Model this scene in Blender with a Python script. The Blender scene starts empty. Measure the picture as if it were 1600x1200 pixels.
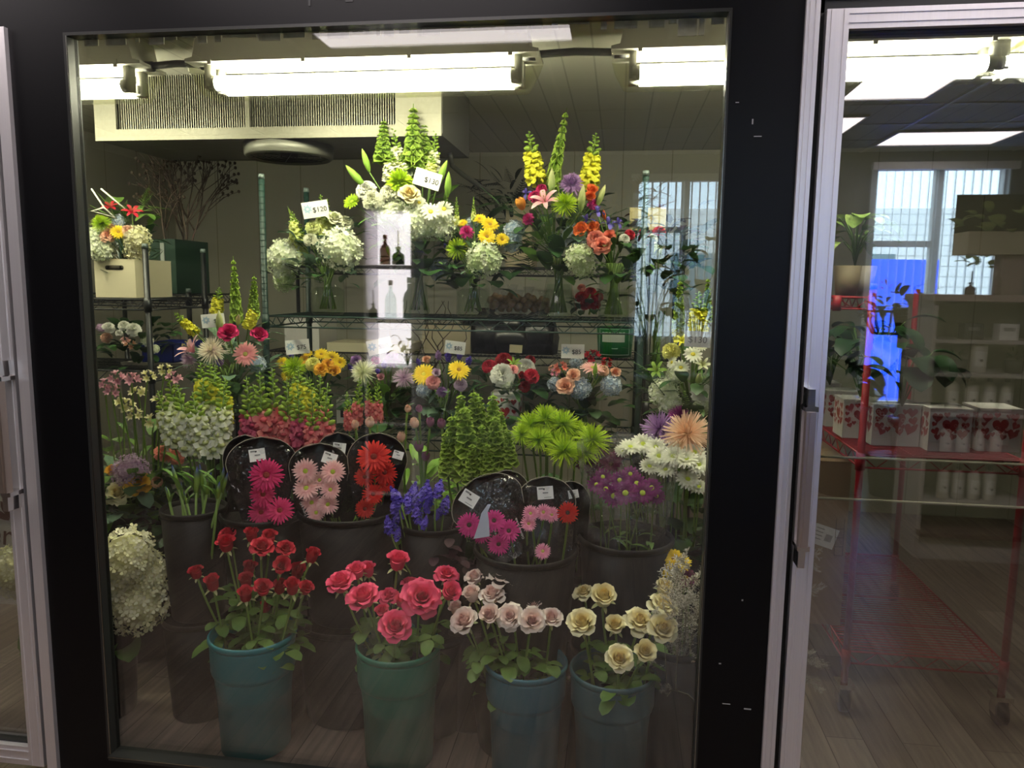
import bpy, math, random
from math import sin, cos, pi, sqrt, radians
from mathutils import Vector, Quaternion, Matrix

# ------------------------------------------------------------------ camera, world, exposure
sc = bpy.context.scene
COL = sc.collection
CAM = Vector((0.0, -1.95, 1.45))
FPX, YAW, PITCH, ROLL = 1180.0, 0.1379, 0.131, 0.0119
FWD = Vector((-sin(YAW) * cos(PITCH), cos(YAW) * cos(PITCH), -sin(PITCH)))
_r = Vector((cos(YAW), sin(YAW), 0.0))
_u = _r.cross(FWD)
RGT = cos(ROLL) * _r + sin(ROLL) * _u
UPV = -sin(ROLL) * _r + cos(ROLL) * _u


def ray(px, py):
    return FWD + RGT * ((px - 800) / FPX) + UPV * ((600 - py) / FPX)


def at(px, py, Y):
    """The point of the place at depth Y behind the glass seen in direction (px, py)."""
    d = ray(px, py)
    return CAM + d * ((Y - CAM.y) / d.y)


def atz(px, py, z):
    d = ray(px, py)
    return CAM + d * ((z - CAM.z) / d.z)


def ppm(p):
    """pixels per metre at p"""
    return FPX / (Vector(p) - CAM).dot(FWD)


cd = bpy.data.cameras.new('camera')
cam = bpy.data.objects.new('camera', cd)
COL.objects.link(cam)
m3 = Matrix((RGT, UPV, -FWD)).transposed()
cam.matrix_world = Matrix.Translation(CAM) @ m3.to_4x4()
cd.sensor_width = 36.0
cd.lens = 36.0 * FPX / 1600.0
cd.clip_start = 0.05
cd.clip_end = 200
sc.camera = cam

sc.view_settings.view_transform = 'Standard'
sc.view_settings.look = 'None'
sc.view_settings.gamma = 1.0
sc.view_settings.use_curve_mapping = False
sc.view_settings.exposure = 0.0
sc.cycles.use_denoising = True
sc.cycles.transparent_max_bounces = 40
sc.cycles.max_bounces = 10
sc.cycles.diffuse_bounces = 3
sc.cycles.glossy_bounces = 5
sc.cycles.transmission_bounces = 4
sc.cycles.caustics_reflective = False
sc.cycles.caustics_refractive = False
sc.cycles.sample_clamp_indirect = 6.0

world = bpy.data.worlds.new('sky')
sc.world = world
world.use_nodes = True
world.node_tree.nodes['Background'].inputs[0].default_value = (0.62, 0.82, 1.0, 1)
world.node_tree.nodes['Background'].inputs[1].default_value = 7.0

TUBE_POWER = 45.0      # emission of the cooler's fluorescent tubes
PANEL_POWER = 5.0      # emission of the shop's ceiling panels


# ------------------------------------------------------------------ materials
def lin(h):
    h = h.lstrip('#')
    o = []
    for i in (0, 2, 4):
        v = int(h[i:i + 2], 16) / 255.0
        o.append(v / 12.92 if v <= 0.04045 else ((v + 0.055) / 1.055) ** 2.4)
    return (o[0], o[1], o[2], 1.0)


MATS = {}


def mat(name, color, rough=0.55, metal=0.0, noise=0.0, nscale=20.0, spec=0.5, stretch=None, bump=0.0, coat=0.0):
    if name in MATS:
        return MATS[name]
    m = bpy.data.materials.new(name)
    m.use_nodes = True
    nt = m.node_tree
    b = nt.nodes['Principled BSDF']
    c = lin(color) if isinstance(color, str) else color
    b.inputs['Base Color'].default_value = c
    b.inputs['Roughness'].default_value = rough
    b.inputs['Metallic'].default_value = metal
    b.inputs['Specular IOR Level'].default_value = spec
    b.inputs['Coat Weight'].default_value = coat
    if noise or bump:
        tc = nt.nodes.new('ShaderNodeTexCoord')
        mp = nt.nodes.new('ShaderNodeMapping')
        if stretch:
            mp.inputs['Scale'].default_value = stretch
        n = nt.nodes.new('ShaderNodeTexNoise')
        n.inputs['Scale'].default_value = nscale
        n.inputs['Detail'].default_value = 4
        nt.links.new(tc.outputs['Object'], mp.inputs[0])
        nt.links.new(mp.outputs[0], n.inputs['Vector'])
        if noise:
            mx = nt.nodes.new('ShaderNodeMix')
            mx.data_type = 'RGBA'
            mx.inputs[6].default_value = tuple(v * (1 - noise) for v in c[:3]) + (1,)
            mx.inputs[7].default_value = tuple(min(1, v * (1 + noise)) for v in c[:3]) + (1,)
            nt.links.new(n.outputs[0], mx.inputs[0])
            nt.links.new(mx.outputs[2], b.inputs['Base Color'])
        if bump:
            bp = nt.nodes.new('ShaderNodeBump')
            bp.inputs['Strength'].default_value = bump
            nt.links.new(n.outputs[0], bp.inputs['Height'])
            nt.links.new(bp.outputs[0], b.inputs['Normal'])
    MATS[name] = m
    return m


def petal_mat(name, base, tip, mid=None, trans=0.25, rough=0.6):
    """petal colour runs from the petal's base to its tip (attribute t, 0..1)"""
    if name in MATS:
        return MATS[name]
    m = bpy.data.materials.new(name)
    m.use_nodes = True
    nt = m.node_tree
    b = nt.nodes['Principled BSDF']
    b.inputs['Roughness'].default_value = rough
    b.inputs['Specular IOR Level'].default_value = 0.3
    a = nt.nodes.new('ShaderNodeAttribute')
    a.attribute_name = 't'
    rp = nt.nodes.new('ShaderNodeValToRGB')
    rp.color_ramp.elements[0].color = lin(base)
    rp.color_ramp.elements[1].color = lin(tip)
    if mid:
        e = rp.color_ramp.elements.new(0.5)
        e.color = lin(mid)
    nt.links.new(a.outputs['Fac'], rp.inputs[0])
    nt.links.new(rp.outputs[0], b.inputs['Base Color'])
    tr = nt.nodes.new('ShaderNodeBsdfTranslucent')
    nt.links.new(rp.outputs[0], tr.inputs[0])
    mx = nt.nodes.new('ShaderNodeMixShader')
    mx.inputs[0].default_value = trans
    nt.links.new(b.outputs[0], mx.inputs[1])
    nt.links.new(tr.outputs[0], mx.inputs[2])
    nt.links.new(mx.outputs[0], nt.nodes['Material Output'].inputs[0])
    MATS[name] = m
    return m


def emit_mat(name, color, strength):
    m = bpy.data.materials.new(name)
    m.use_nodes = True
    nt = m.node_tree
    nt.nodes.remove(nt.nodes['Principled BSDF'])
    e = nt.nodes.new('ShaderNodeEmission')
    e.inputs[0].default_value = color
    e.inputs[1].default_value = strength
    nt.links.new(e.outputs[0], nt.nodes['Material Output'].inputs[0])
    MATS[name] = m
    return m


def clear_mat(name, tint, refl, rough=0.0, grazing=0.9, smudge=0.0, bump=0.0, bscale=6.0):
    """clear sheet: lets light straight through with a tint and mirrors a share of it (more at a grazing angle)"""
    if name in MATS:
        return MATS[name]
    m = bpy.data.materials.new(name)
    m.use_nodes = True
    nt = m.node_tree
    nt.nodes.remove(nt.nodes['Principled BSDF'])
    t = nt.nodes.new('ShaderNodeBsdfTransparent')
    t.inputs[0].default_value = tint
    g = nt.nodes.new('ShaderNodeBsdfGlossy')
    g.inputs['Roughness'].default_value = rough
    g.inputs[0].default_value = (1, 1, 1, 1)
    lw = nt.nodes.new('ShaderNodeLayerWeight')
    lw.inputs[0].default_value = 0.5
    pw = nt.nodes.new('ShaderNodeMath')
    pw.operation = 'POWER'
    pw.inputs[1].default_value = 4.0
    nt.links.new(lw.outputs['Facing'], pw.inputs[0])
    ma = nt.nodes.new('ShaderNodeMath')
    ma.operation = 'MULTIPLY_ADD'
    ma.inputs[1].default_value = grazing
    ma.inputs[2].default_value = refl
    ma.use_clamp = True
    nt.links.new(pw.outputs[0], ma.inputs[0])
    mx = nt.nodes.new('ShaderNodeMixShader')
    nt.links.new(ma.outputs[0], mx.inputs[0])
    nt.links.new(t.outputs[0], mx.inputs[1])
    nt.links.new(g.outputs[0], mx.inputs[2])
    last = mx
    if bump:
        tc = nt.nodes.new('ShaderNodeTexCoord')
        n = nt.nodes.new('ShaderNodeTexNoise')
        n.inputs['Scale'].default_value = bscale
        n.inputs['Detail'].default_value = 3
        nt.links.new(tc.outputs['Object'], n.inputs['Vector'])
        bp = nt.nodes.new('ShaderNodeBump')
        bp.inputs['Strength'].default_value = bump
        bp.inputs['Distance'].default_value = 0.05
        nt.links.new(n.outputs[0], bp.inputs['Height'])
        nt.links.new(bp.outputs[0], g.inputs['Normal'])
    if smudge:
        tc = nt.nodes.new('ShaderNodeTexCoord')
        mp = nt.nodes.new('ShaderNodeMapping')
        mp.inputs['Rotation'].default_value = (0, 0.9, 0)
        mp.inputs['Scale'].default_value = (1.0, 1.0, 7.0)
        n = nt.nodes.new('ShaderNodeTexNoise')
        n.inputs['Scale'].default_value = 3.0
        n.inputs['Detail'].default_value = 6
        nt.links.new(tc.outputs['Object'], mp.inputs[0])
        nt.links.new(mp.outputs[0], n.inputs['Vector'])
        mr = nt.nodes.new('ShaderNodeMapRange')
        mr.inputs[1].default_value = 0.45
        mr.inputs[2].default_value = 0.8
        mr.inputs[3].default_value = 0.0
        mr.inputs[4].default_value = smudge
        nt.links.new(n.outputs[0], mr.inputs[0])
        df = nt.nodes.new('ShaderNodeBsdfDiffuse')
        df.inputs[0].default_value = (0.7, 0.7, 0.7, 1)
        mx2 = nt.nodes.new('ShaderNodeMixShader')
        nt.links.new(mr.outputs[0], mx2.inputs[0])
        nt.links.new(mx.outputs[0], mx2.inputs[1])
        nt.links.new(df.outputs[0], mx2.inputs[2])
        last = mx2
    nt.links.new(last.outputs[0], nt.nodes['Material Output'].inputs[0])
    MATS[name] = m
    return m


def plank_mat():
    m = bpy.data.materials.new('wood_planks')
    m.use_nodes = True
    nt = m.node_tree
    b = nt.nodes['Principled BSDF']
    tc = nt.nodes.new('ShaderNodeTexCoord')
    mp = nt.nodes.new('ShaderNodeMapping')
    mp.inputs['Rotation'].default_value = (0, 0, pi / 2)
    br = nt.nodes.new('ShaderNodeTexBrick')
    br.inputs['Scale'].default_value = 1.0
    br.inputs['Brick Width'].default_value = 1.2
    br.inputs['Row Height'].default_value = 0.125
    br.inputs['Mortar Size'].default_value = 0.0013
    br.inputs['Color1'].default_value = lin('#6d5f53')
    br.inputs['Color2'].default_value = lin('#84766a')
    br.inputs['Mortar'].default_value = lin('#43382f')
    nt.links.new(tc.outputs['Object'], mp.inputs[0])
    nt.links.new(mp.outputs[0], br.inputs['Vector'])
    mp2 = nt.nodes.new('ShaderNodeMapping')
    mp2.inputs['Scale'].default_value = (30, 2.0, 1)
    n = nt.nodes.new('ShaderNodeTexNoise')
    n.inputs['Scale'].default_value = 1.6
    n.inputs['Detail'].default_value = 7
    nt.links.new(tc.outputs['Object'], mp2.inputs[0])
    nt.links.new(mp2.outputs[0], n.inputs['Vector'])
    mx = nt.nodes.new('ShaderNodeMix')
    mx.data_type = 'RGBA'
    mx.blend_type = 'OVERLAY'
    mx.inputs[0].default_value = 0.85
    nt.links.new(br.outputs['Color'], mx.inputs[6])
    nt.links.new(n.outputs[0], mx.inputs[7])
    nt.links.new(mx.outputs[2], b.inputs['Base Color'])
    b.inputs['Roughness'].default_value = 0.38
    return m


def stripe_mat(name, color, groove, pitch, axis=0, rough=0.5, width=0.04):
    """panelled surface: flat colour with thin grooves every PITCH metres along an axis"""
    m = bpy.data.materials.new(name)
    m.use_nodes = True
    nt = m.node_tree
    b = nt.nodes['Principled BSDF']
    b.inputs['Roughness'].default_value = rough
    tc = nt.nodes.new('ShaderNodeTexCoord')
    sp = nt.nodes.new('ShaderNodeSeparateXYZ')
    nt.links.new(tc.outputs['Object'], sp.inputs[0])
    dv = nt.nodes.new('ShaderNodeMath')
    dv.operation = 'DIVIDE'
    dv.inputs[1].default_value = pitch
    nt.links.new(sp.outputs[axis], dv.inputs[0])
    fr = nt.nodes.new('ShaderNodeMath')
    fr.operation = 'FRACT'
    nt.links.new(dv.outputs[0], fr.inputs[0])
    lt = nt.nodes.new('ShaderNodeMath')
    lt.operation = 'LESS_THAN'
    lt.inputs[1].default_value = width
    nt.links.new(fr.outputs[0], lt.inputs[0])
    mx = nt.nodes.new('ShaderNodeMix')
    mx.data_type = 'RGBA'
    mx.inputs[6].default_value = lin(color)
    mx.inputs[7].default_value = lin(groove)
    nt.links.new(lt.outputs[0], mx.inputs[0])
    nt.links.new(mx.outputs[2], b.inputs['Base Color'])
    MATS[name] = m
    return m


GLASS = clear_mat('window_glass', (0.955, 0.965, 0.955, 1), 0.072, smudge=0.006, grazing=0.85)
DOORGLASS = clear_mat('door_glass', (0.8, 0.815, 0.82, 1), 0.17, smudge=0.004, grazing=0.85)
SHOPGLASS = clear_mat('shop_window_glass', (0.97, 0.985, 0.98, 1), 0.04)
VASE = clear_mat('vase_glass', (0.93, 0.96, 0.93, 1), 0.05, grazing=0.6)
WATER = clear_mat('vase_water', (0.9, 0.94, 0.88, 1), 0.02, grazing=0.3)
FILM = clear_mat('cellophane', (0.95, 0.955, 0.96, 1), 0.075, rough=0.08, grazing=0.4, bump=0.5, bscale=14)
FROST = clear_mat('crinkled_cellophane', (0.93, 0.935, 0.94, 1), 0.1, rough=0.1, grazing=0.5, bump=0.9, bscale=18, smudge=0.3)
LENS = clear_mat('lamp_diffuser', (0.93, 0.93, 0.82, 1), 0.04, rough=0.15, grazing=0.25)
BOTTLEGLASS = clear_mat('bottle_glass', (0.85, 0.9, 0.88, 1), 0.05, grazing=0.5)
ALU = mat('brushed_aluminium', '#e6e2e4', 0.36, 0.75, noise=0.06, nscale=4, stretch=(60, 60, 0.6))
ALU2 = mat('dark_bronze_metal', '#c2b2a6', 0.28, 0.9)
CHROME = mat('chrome', '#e2dedb', 0.12, 1.0)
STEEL = mat('galvanised_steel', '#8f8c7c', 0.5, 0.4, noise=0.18, nscale=70)
BLACKP = mat('black_painted_metal', '#060608', 0.36, 0.0, spec=0.22, noise=0.12, nscale=5)
BLACK = mat('black_rubber', '#0c0c0d', 0.5)
BLACKPL = mat('black_plastic', '#0b0a0a', 0.5, noise=0.15, nscale=8, spec=0.2)
TEALS = [mat('teal_plastic_a', '#1f747b', 0.4, noise=0.1, nscale=6), mat('teal_plastic_b', '#1c7158', 0.4, noise=0.1, nscale=6),
         mat('teal_plastic_c', '#336b7a', 0.42, noise=0.16, nscale=6), mat('teal_plastic_d', '#41666c', 0.45, noise=0.14, nscale=6)]
GREENWIRE = mat('green_epoxy_wire', '#0e2e26', 0.5)
REDWIRE = mat('red_epoxy_wire', '#a3202c', 0.4)
BLACKWIRE = mat('black_epoxy_wire', '#15191a', 0.4)
STEM = mat('stem_green', '#6d8a3a', 0.5)
STEMDK = mat('dark_stem_green', '#4a6a2c', 0.5)
LEAF = petal_mat('leaf_green', '#6d8c40', '#587d38', trans=0.2, rough=0.45)
LEAFDK = petal_mat('leaf_dark', '#3c5a2f', '#2f4d2a', trans=0.12, rough=0.4)
LEAFLT = petal_mat('leaf_light', '#86a84c', '#6f9a3c', trans=0.25, rough=0.45)
LEAFGY = petal_mat('leaf_grey_green', '#6f8a6a', '#5d7a62', trans=0.15, rough=0.6)
LEAFVAR = petal_mat('leaf_variegated', '#4f7a34', '#8fae58', mid='#a9c070', trans=0.2, rough=0.4)
SEPAL = petal_mat('sepal_pale', '#8a9a5a', '#cfcf9a', trans=0.2)
BARK = mat('bark', '#4a3d33', 0.8)
CARD = mat('white_card', '#f2f1ea', 0.6)
INK = mat('dark_ink', '#2a2a2c', 0.6)
GREYINK = mat('grey_ink', '#8d8d8a', 0.6)
BLUEINK = mat('blue_ink', '#7fb0cf', 0.6)
CARTON = mat('brown_cardboard', '#9c8468', 0.75, noise=0.08, nscale=10)
CREAMCARTON = mat('cream_cardboard', '#d8cfae', 0.75, noise=0.05, nscale=8)
WHITECARTON = mat('white_cardboard', '#dedbd6', 0.7)
FLOORM = plank_mat()


# ------------------------------------------------------------------ mesh builder
class MB:
    def __init__(self):
        self.v, self.f, self.t, self.mi = [], [], [], []
        self.cur = 0

    def vert(self, p, t=0.0):
        self.v.append((p[0], p[1], p[2]))
        self.t.append(t)
        return len(self.v) - 1

    def face(self, idx):
        self.f.append(tuple(idx))
        self.mi.append(self.cur)

    def grid(self, rows, ts=None, close=False):
        """rows: list of equal-length point rows"""
        base = len(self.v)
        nv = len(rows[0])
        n = len(rows)
        for i, r in enumerate(rows):
            for p in r:
                self.vert(p, ts[i] if ts else i / max(1, n - 1))
        for i in range(n - 1):
            for j in range(nv if close else nv - 1):
                k = (j + 1) % nv
                self.face((base + i * nv + j, base + i * nv + k, base + (i + 1) * nv + k, base + (i + 1) * nv + j))

    def tube(self, path, r0, r1=None, sides=6, t=0.0, cap=True):
        r1 = r0 if r1 is None else r1
        path = [Vector(p) for p in path]
        rows, n = [], len(path)
        prev = None
        for i, p in enumerate(path):
            d = (path[min(i + 1, n - 1)] - path[max(i - 1, 0)])
            if d.length < 1e-9:
                d = Vector((0, 0, 1))
            d.normalize()
            ref = prev if prev is not None else (Vector((1, 0, 0)) if abs(d.x) < 0.8 else Vector((0, 1, 0)))
            a = (ref - d * ref.dot(d))
            if a.length < 1e-6:
                a = d.orthogonal()
            a.normalize()
            prev = a
            b = d.cross(a)
            r = r0 + (r1 - r0) * i / max(1, n - 1)
            rows.append([p + a * (r * cos(2 * pi * k / sides)) + b * (r * sin(2 * pi * k / sides)) for k in range(sides)])
        b0 = len(self.v)
        self.grid(rows, [t] * n, close=True)
        if cap:
            self.face([b0 + k for k in range(sides)][::-1])
            self.face([b0 + (n - 1) * sides + k for k in range(sides)])

    def lathe(self, prof, seg=24, o=(0, 0, 0), t=None):
        rows = [[(o[0] + r * cos(2 * pi * k / seg), o[1] + r * sin(2 * pi * k / seg), o[2] + z) for k in range(seg)] for r, z in prof]
        self.grid(rows, t, close=True)

    def box(self, lo, hi, t=0.0):
        x0, y0, z0 = lo
        x1, y1, z1 = hi
        i = [self.vert(p, t) for p in ((x0, y0, z0), (x1, y0, z0), (x1, y1, z0), (x0, y1, z0), (x0, y0, z1), (x1, y0, z1), (x1, y1, z1), (x0, y1, z1))]
        for q in ((0, 3, 2, 1), (4, 5, 6, 7), (0, 1, 5, 4), (1, 2, 6, 5), (2, 3, 7, 6), (3, 0, 4, 7)):
            self.face([i[k] for k in q])

    def prism(self, pts, y0, y1):
        """outline in x,z extruded along y"""
        n = len(pts)
        a = [self.vert((p[0], y0, p[1])) for p in pts]
        b = [self.vert((p[0], y1, p[1])) for p in pts]
        self.face(a)
        self.face(b[::-1])
        for i in range(n):
            k = (i + 1) % n
            self.face((a[i], b[i], b[k], a[k]))

    def ball(self, c, r, seg=8, rings=5, t=0.0, sq=(1, 1, 1)):
        rows = []
        for i in range(rings + 1):
            a = -pi / 2 + pi * i / rings
            rr = max(cos(a), 0.02)
            rows.append([(c[0] + r * sq[0] * rr * cos(2 * pi * k / seg), c[1] + r * sq[1] * rr * sin(2 * pi * k / seg), c[2] + r * sq[2] * sin(a)) for k in range(seg)])
        self.grid(rows, [t] * (rings + 1), close=True)

    def add(self, other, M=None):
        b = len(self.v)
        for p, t in zip(other.v, other.t):
            q = M @ Vector(p) if M else p
            self.v.append((q[0], q[1], q[2]))
            self.t.append(t)
        for f, m in zip(other.f, other.mi):
            self.f.append(tuple(i + b for i in f))
            self.mi.append(m)

    def petal(self, M, L, W, a0, a1, Rc=0.0, nu=5, nv=3, r0=0.0, z0=0.0, tip=0.5, base=0.4, wide=0.6, ruf=0.0, t0=0.0, t1=1.0, rnd=None):
        """one petal growing outwards (+x) and up from (r0, z0); its rise angle runs a0..a1 degrees; Rc = radius it wraps around"""
        rows, ts = [], []
        r, z = r0, z0
        st = L / nu
        for i in range(nu + 1):
            s = i / nu
            if isinstance(a0, (list, tuple)):
                q = s * (len(a0) - 1)
                qi = min(int(q), len(a0) - 2)
                ph = radians(a0[qi] + (a0[qi + 1] - a0[qi]) * (q - qi) + a1)
            else:
                ph = radians(a0 + (a1 - a0) * s)
            if i:
                r += st * cos(ph)
                z += st * sin(ph)
            if s < wide:
                w = base + (1 - base) * sin(pi / 2 * s / wide)
            else:
                w = tip + (1 - tip) * sqrt(max(0, 1 - ((s - wide) / (1 - wide)) ** 2))
            w *= W * 0.5
            row = []
            nx, nz = -sin(ph), cos(ph)
            for j in range(nv + 1):
                x = (2 * j / nv - 1) * w
                if Rc:
                    psi = x / Rc
                    lx, lift = Rc * sin(psi), Rc * (1 - cos(psi))
                else:
                    lx, lift = x, 0.0
                if ruf:
                    lift += ruf * s * (1 if (j + i) % 2 else -1) * (rnd.random() if rnd else 1)
                row.append(M @ Vector((r + nx * lift, lx, z + nz * lift)))
            rows.append(row)
            ts.append(t0 + (t1 - t0) * s)
        self.grid(rows, ts)

    def mesh(self, name, mats, smooth=True):
        me = bpy.data.meshes.new(name)
        me.from_pydata(self.v, [], self.f)
        for m in (mats if isinstance(mats, (list, tuple)) else [mats]):
            me.materials.append(m)
        a = me.attributes.new('t', 'FLOAT', 'POINT')
        a.data.foreach_set('value', self.t)
        me.polygons.foreach_set('material_index', self.mi)
        if smooth:
            me.polygons.foreach_set('use_smooth', [True] * len(self.f))
        me.update()
        return me


def RZ(a):
    return Matrix.Rotation(a, 4, 'Z')


def aim(n, spin=0.0, loc=(0, 0, 0), s=1.0):
    """matrix that turns +Z to n"""
    q = Vector((0, 0, 1)).rotation_difference(Vector(n).normalized())
    return Matrix.Translation(loc) @ q.to_matrix().to_4x4() @ RZ(spin) @ Matrix.Scale(s, 4)


# ------------------------------------------------------------------ object helpers
def link(name, data, parent=None):
    o = bpy.data.objects.new(name, data)
    COL.objects.link(o)
    if parent is not None:
        o.parent = parent
    return o


def part(name, mb, m, parent, smooth=True):
    return link(name, mb.mesh(name, m, smooth) if isinstance(mb, MB) else mb, parent)


def tag(o, label, cat, group=None, kind=None):
    o['label'] = label
    o['category'] = cat
    if group:
        o['group'] = group
    if kind:
        o['kind'] = kind
    return o


def thing(name, label, cat, loc=(0, 0, 0), group=None):
    o = bpy.data.objects.new(name, None)
    o.empty_display_size = 0.05
    COL.objects.link(o)
    o.location = loc
    return tag(o, label, cat, group)


def solid(name, mb, m, label, cat, group=None, smooth=True):
    """a thing that is one mesh, built in world coordinates"""
    return tag(part(name, mb, m, None, smooth), label, cat, group)


def struct(name, mb, m, label=None, cat=None, smooth=False):
    o = part(name, mb, m, None, smooth)
    o['kind'] = 'structure'
    if label:
        o['label'] = label
        o['category'] = cat
    return o


def text_mesh(s, size, m, depth=0.0006, align='CENTER'):
    cu = bpy.data.curves.new('lettering', 'FONT')
    cu.body = s
    cu.size = size
    cu.extrude = depth
    cu.align_x = align
    cu.align_y = 'CENTER'
    ob = bpy.data.objects.new('lettering_source', cu)
    COL.objects.link(ob)
    dg = bpy.context.evaluated_depsgraph_get()
    me = bpy.data.meshes.new_from_object(ob.evaluated_get(dg))
    bpy.data.objects.remove(ob)
    bpy.data.curves.remove(cu)
    me.materials.clear()
    me.materials.append(m)
    return me


ORD = ['first', 'second', 'third', 'fourth', 'fifth', 'sixth', 'seventh', 'eighth', 'ninth', 'tenth', 'eleventh', 'twelfth', 'thirteenth',
       'fourteenth', 'fifteenth', 'sixteenth', 'seventeenth', 'eighteenth', 'nineteenth', 'twentieth', 'twenty-first', 'twenty-second']

# ------------------------------------------------------------------ lights of the place
FZ = -0.08             # floor level
CZ = 2.36              # cooler ceiling
SZ = 2.6               # shop ceiling
TUBE = emit_mat('fluorescent_tube', (1.0, 0.97, 0.80, 1), TUBE_POWER)
PANEL = emit_mat('ceiling_panel_light', (1.0, 0.90, 0.90, 1), PANEL_POWER)
LED = emit_mat('light_box', (1.0, 0.93, 0.97, 1), 6.5)

sd = bpy.data.lights.new('sun', 'SUN')
sd.energy = 22.0
sd.angle = 0.02
sun = link('sun', sd)
sun.rotation_euler = (radians(-38), 0, radians(12))   # from above the shop's roof, down onto the street

# ------------------------------------------------------------------ structure
WALLG = stripe_mat('cooler_wall_panels', '#a8a596', '#86836f', 0.33, 0, 0.45, 0.02)
CEILP = stripe_mat('cooler_ceiling_planks', '#b0ad9f', '#8f8c80', 0.13, 0, 0.5, 0.06)
SHOPW = mat('shop_wall_paint', '#74787c', 0.7)
TILE = mat('ceiling_tile', '#c4c4c6', 0.8, noise=0.1, nscale=60)
TBAR = mat('ceiling_grid_white', '#d5d3d0', 0.5)
WHITEP = mat('white_paint', '#e3e1dd', 0.5)


def boxes(*bs):
    m = MB()
    for lo, hi in bs:
        m.box(lo, hi)
    return m


XL, XR, YB = -3.3, 3.0, 3.4
struct('floor', boxes(((-5, -6, FZ - 0.1), (5, 4, FZ))), FLOORM)
struct('wall_back', boxes(((XL, YB, FZ), (XR, YB + 0.1, CZ))), WALLG)
WALLGY = stripe_mat('cooler_side_panels', '#a8a596', '#86836f', 0.33, 1, 0.45, 0.02)
struct('wall_left', boxes(((XL - 0.1, 0.1, FZ), (XL, YB + 0.1, CZ))), WALLGY)
struct('wall_right', boxes(((XR, 0.1, FZ), (XR + 0.1, YB + 0.1, CZ))), WALLGY)
struct('ceiling', boxes(((XL - 0.1, 0.1, CZ), (XR + 0.1, YB + 0.1, CZ + 0.1))), CEILP)

# front of the cooler: black panels round a fixed pane and two doors
WX0, WX1, WZ0, WZ1 = -1.472, 0.237, 0.034, 2.092
struct('wall_front', boxes(((-4.6, -0.012, 2.118), (4.3, 0.02, SZ)), ((-4.6, -0.012, FZ), (-2.55, 0.1, 2.118)), ((1.36, -0.012, FZ), (4.3, 0.1, 2.118))), BLACKP)
struct('trim_1', boxes(((-1.65, -0.02, FZ), (WX0 - 0.012, 0.02, 2.118))), BLACKP)
struct('trim_2', boxes(((WX1 + 0.008, -0.02, FZ), (0.41, 0.02, 2.118))), BLACKP)
struct('trim_3', boxes(((WX0 - 0.012, -0.02, WZ1 + 0.008), (WX1 + 0.008, 0.02, 2.118))), BLACKP)
struct('trim_4', boxes(((WX0 - 0.012, -0.03, FZ), (WX1 + 0.008, 0.02, WZ0 - 0.012))), BLACKP)
w1 = bpy.data.objects.new('window_1', None)
COL.objects.link(w1)
w1['kind'] = 'structure'
p = part('pane', boxes(((WX0, 0.0, WZ0), (WX1, 0.012, WZ1))), GLASS, w1, False)
g = MB()
for lo, hi in (((WX0 - 0.012, -0.026, WZ0 - 0.012), (WX0, 0.016, WZ1 + 0.008)), ((WX1, -0.026, WZ0 - 0.012), (WX1 + 0.008, 0.016, WZ1 + 0.008)),
               ((WX0, -0.026, WZ1), (WX1, 0.016, WZ1 + 0.008)), ((WX0, -0.04, WZ0 - 0.012), (WX1, 0.016, WZ0))):
    g.box(lo, hi)
part('gasket', g, mat('grey_gasket', '#2c2d2b', 0.3, 0.2), w1, False)
g = MB()
g.box((WX0 - 0.004, -0.0275, WZ0), (WX0 - 0.001, -0.026, WZ1))
g.box((WX0, -0.0415, WZ0 - 0.002), (WX1, -0.04, WZ0 + 0.0005))
g.box((WX1 + 0.001, -0.0275, WZ0), (WX1 + 0.003, -0.026, WZ1))
part('bead_line', g, mat('bead_metal', '#8f8f88', 0.25, 1.0), w1, False)
# flaking sealant along the top edge of the pane
rs = random.Random(5)
g = MB()
x = WX0 + 0.02
while x < WX1 - 0.02:
    wd = rs.uniform(0.01, 0.06)
    hh = rs.uniform(0.004, 0.02) * (2.0 if x > -0.1 else 1.0)
    g.box((x, 0.013, WZ1 - hh), (x + wd, 0.016, WZ1))
    x += wd + rs.uniform(0.0, 0.03)
part('sealant', g, mat('dried_sealant', '#a8a48a', 0.8, noise=0.4, nscale=60), w1, False)
g = MB()
for cx, cz, w, h in ((-0.72, 2.165, 0.022, 0.012), (-0.695, 2.158, 0.02, 0.012), (-0.8, 2.155, 0.006, 0.018)):
    g.box((cx - w / 2, -0.0135, cz - h / 2), (cx + w / 2, -0.0118, cz + h / 2))
scr = part('scuff_marks', g, BLACK, bpy.data.objects['wall_front'], False)
g = MB()
for px, py, w, h in ((1184, 213, 0.018, 0.002), (1176, 190, 0.003, 0.012), (1125, 1037, 0.006, 0.003), (1135, 1100, 0.02, 0.0015), (1168, 1108, 0.018, 0.003), (1160, 938, 0.004, 0.004), (1152, 160, 0.008, 0.002)):
    c = at(px, py, -0.021)
    g.box((c.x - w / 2, -0.0215, c.z - h / 2), (c.x + w / 2, -0.0198, c.z + h / 2))
part('scuff_marks', g, mat('pale_scuff', '#9d9d9c', 0.7), bpy.data.objects['trim_2'], False)


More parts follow.
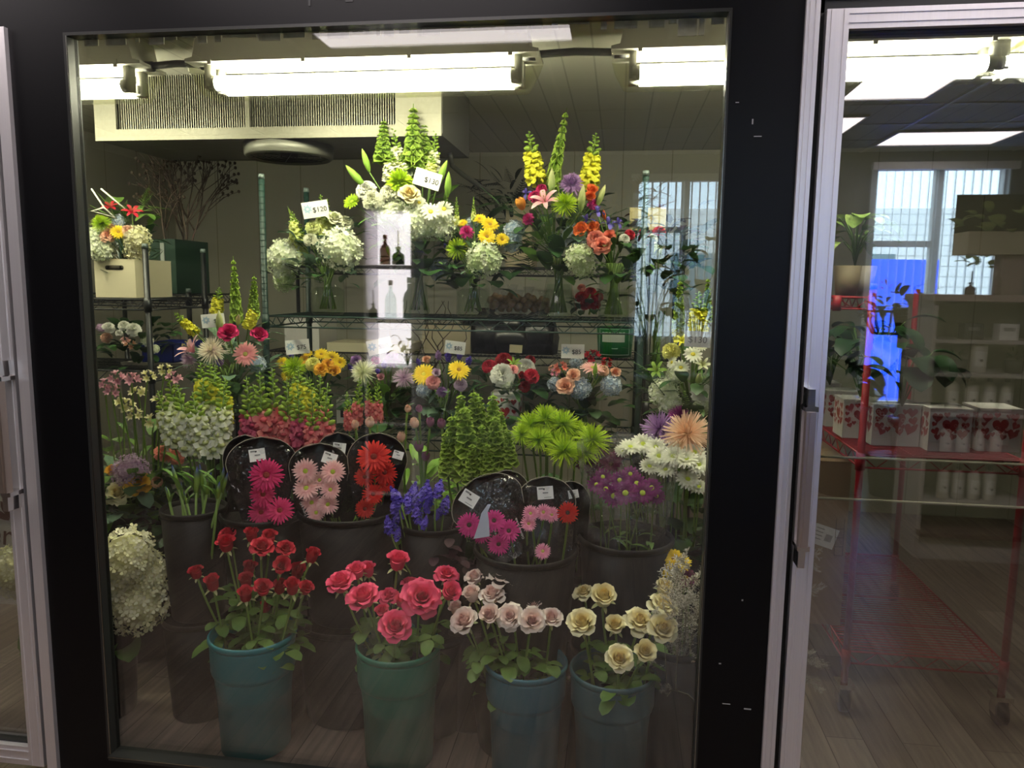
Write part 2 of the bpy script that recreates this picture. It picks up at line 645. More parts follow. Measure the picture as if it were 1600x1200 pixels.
def door_frame(name, x0, x1, z0, z1, st, hx, hz0, hz1, rods, hinge_left):
    d = bpy.data.objects.new(name, None)
    COL.objects.link(d)
    d['kind'] = 'structure'
    yf = -0.03
    for nm, lo, hi in (('stile', (x0, yf, z0), (x0 + st, 0.03, z1)), ('stile', (x1 - st, yf, z0), (x1, 0.03, z1)),
                       ('rail', (x0 + st, yf, z1 - 0.045), (x1 - st, 0.03, z1)), ('rail', (x0 + st, yf, z0), (x1 - st, 0.03, z0 + 0.06))):
        m = boxes((lo, hi))
        # raised bead lines of the extrusion
        if nm == 'stile':
            for fx in (0.22, 0.78):
                xx = lo[0] + st * fx
                m.box((xx - 0.0012, yf - 0.003, z0 + 0.002), (xx + 0.0012, yf, z1 - 0.002))
        else:
            for fz in (0.3, 0.75):
                zz = lo[2] + (hi[2] - lo[2]) * fz
                m.box((lo[0], yf - 0.003, zz - 0.0012), (hi[0], yf, zz + 0.0012))
        o = part(nm, m, ALU, d, False)
    part('door_pane', boxes(((x0 + st, 0.0, z0 + 0.06), (x1 - st, 0.012, z1 - 0.045))), DOORGLASS, d, False)
    g = MB()
    xi0, xi1, zi0, zi1 = x0 + st, x1 - st, z0 + 0.06, z1 - 0.045
    for lo, hi in (((xi0, -0.012, zi0), (xi0 + 0.005, 0.03, zi1)), ((xi1 - 0.005, -0.012, zi0), (xi1, 0.03, zi1)),
                   ((xi0, -0.012, zi1 - 0.005), (xi1, 0.03, zi1)), ((xi0, -0.012, zi0), (xi1, 0.03, zi0 + 0.005))):
        g.box(lo, hi)
    part('gasket', g, BLACK, d, False)
    # handle: a square bar held off the stile by two bent brackets
    h = MB()
    h.box((hx - 0.011, -0.085, hz0), (hx + 0.011, -0.062, hz1))
    h.box((hx - 0.004, -0.0875, hz0), (hx + 0.004, -0.085, hz1))
    hb = part('handle', h, ALU2, d, False)
    for zz, up in ((hz1, 1), (hz0, -1)):
        b = MB()
        b.prism([(hx - 0.013, zz), (hx + 0.017, zz), (hx + 0.017, zz + 0.012 * up), (hx + 0.008, zz + 0.014 * up), (hx + 0.007, zz + 0.055 * up), (hx - 0.009, zz + 0.055 * up), (hx - 0.009, zz + 0.014 * up), (hx - 0.013, zz + 0.01 * up)][::up], -0.08, yf)
        part('handle_bracket', b, CHROME, hb, False)
    return d


door_frame('door_1', 0.457, 1.32, -0.03, 2.088, 0.05, 0.466, 0.82, 1.155, ((1.024, 1.03), (0.918, 0.92)), False)
door_frame('door_2', -2.52, -1.697, -0.03, 2.088, 0.05, -1.678 - 0.035, 0.845, 1.165, ((1.06, 1.06), (0.956, 0.956)), True)
DROD = mat('cream_rod', '#cfc9a6', 0.5)
for dn, x0, x1, zs in (('door_1', 0.507, 1.27, (1.026, 0.918)), ('door_2', -2.47, -1.747, (1.06, 0.955))):
    for z in zs:
        m = MB()
        m.tube([(x0, 0.02, z), (x1, 0.02, z)], 0.003)
        part('guard_rod', m, DROD, bpy.data.objects[dn])
# aluminium jambs beside the doors
m = boxes(((0.41, -0.034, FZ), (0.441, 0.1, 2.3)))
for fx in (0.28, 0.7):
    m.box((0.41 + 0.031 * fx - 0.001, -0.037, FZ), (0.41 + 0.031 * fx + 0.001, -0.034, 2.3))
struct('trim_5', m, ALU)
m = boxes(((-1.683, -0.034, FZ), (-1.65, 0.1, 2.118)), ((-2.56, -0.034, 2.092), (-1.683, 0.1, 2.118)))
struct('trim_6', m, ALU)
m = boxes(((0.441, -0.004, FZ), (0.457, 0.1, 2.118)), ((-1.697, -0.004, FZ), (-1.683, 0.1, 2.118)), ((0.441, -0.004, 2.088), (1.36, 0.1, 2.118)), ((-2.55, -0.004, FZ), (-2.52, 0.1, 2.118)), ((1.32, -0.004, FZ), (1.36, 0.1, 2.118)))
struct('trim_7', m, BLACK)
g = MB()
for i in range(18):
    g.ball((0.4435, -0.006, 0.1 + i * 0.115), 0.0032, 6, 4)
part('rivets', g, CHROME, bpy.data.objects['trim_7'])

# the shop behind the camera
struct('wall_shop_left', boxes(((-4.7, -5.1, FZ), (-4.6, 0, SZ))), SHOPW)
struct('wall_shop_right', boxes(((4.3, -5.1, FZ), (4.4, 0, SZ))), SHOPW)
sx = [-4.6, 0.1, 1.02, 2.1, 3.2, 4.3]
wz = {1: (0.95, 2.42), 3: (0.42, 2.5)}
bs = []
for i in range(5):
    if i in wz:
        bs += [((sx[i], -5.1, FZ), (sx[i + 1], -5.0, wz[i][0])), ((sx[i], -5.1, wz[i][1]), (sx[i + 1], -5.0, SZ))]
    else:
        bs.append(((sx[i], -5.1, FZ), (sx[i + 1], -5.0, SZ)))
struct('wall_shop_back', boxes(*bs), SHOPW)
TROFF = [(-1.43, -0.25, 0.55 + 0.6, 1.75), (1.3, 1.78, 2.6, 3.05), (1.0, 1.6, 3.55, 4.15), (2.0, 2.85, 4.1, 4.62), (-3.2, -2.0, 0.2, 1.0), (0.7, 1.9, 0.2, 1.0), (-1.6, -0.1, 0.1, 1.0), (2.3, 3.5, 0.2, 1.0), (-4.4, -3.4, 0.2, 1.0)]  # later panels along the cooler front are unseen, added to brighten the shop
struct('ceiling_shop', boxes(((-4.7, -5.1, SZ), (4.4, 0.0, SZ + 0.1))), TILE)
g = MB()
for i in range(16):
    X = -4.6 + 0.6 * i
    g.box((X - 0.012, -5.0, SZ - 0.006), (X + 0.012, -0.02, SZ - 0.001))
for i in range(9):
    Y = -0.25 - 0.6 * i
    g.box((-4.6, Y - 0.012, SZ - 0.007), (4.3, Y + 0.012, SZ - 0.002))
part('grid_bar', g, TBAR, bpy.data.objects['ceiling_shop'], False)
for i, (x0, x1, y0, y1) in enumerate(TROFF):
    t = thing('ceiling_light', 'square white light panel in the shop ceiling, %s of the mirrored and added unseen ones' % ORD[i], 'ceiling light', ((x0 + x1) / 2, -(y0 + y1) / 2, SZ), 'shop ceiling lights')
    hx, hy = (x1 - x0) / 2, (y1 - y0) / 2
    part('diffuser', boxes(((-hx, -hy, -0.012), (hx, hy, -0.008))), PANEL, t, False)
    part('light_frame', boxes(((-hx - 0.02, -hy - 0.02, -0.018), (-hx, hy + 0.02, 0)), ((hx, -hy - 0.02, -0.018), (hx + 0.02, hy + 0.02, 0)), ((-hx, -hy - 0.02, -0.018), (hx, -hy, 0)), ((-hx, hy, -0.018), (hx, hy + 0.02, 0))), TBAR, t, False)
# shop windows with vertical blinds
BLIND = petal_mat('blind_slat', '#e8edf0', '#e8edf0', trans=0.5)
for n, i in ((2, 3), (3, 1)):
    w = bpy.data.objects.new('window_%d' % n, None)
    COL.objects.link(w)
    w['kind'] = 'structure'
    x0, x1 = sx[i], sx[i + 1]
    z0, z1 = wz[i]
    xm = (x0 + x1) / 2
    zm = z0 + (z1 - z0) * 0.68
    fr = MB()
    for lo, hi in (((x0, -5.08, z0), (x0 + 0.05, -5.0, z1)), ((x1 - 0.05, -5.08, z0), (x1, -5.0, z1)), ((x0, -5.08, z0), (x1, -5.0, z0 + 0.05)), ((x0, -5.08, z1 - 0.05), (x1, -5.0, z1)),
                   ((xm - 0.035, -5.07, z0), (xm + 0.035, -5.0, z1)), ((x0, -5.07, zm - 0.025), (xm, -5.01, zm + 0.025))):
        fr.box(lo, hi)
    part('window_frame', fr, WHITEP, w, False)
    part('pane', boxes(((x0, -5.05, z0), (x1, -5.045, z1))), SHOPGLASS, w, False)
    b = MB()
    k = 0
    X = x0 + 0.03
    while X < x1:
        a = 1.83
        dx, dy = 0.04 * cos(a), 0.04 * sin(a)
        b.grid([[(X - dx, -4.93 - dy, z0 - 0.02), (X + dx, -4.93 + dy, z0 - 0.02)], [(X - dx, -4.93 - dy, z1 - 0.06), (X + dx, -4.93 + dy, z1 - 0.06)]])
        X += 0.068
    bl = solid('vertical_blinds', b, BLIND, 'pale vertical slat blinds hanging at the %s shop window' % ('wide far' if n == 2 else 'second'), 'blinds', 'shop window blinds', False)
    part('blind_headrail', boxes(((x0 - 0.02, -4.96, z1 - 0.06), (x1 + 0.02, -4.9, z1))), WHITEP, bl, False)
# the street outside
struct('ground', boxes(((-40, -60, FZ - 0.3), (40, -6, FZ - 0.12))), mat('asphalt', '#6a6d70', 0.9))
bl = solid('building', boxes(((-14, -24, FZ - 0.1), (16, -18, 3.4))), stripe_mat('grey_siding', '#a9b3b8', '#7f888d', 0.25, 2, 0.7, 0.1), 'long grey sided building across the street outside', 'building', None, False)
for X in (-10, -6, -2, 2, 6, 10):
    part('street_window', boxes(((X - 0.7, -17.99, 0.9), (X + 0.7, -17.95, 2.3))), mat('dark_street_window', '#4c626c', 0.1), bl, False)
b0, b1 = at(1350, 405, 8.0), at(1468, 405, 8.0)
bb = solid('hoarding_board', boxes(((b0.x, -8.05, FZ - 0.1), (b1.x, -8.0, b0.z))), mat('bright_blue_board', '#0a4cff', 0.5), 'bright blue board standing outside behind the shop window', 'board', None, False)

# ------------------------------------------------------------------ flowers: unit blooms facing +Z (radius 1), cached and shared
PROTO = {}
GA = pi * (3 - sqrt(5))


def m_rose(rnd, openness=0.6):
    """wrapped cup of petals; the outer ones bulge at the foot and roll outwards at the lip"""
    m = MB()
    o = openness
    rings = [(3, .05, 1.08, .42, [70, 90, 100, 102, 98], .11), (3, .09, 1.08, .56, [58, 88, 99, 99, 88], .18), (4, .12, 1.08, .62, [46, 84, 97, 96, 80], .26), (4, .16, 1.06, .72, [34, 80, 95, 93 - 4 * o, 66 - 20 * o], .35),
             (5, .2, 1.04, .78, [24, 74, 92 - 6 * o, 88 - 12 * o, 48 - 40 * o], .44)]
    if o > .3:
        rings.append((5, .24, 1.0, .84, [14, 66, 88 - 8 * o, 80 - 18 * o, 26 - 50 * o], .53))
    if o > .6:
        rings.append((5, .27, .97, .9, [6, 56, 80 - 12 * o, 68 - 24 * o, 6 - 50 * o], .62))
    if o > .85:
        rings.append((5, .3, .92, .92, [0, 46, 62 - 10 * o, 44 - 20 * o, -16 - 40 * o], .72))
    for k, (n, r0, L, W, an, rc) in enumerate(rings):
        off = rnd.random() * 6
        for i in range(n):
            M = RZ(off + 2 * pi * i / n + rnd.uniform(-.2, .2))
            t0 = k / 8.5
            m.petal(M, L * rnd.uniform(.94, 1.05), W, an, rnd.uniform(-5, 5), rc, 9, 6, r0, -.1, .42, .4, .68, 0, t0, min(1, t0 + .3))
    return m


def m_strap(rnd, rows, tipf=.35, basef=.45, wide=.7, nu=3, nv=2, z=.02, ruf=0):
    """ray flower: rows of (count, r0, length, width, a0, a1)"""
    m = MB()
    for k, (n, r0, L, W, a0, a1) in enumerate(rows):
        for i in range(n):
            M = RZ(2 * pi * (i + .5 * (k % 2)) / n + rnd.uniform(-.06, .06))
            m.petal(M, L * rnd.uniform(.9, 1.06), W, a0 + rnd.uniform(-5, 5), a1 + rnd.uniform(-9, 7), 0, nu, nv, r0, z + .02 * k, tipf, basef, wide, ruf, 0, 1, rnd)
    return m


def m_disc(r, h, rnd, n=40):
    m = MB()
    m.lathe([(r, 0), (r * .97, h * .6), (r * .6, h), (.02, h * .9)], 14)
    for i in range(n):
        a = GA * i
        rr = r * sqrt((i + .5) / n)
        c = (rr * cos(a), rr * sin(a), h * (1 - .4 * (rr / r) ** 2))
        m.ball(c, r * .1, 5, 3, .5 + .5 * rr / r)
    return m


def m_gerbera(rnd):
    return m_strap(rnd, [(24, .2, .82, .17, 6, -8), (20, .2, .7, .15, 18, 2), (26, .16, .26, .07, 40, 15)])


def m_daisy(rnd):
    return m_strap(rnd, [(15, .2, .82, .27, 10, -6), (12, .2, .72, .25, 22, 4)], .45, .4, .6)


def m_sunny(rnd):
    return m_strap(rnd, [(18, .22, .8, .24, 14, -10), (16, .2, .72, .24, 30, 5), (12, .16, .5, .2, 48, 20)], .3, .5, .55)


def m_mum(rnd, n=240, W=.05, curl=40, hemi=95, L=.95, flat=1.0):
    """spider chrysanthemum: thin petals over a dome, the inner ones curling in"""
    m = MB()
    for i in range(n):
        s = (i + .5) / n
        el = 90 - hemi * sqrt(s) + rnd.uniform(-6, 6)
        ln = L * (.5 + .5 * sqrt(s)) * rnd.uniform(.86, 1.1)
        M = RZ(GA * i + rnd.uniform(-.2, .2))
        c = curl * (1 - 1.5 * s)
        m.petal(M, ln, W * rnd.uniform(.8, 1.2), el * flat, el * flat + c + rnd.uniform(-22, 22), 0, 4, 1, .015, .06 * (1 - s), .5, .7, .7, 0, 0, 1)
    return m


def m_hydrangea(rnd, n=165, sq=.85):
    m = MB()
    for i in range(n):
        z = 1 - 1.55 * (i + .5) / n
        r = sqrt(max(0, 1 - z * z))
        a = GA * i
        k = rnd.uniform(.84, 1.08)
        c = Vector((r * cos(a) * k, r * sin(a) * k, (z * sq + .1) * k))
        nrm = Vector((r * cos(a), r * sin(a), z + .15)) + Vector((rnd.uniform(-.6, .6), rnd.uniform(-.6, .6), rnd.uniform(-.6, .6)))
        M = aim(nrm, rnd.random() * 6, c)
        s = rnd.uniform(.12, .165)
        t = rnd.uniform(0, 1)
        ct = m.vert(M @ Vector((0, 0, 0)), t)
        for q in range(4):
            b = q * pi / 2
            pts = [M @ Vector((s * rr * cos(b + d), s * rr * sin(b + d), s * zz)) for rr, d, zz in ((.75, -.6, .1), (1.08, -.3, .34), (1.08, .3, .34), (.75, .6, .1))]
            idx = [m.vert(p, t) for p in pts]
            m.face([ct] + idx)
    core = MB()
    core.ball((0, 0, .08), .78, 14, 9, 0, (1, 1, sq))
    m.add(core)
    return m


def m_carnation(rnd, n=46):
    m = MB()
    for i in range(n):
        s = (i + .5) / n
        el = 92 - 95 * s + rnd.uniform(-6, 6)
        M = RZ(GA * i)
        m.petal(M, .62 + .35 * s, .62, el, el - 18 + rnd.uniform(-20, 10), 0, 4, 6, .06, 0, 1.0, .2, .9, .12, .2 * s, 1, rnd)
    return m


def m_lily(rnd, open_=1.0):
    m = MB()
    for k in range(6):
        M = RZ(2 * pi * k / 6 + rnd.uniform(-.08, .08))
        m.petal(M, 1.25, .42 if k % 2 else .34, 72 - 10 * (k % 2), 5 - 25 * open_ + 30 * (1 - open_), .5, 7, 2, .05, 0, .08, .25, .5)
    return m


def m_alstro(rnd):
    m = MB()
    for f in range(4):
        a = 2 * pi * f / 4 + rnd.uniform(-.3, .3)
        Mb = aim((cos(a) * .7, sin(a) * .7, .8), rnd.random() * 6, (cos(a) * .35, sin(a) * .35, rnd.uniform(-.1, .2)), .62)
        for k in range(6):
            m.petal(Mb @ RZ(pi * k / 3), 1.0, .5 if k % 2 else .34, 74, 24, .4, 4, 2, .04, 0, .3, .3, .65)
    return m


def m_tulip(rnd):
    m = MB()
    for k in range(6):
        M = RZ(pi * k / 3 + rnd.uniform(-.06, .06))
        m.petal(M, 1.9, 1.05, 22 + 10 * (k % 2), 112, .62, 6, 3, .08, 0, .15, .45, .5)
    return m


def m_bud(rnd, L=2.2, r=.32):
    m = MB()
    m.lathe([(r * a, L * b) for a, b in ((.25, 0), (.7, .15), (1, .4), (.8, .68), (.4, .88), (.05, 1))], 8, t=[0, .1, .35, .6, .85, 1])
    return m


def m_iris(rnd):
    m = MB()
    for k in range(3):
        m.petal(RZ(2 * pi * k / 3), 1.15, .5, 50, -65, .6, 6, 2, .05, 0, .5, .25, .75)
        m.petal(RZ(2 * pi * k / 3 + 1.05), .95, .45, 78, 60, .4, 5, 2, .05, 0, .4, .3, .65)
    return m


def m_snap(rnd, n=34, bud_from=.58):
    """snapdragon spike of unit height along +Z: returns (florets, buds, stem)"""
    fl, bd = MB(), MB()
    for i in range(n):
        s = (i + .5) / n
        a = GA * i * 1.0
        z = .02 + .96 * s
        if s < bud_from:
            sz = .105 * (1 - .4 * s)
            n_ = Vector((cos(a), sin(a), .25 + .3 * s))
            M = aim(n_, rnd.random() * .6, (cos(a) * .035, sin(a) * .035, z), sz)
            for k in range(5):
                fl.petal(M @ RZ(2 * pi * k / 5 + .3), 1.25, .95, 62, -28, 0, 4, 3, .12, 0, .75, .35, .7, .1, 0, 1, rnd)
            fl.ball(M @ Vector((0, 0, .55)), sz * .42, 6, 4, .1)
        else:
            k = (1 - s) / (1 - bud_from)
            sz = .016 + .03 * k
            c = Vector((cos(a) * (.02 + .05 * k), sin(a) * (.02 + .05 * k), z))
            M = aim((cos(a), sin(a), .9), 0, c)
            b = MB()
            b.ball((0, 0, 0), sz, 6, 4, 1 - k, (.8, .8, 1.3))
            bd.add(b, M)
    st = MB()
    st.tube([(0, 0, 0), (0, 0, .5), (0, 0, 1)], .014, .006, 5)
    return fl, bd, st


def m_bells(rnd, n=10):
    """bells of Ireland: whorls of cupped calyces on a spike of unit height"""
    m = MB()
    for i in range(n):
        s = i / n
        R = .15 * (1 - .75 * s)
        z = s * .97
        for k in range(5):
            a = 2 * pi * k / 5 + i * .62
            M = aim((cos(a), sin(a), .55 + .9 * s), rnd.random(), (cos(a) * .02, sin(a) * .02, z), R)
            rows = []
            for r, h in ((.12, 0), (.5, .35), (.78, .72), (.95, .85), (.86, .83), (.55, .5), (.1, .2)):
                rows.append([M @ Vector((r * (1 + .1 * cos(5 * q * pi / 5)) * cos(2 * pi * q / 10), r * (1 + .1 * cos(5 * q * pi / 5)) * sin(2 * pi * q / 10), h)) for q in range(10)])
            m.grid(rows, [0, .3, .8, 1, 1, .6, .2], close=True)
    m.tube([(0, 0, -.02), (0, 0, 1)], .016, .006, 5)
    return m


def m_statice(rnd, n=95):
    m = MB()
    for i in range(n):
        s = (i + .5) / n
        a = GA * i
        r = .42 * sin(pi * min(1, s + .1)) ** .6
        c = Vector((r * cos(a) * rnd.uniform(.45, 1.25), r * sin(a) * rnd.uniform(.45, 1.25), 1.7 * s - .5 + rnd.uniform(-.12, .12)))
        M = aim((cos(a) + rnd.uniform(-.6, .6), sin(a) + rnd.uniform(-.6, .6), .8), rnd.random() * 6, c, rnd.uniform(.1, .16))
        for k in range(5):
            m.petal(M @ RZ(2 * pi * k / 5), 1.1, .95, 58, -10, 0, 2, 2, .08, 0, 1, .3, .8, .1, 0, 1, rnd)
    return m


def m_leaf(rnd, W=.4, bend=-30, a0=35, n=1, fold=.25):
    m = MB()
    m.petal(RZ(0), 1.0, W, a0, a0 + bend, W * 1.1, 7, 2, 0, 0, .06, .12, .42)
    return m


def m_caspia(rnd):
    """misty limonium spray of unit height: returns (branches, florets)"""
    b, f = MB(), MB()

    def grow(p, d, L, lvl):
        q = p + d * L * .5 + Vector((rnd.uniform(-.03, .03), rnd.uniform(-.03, .03), 0)) * L
        e = p + d * L
        b.tube([p, q, e], .006 / (lvl + 1), .004 / (lvl + 1), 3, cap=False)
        if lvl >= 2:
            for k in range(9):
                c = p.lerp(e, .15 + .85 * k / 6) + Vector((rnd.uniform(-1, 1), rnd.uniform(-1, 1), rnd.uniform(0, 1))) * .012
                M = aim(d + Vector((rnd.uniform(-1, 1), rnd.uniform(-1, 1), rnd.uniform(-.4, 1))), 0, c, .024)
                f.petal(M, 1.3, .7, 70, 30, 0, 1, 1, 0, 0, .4, .6, .5)
                f.petal(M @ RZ(2.1), 1.3, .7, 70, 30, 0, 1, 1, 0, 0, .4, .6, .5)
            return
        n = 9 if lvl == 0 else 7
        for k in range(n):
            s = .3 + .7 * k / (n - 1)
            a = rnd.random() * 6.28
            dd = (d * .75 + Vector((cos(a), sin(a), .25)) * .75).normalized()
            grow(p.lerp(e, s), dd, L * (.46 - .12 * s), lvl + 1)
    grow(Vector((0, 0, 0)), Vector((0, 0, 1)), .75, 0)
    return b, f


PM = {   # petal materials: base -> tip
    'red': petal_mat('petal_red', '#a8142a', '#c4243c', trans=.18), 'hot': petal_mat('petal_hot_pink', '#de2f5e', '#f2587f', trans=.22),
    'blush': petal_mat('petal_blush', '#f2b8b4', '#f7ebe0', mid='#f6d3cb'), 'creamrose': petal_mat('petal_cream', '#f2c45c', '#f8f2cc', mid='#f5e2a0'),
    'peach': petal_mat('petal_peach', '#f2a47f', '#f6c9ae'), 'orange': petal_mat('petal_orange', '#e8662a', '#f08040'), 'coralrose': petal_mat('petal_coral', '#e8644e', '#f09a88'),
    'yellow': petal_mat('petal_yellow', '#ecc400', '#fbe136'), 'gold': petal_mat('petal_gold', '#e09a1c', '#f2bb3c'), 'lemon': petal_mat('petal_lemon', '#e6dc50', '#f4f08a'),
    'white': petal_mat('petal_white', '#e6ebc0', '#f8f7ec'), 'cream': petal_mat('petal_ivory', '#dfe6a4', '#f4f3da'),
    'green': petal_mat('petal_green', '#6f9a0e', '#bcd82a'), 'palegreen': petal_mat('bell_green', '#83a62c', '#b9d45c', trans=.35),
    'magenta': petal_mat('petal_magenta', '#a81a62', '#d03a8c'), 'fuchsia': petal_mat('petal_fuchsia', '#b0164e', '#d02a6c'), 'plum': petal_mat('petal_plum', '#6a1c58', '#8f2f7e'),
    'wine': petal_mat('petal_wine', '#4a1236', '#6e1f50'), 'pink': petal_mat('petal_pink', '#ee8f9c', '#f6b2ae'), 'palepink': petal_mat('petal_pale_pink', '#f0a8a8', '#f9cfc8'),
    'rosepink': petal_mat('petal_rose_pink', '#e07a9a', '#f0a8c0'), 'scarlet': petal_mat('petal_scarlet', '#b01218', '#d8301f'), 'deepred': petal_mat('petal_deep_red', '#7a0814', '#a8141f'),
    'lavender': petal_mat('petal_lavender', '#8a5f9c', '#b48fc4'), 'mauve': petal_mat('petal_mauve', '#b890b4', '#dcc4d8'), 'violet': petal_mat('petal_violet', '#35258a', '#7a63dc'),
    'iris': petal_mat('petal_iris', '#463a9a', '#7a6ec8'), 'blush2': petal_mat('lily_pink', '#d66a86', '#f4cfd0'), 'spiderpeach': petal_mat('petal_tan', '#e8b48c', '#f0d0b4'),
    'ivoryspider': petal_mat('petal_ivory_lilac', '#c8a0b4', '#efe6d4', mid='#ece0c4'), 'hydwhite': petal_mat('floret_white', '#e4ecc4', '#f6f8ea', trans=.2),
    'hydgreen': petal_mat('floret_green_white', '#c2d49a', '#eef0d8', trans=.2), 'hydblue': petal_mat('floret_pale_blue', '#a8bcd4', '#e2e8e6', trans=.2), 'hydcream': petal_mat('floret_cream', '#e6e2ac', '#f6f2d4', trans=.2),
    'snapyel': petal_mat('snap_yellow', '#e4de28', '#f4f052'), 'snapcoral': petal_mat('snap_coral', '#e0606a', '#f09a90'), 'snaprose': petal_mat('snap_rose', '#b8385c', '#e0708a'),
    'snapwhite': petal_mat('snap_white', '#d8e08c', '#f6f6ea'), 'snapcream': petal_mat('snap_cream', '#d0d860', '#ecf0a8'),
    'budgreen': petal_mat('bud_green', '#a4c04a', '#7fa030'), 'irisbud': petal_mat('iris_bud', '#86a040', '#3a34b0', mid='#8fae4a'), 'lilybud': petal_mat('lily_bud', '#9ab860', '#dcd8a0'),
    'greenbud': petal_mat('lily_green_bud', '#7fa83a', '#a8c85a'), 'tulip': petal_mat('petal_tulip', '#f09a3a', '#f2b04a'), 'tulipmauve': petal_mat('tulip_mauve', '#8aa050', '#a06a8c', mid='#a4708c'),
    'tulippale': petal_mat('tulip_pale', '#a8b870', '#ecc8b8', mid='#e8c4b4'), 'alstropale': petal_mat('alstro_pale', '#d8d87c', '#f0e8c0'), 'alstropink': petal_mat('alstro_pink', '#c88c9c', '#e0a8b4'), 'caspia': petal_mat('caspia_white', '#a09a86', '#ece6d6'),
}
EYE = {'y': mat('disc_yellow', '#d9c93a', .7), 'g': mat('disc_lime', '#b8c83c', .7), 'd': mat('disc_dark', '#3a2418', .8), 'p': mat('disc_pink_green', '#c0b85a', .7), 'r': mat('disc_red', '#7a2014', .8), 'b': mat('disc_brown', '#a07820', .8)}


def bloom(kind, col, var=0, eye=None):
    """(bloom mesh, list of (part name, mesh)) - cached"""
    key = (kind, col, var, eye)
    if key in PROTO:
        return PROTO[key]
    rnd = random.Random(hash((kind, var)) % 9999 if False else sum(map(ord, kind)) * 7 + var * 131)
    M_ = PM[col]
    sub = []
    if kind == 'rose':
        me = m_rose(rnd, (.4, .65, .88)[var % 3]).mesh('rose_bloom', M_)
    elif kind == 'rosebud':
        me = m_rose(rnd, .2).mesh('rose_bud', M_)
    elif kind == 'gerbera':
        me = m_gerbera(rnd).mesh('gerbera_petals', M_)
        sub = [('disc', m_disc(.21, .1, rnd).mesh('disc', EYE[eye or 'g']))]
    elif kind == 'daisy':
        me = m_daisy(rnd).mesh('daisy_petals', M_)
        sub = [('disc', m_disc(.24, .12, rnd, 24).mesh('disc', EYE[eye or 'y']))]
    elif kind == 'sunny':
        me = m_sunny(rnd).mesh('daisy_petals', M_)
        sub = [('disc', m_disc(.26, .1, rnd, 24).mesh('disc', EYE[eye or 'b']))]
    elif kind == 'mum':
        me = m_mum(rnd).mesh('mum_petals', M_)
    elif kind == 'spider':
        me = m_mum(rnd, 200, .05, 22, 112, 1.06).mesh('spider_petals', M_)
    elif kind == 'pompon':
        me = m_mum(rnd, 210, .12, 50, 95, .85).mesh('pompon_petals', M_)
    elif kind == 'hydrangea':
        me = m_hydrangea(rnd).mesh('hydrangea_head', M_)
    elif kind == 'carnation':
        me = m_carnation(rnd).mesh('carnation_petals', M_)
    elif kind == 'lily':
        me = m_lily(rnd, .5 + .5 * (var % 2)).mesh('lily_petals', M_)
        s = MB()
        for k in range(6):
            a = k * 1.05
            s.tube([(0, 0, .1), (.1 * cos(a), .1 * sin(a), .5), (.24 * cos(a), .24 * sin(a), .8)], .012, .008, 4)
            s.ball((.24 * cos(a), .24 * sin(a), .82), .05, 5, 3)
        sub = [('stamens', s.mesh('stamens', mat('stamen', '#a8a04a', .6)))]
    elif kind == 'alstro':
        me = m_alstro(rnd).mesh('alstroemeria_florets', M_)
    elif kind == 'tulip':
        me = m_tulip(rnd).mesh('tulip_petals', M_)
    elif kind == 'bud':
        me = m_bud(rnd).mesh('flower_bud', M_)
    elif kind == 'iris':
        me = m_iris(rnd).mesh('iris_petals', M_)
    elif kind == 'statice':
        me = m_statice(rnd).mesh('statice_cluster', M_)
    elif kind == 'snap':
        a, b, c = m_snap(rnd, 34, (.58, .42, .3)[var % 3])
        me = a.mesh('snapdragon_florets', M_)
        sub = [('buds', b.mesh('buds', PM['budgreen'])), ('spike_stem', c.mesh('spike_stem', STEM))]
    elif kind == 'bells':
        me = m_bells(rnd).mesh('bells', M_)
    elif kind == 'caspia':
        b, f = m_caspia(rnd)
        me = f.mesh('florets', M_)
        sub = [('branches', b.mesh('branches', mat('caspia_stem', '#6f6a54', .7)))]
    PROTO[key] = (me, sub)
    return PROTO[key]


PARTNAME = {'rose': 'rose_bloom', 'rosebud': 'rose_bud', 'gerbera': 'gerbera_bloom', 'daisy': 'daisy_bloom', 'sunny': 'yellow_daisy_bloom', 'mum': 'chrysanthemum_bloom', 'spider': 'spider_mum_bloom', 'pompon': 'pompon_bloom',
            'hydrangea': 'hydrangea_head', 'carnation': 'carnation_bloom', 'lily': 'lily_bloom', 'alstro': 'alstroemeria_cluster', 'tulip': 'tulip_bloom', 'bud': 'flower_bud', 'iris': 'iris_bloom', 'statice': 'statice_cluster', 'snap': 'snapdragon_spike', 'bells': 'bell_spike', 'caspia': 'caspia_spray'}
RND = random.Random(11)
LEAFCACHE = {}


def leaf_mesh(kind, m):
    key = (kind, m.name)
    if key not in LEAFCACHE:
        mb = MB()
        if kind == 'rose':       # a compound leaf of three leaflets
            for a, s, dx in ((0, 1, .35), (1.2, .75, .15), (-1.2, .75, .15)):
                mb.petal(Matrix.Translation((dx, 0, 0)) @ RZ(a), .75 * s, .5 * s, 12, -28, .5, 6, 2, 0, 0, .08, .2, .45)
            mb.tube([(0, 0, 0), (.4, 0, .02)], .015, .01, 4)
        elif kind == 'broad':
            mb.petal(RZ(0), 1.0, .55, 30, -35, .6, 7, 3, 0, 0, .06, .2, .42)
        elif kind == 'blade':
            mb.petal(RZ(0), 1.0, .16, 60, -10, .12, 7, 2, 0, 0, .05, .5, .35)
        elif kind == 'lance':
            mb.petal(RZ(0), 1.0, .24, 42, -25, .25, 7, 2, 0, 0, .05, .3, .4)
        elif kind == 'round':
            mb.petal(RZ(0), 1.0, .85, 20, -15, .9, 6, 3, 0, 0, .35, .25, .5)
        elif kind == 'heart':
            mb.petal(RZ(0), 1.0, .72, 15, -45, .8, 7, 3, 0, 0, .05, .75, .28)
        LEAFCACHE[key] = mb.mesh('leaf', m)
    return LEAFCACHE[key]


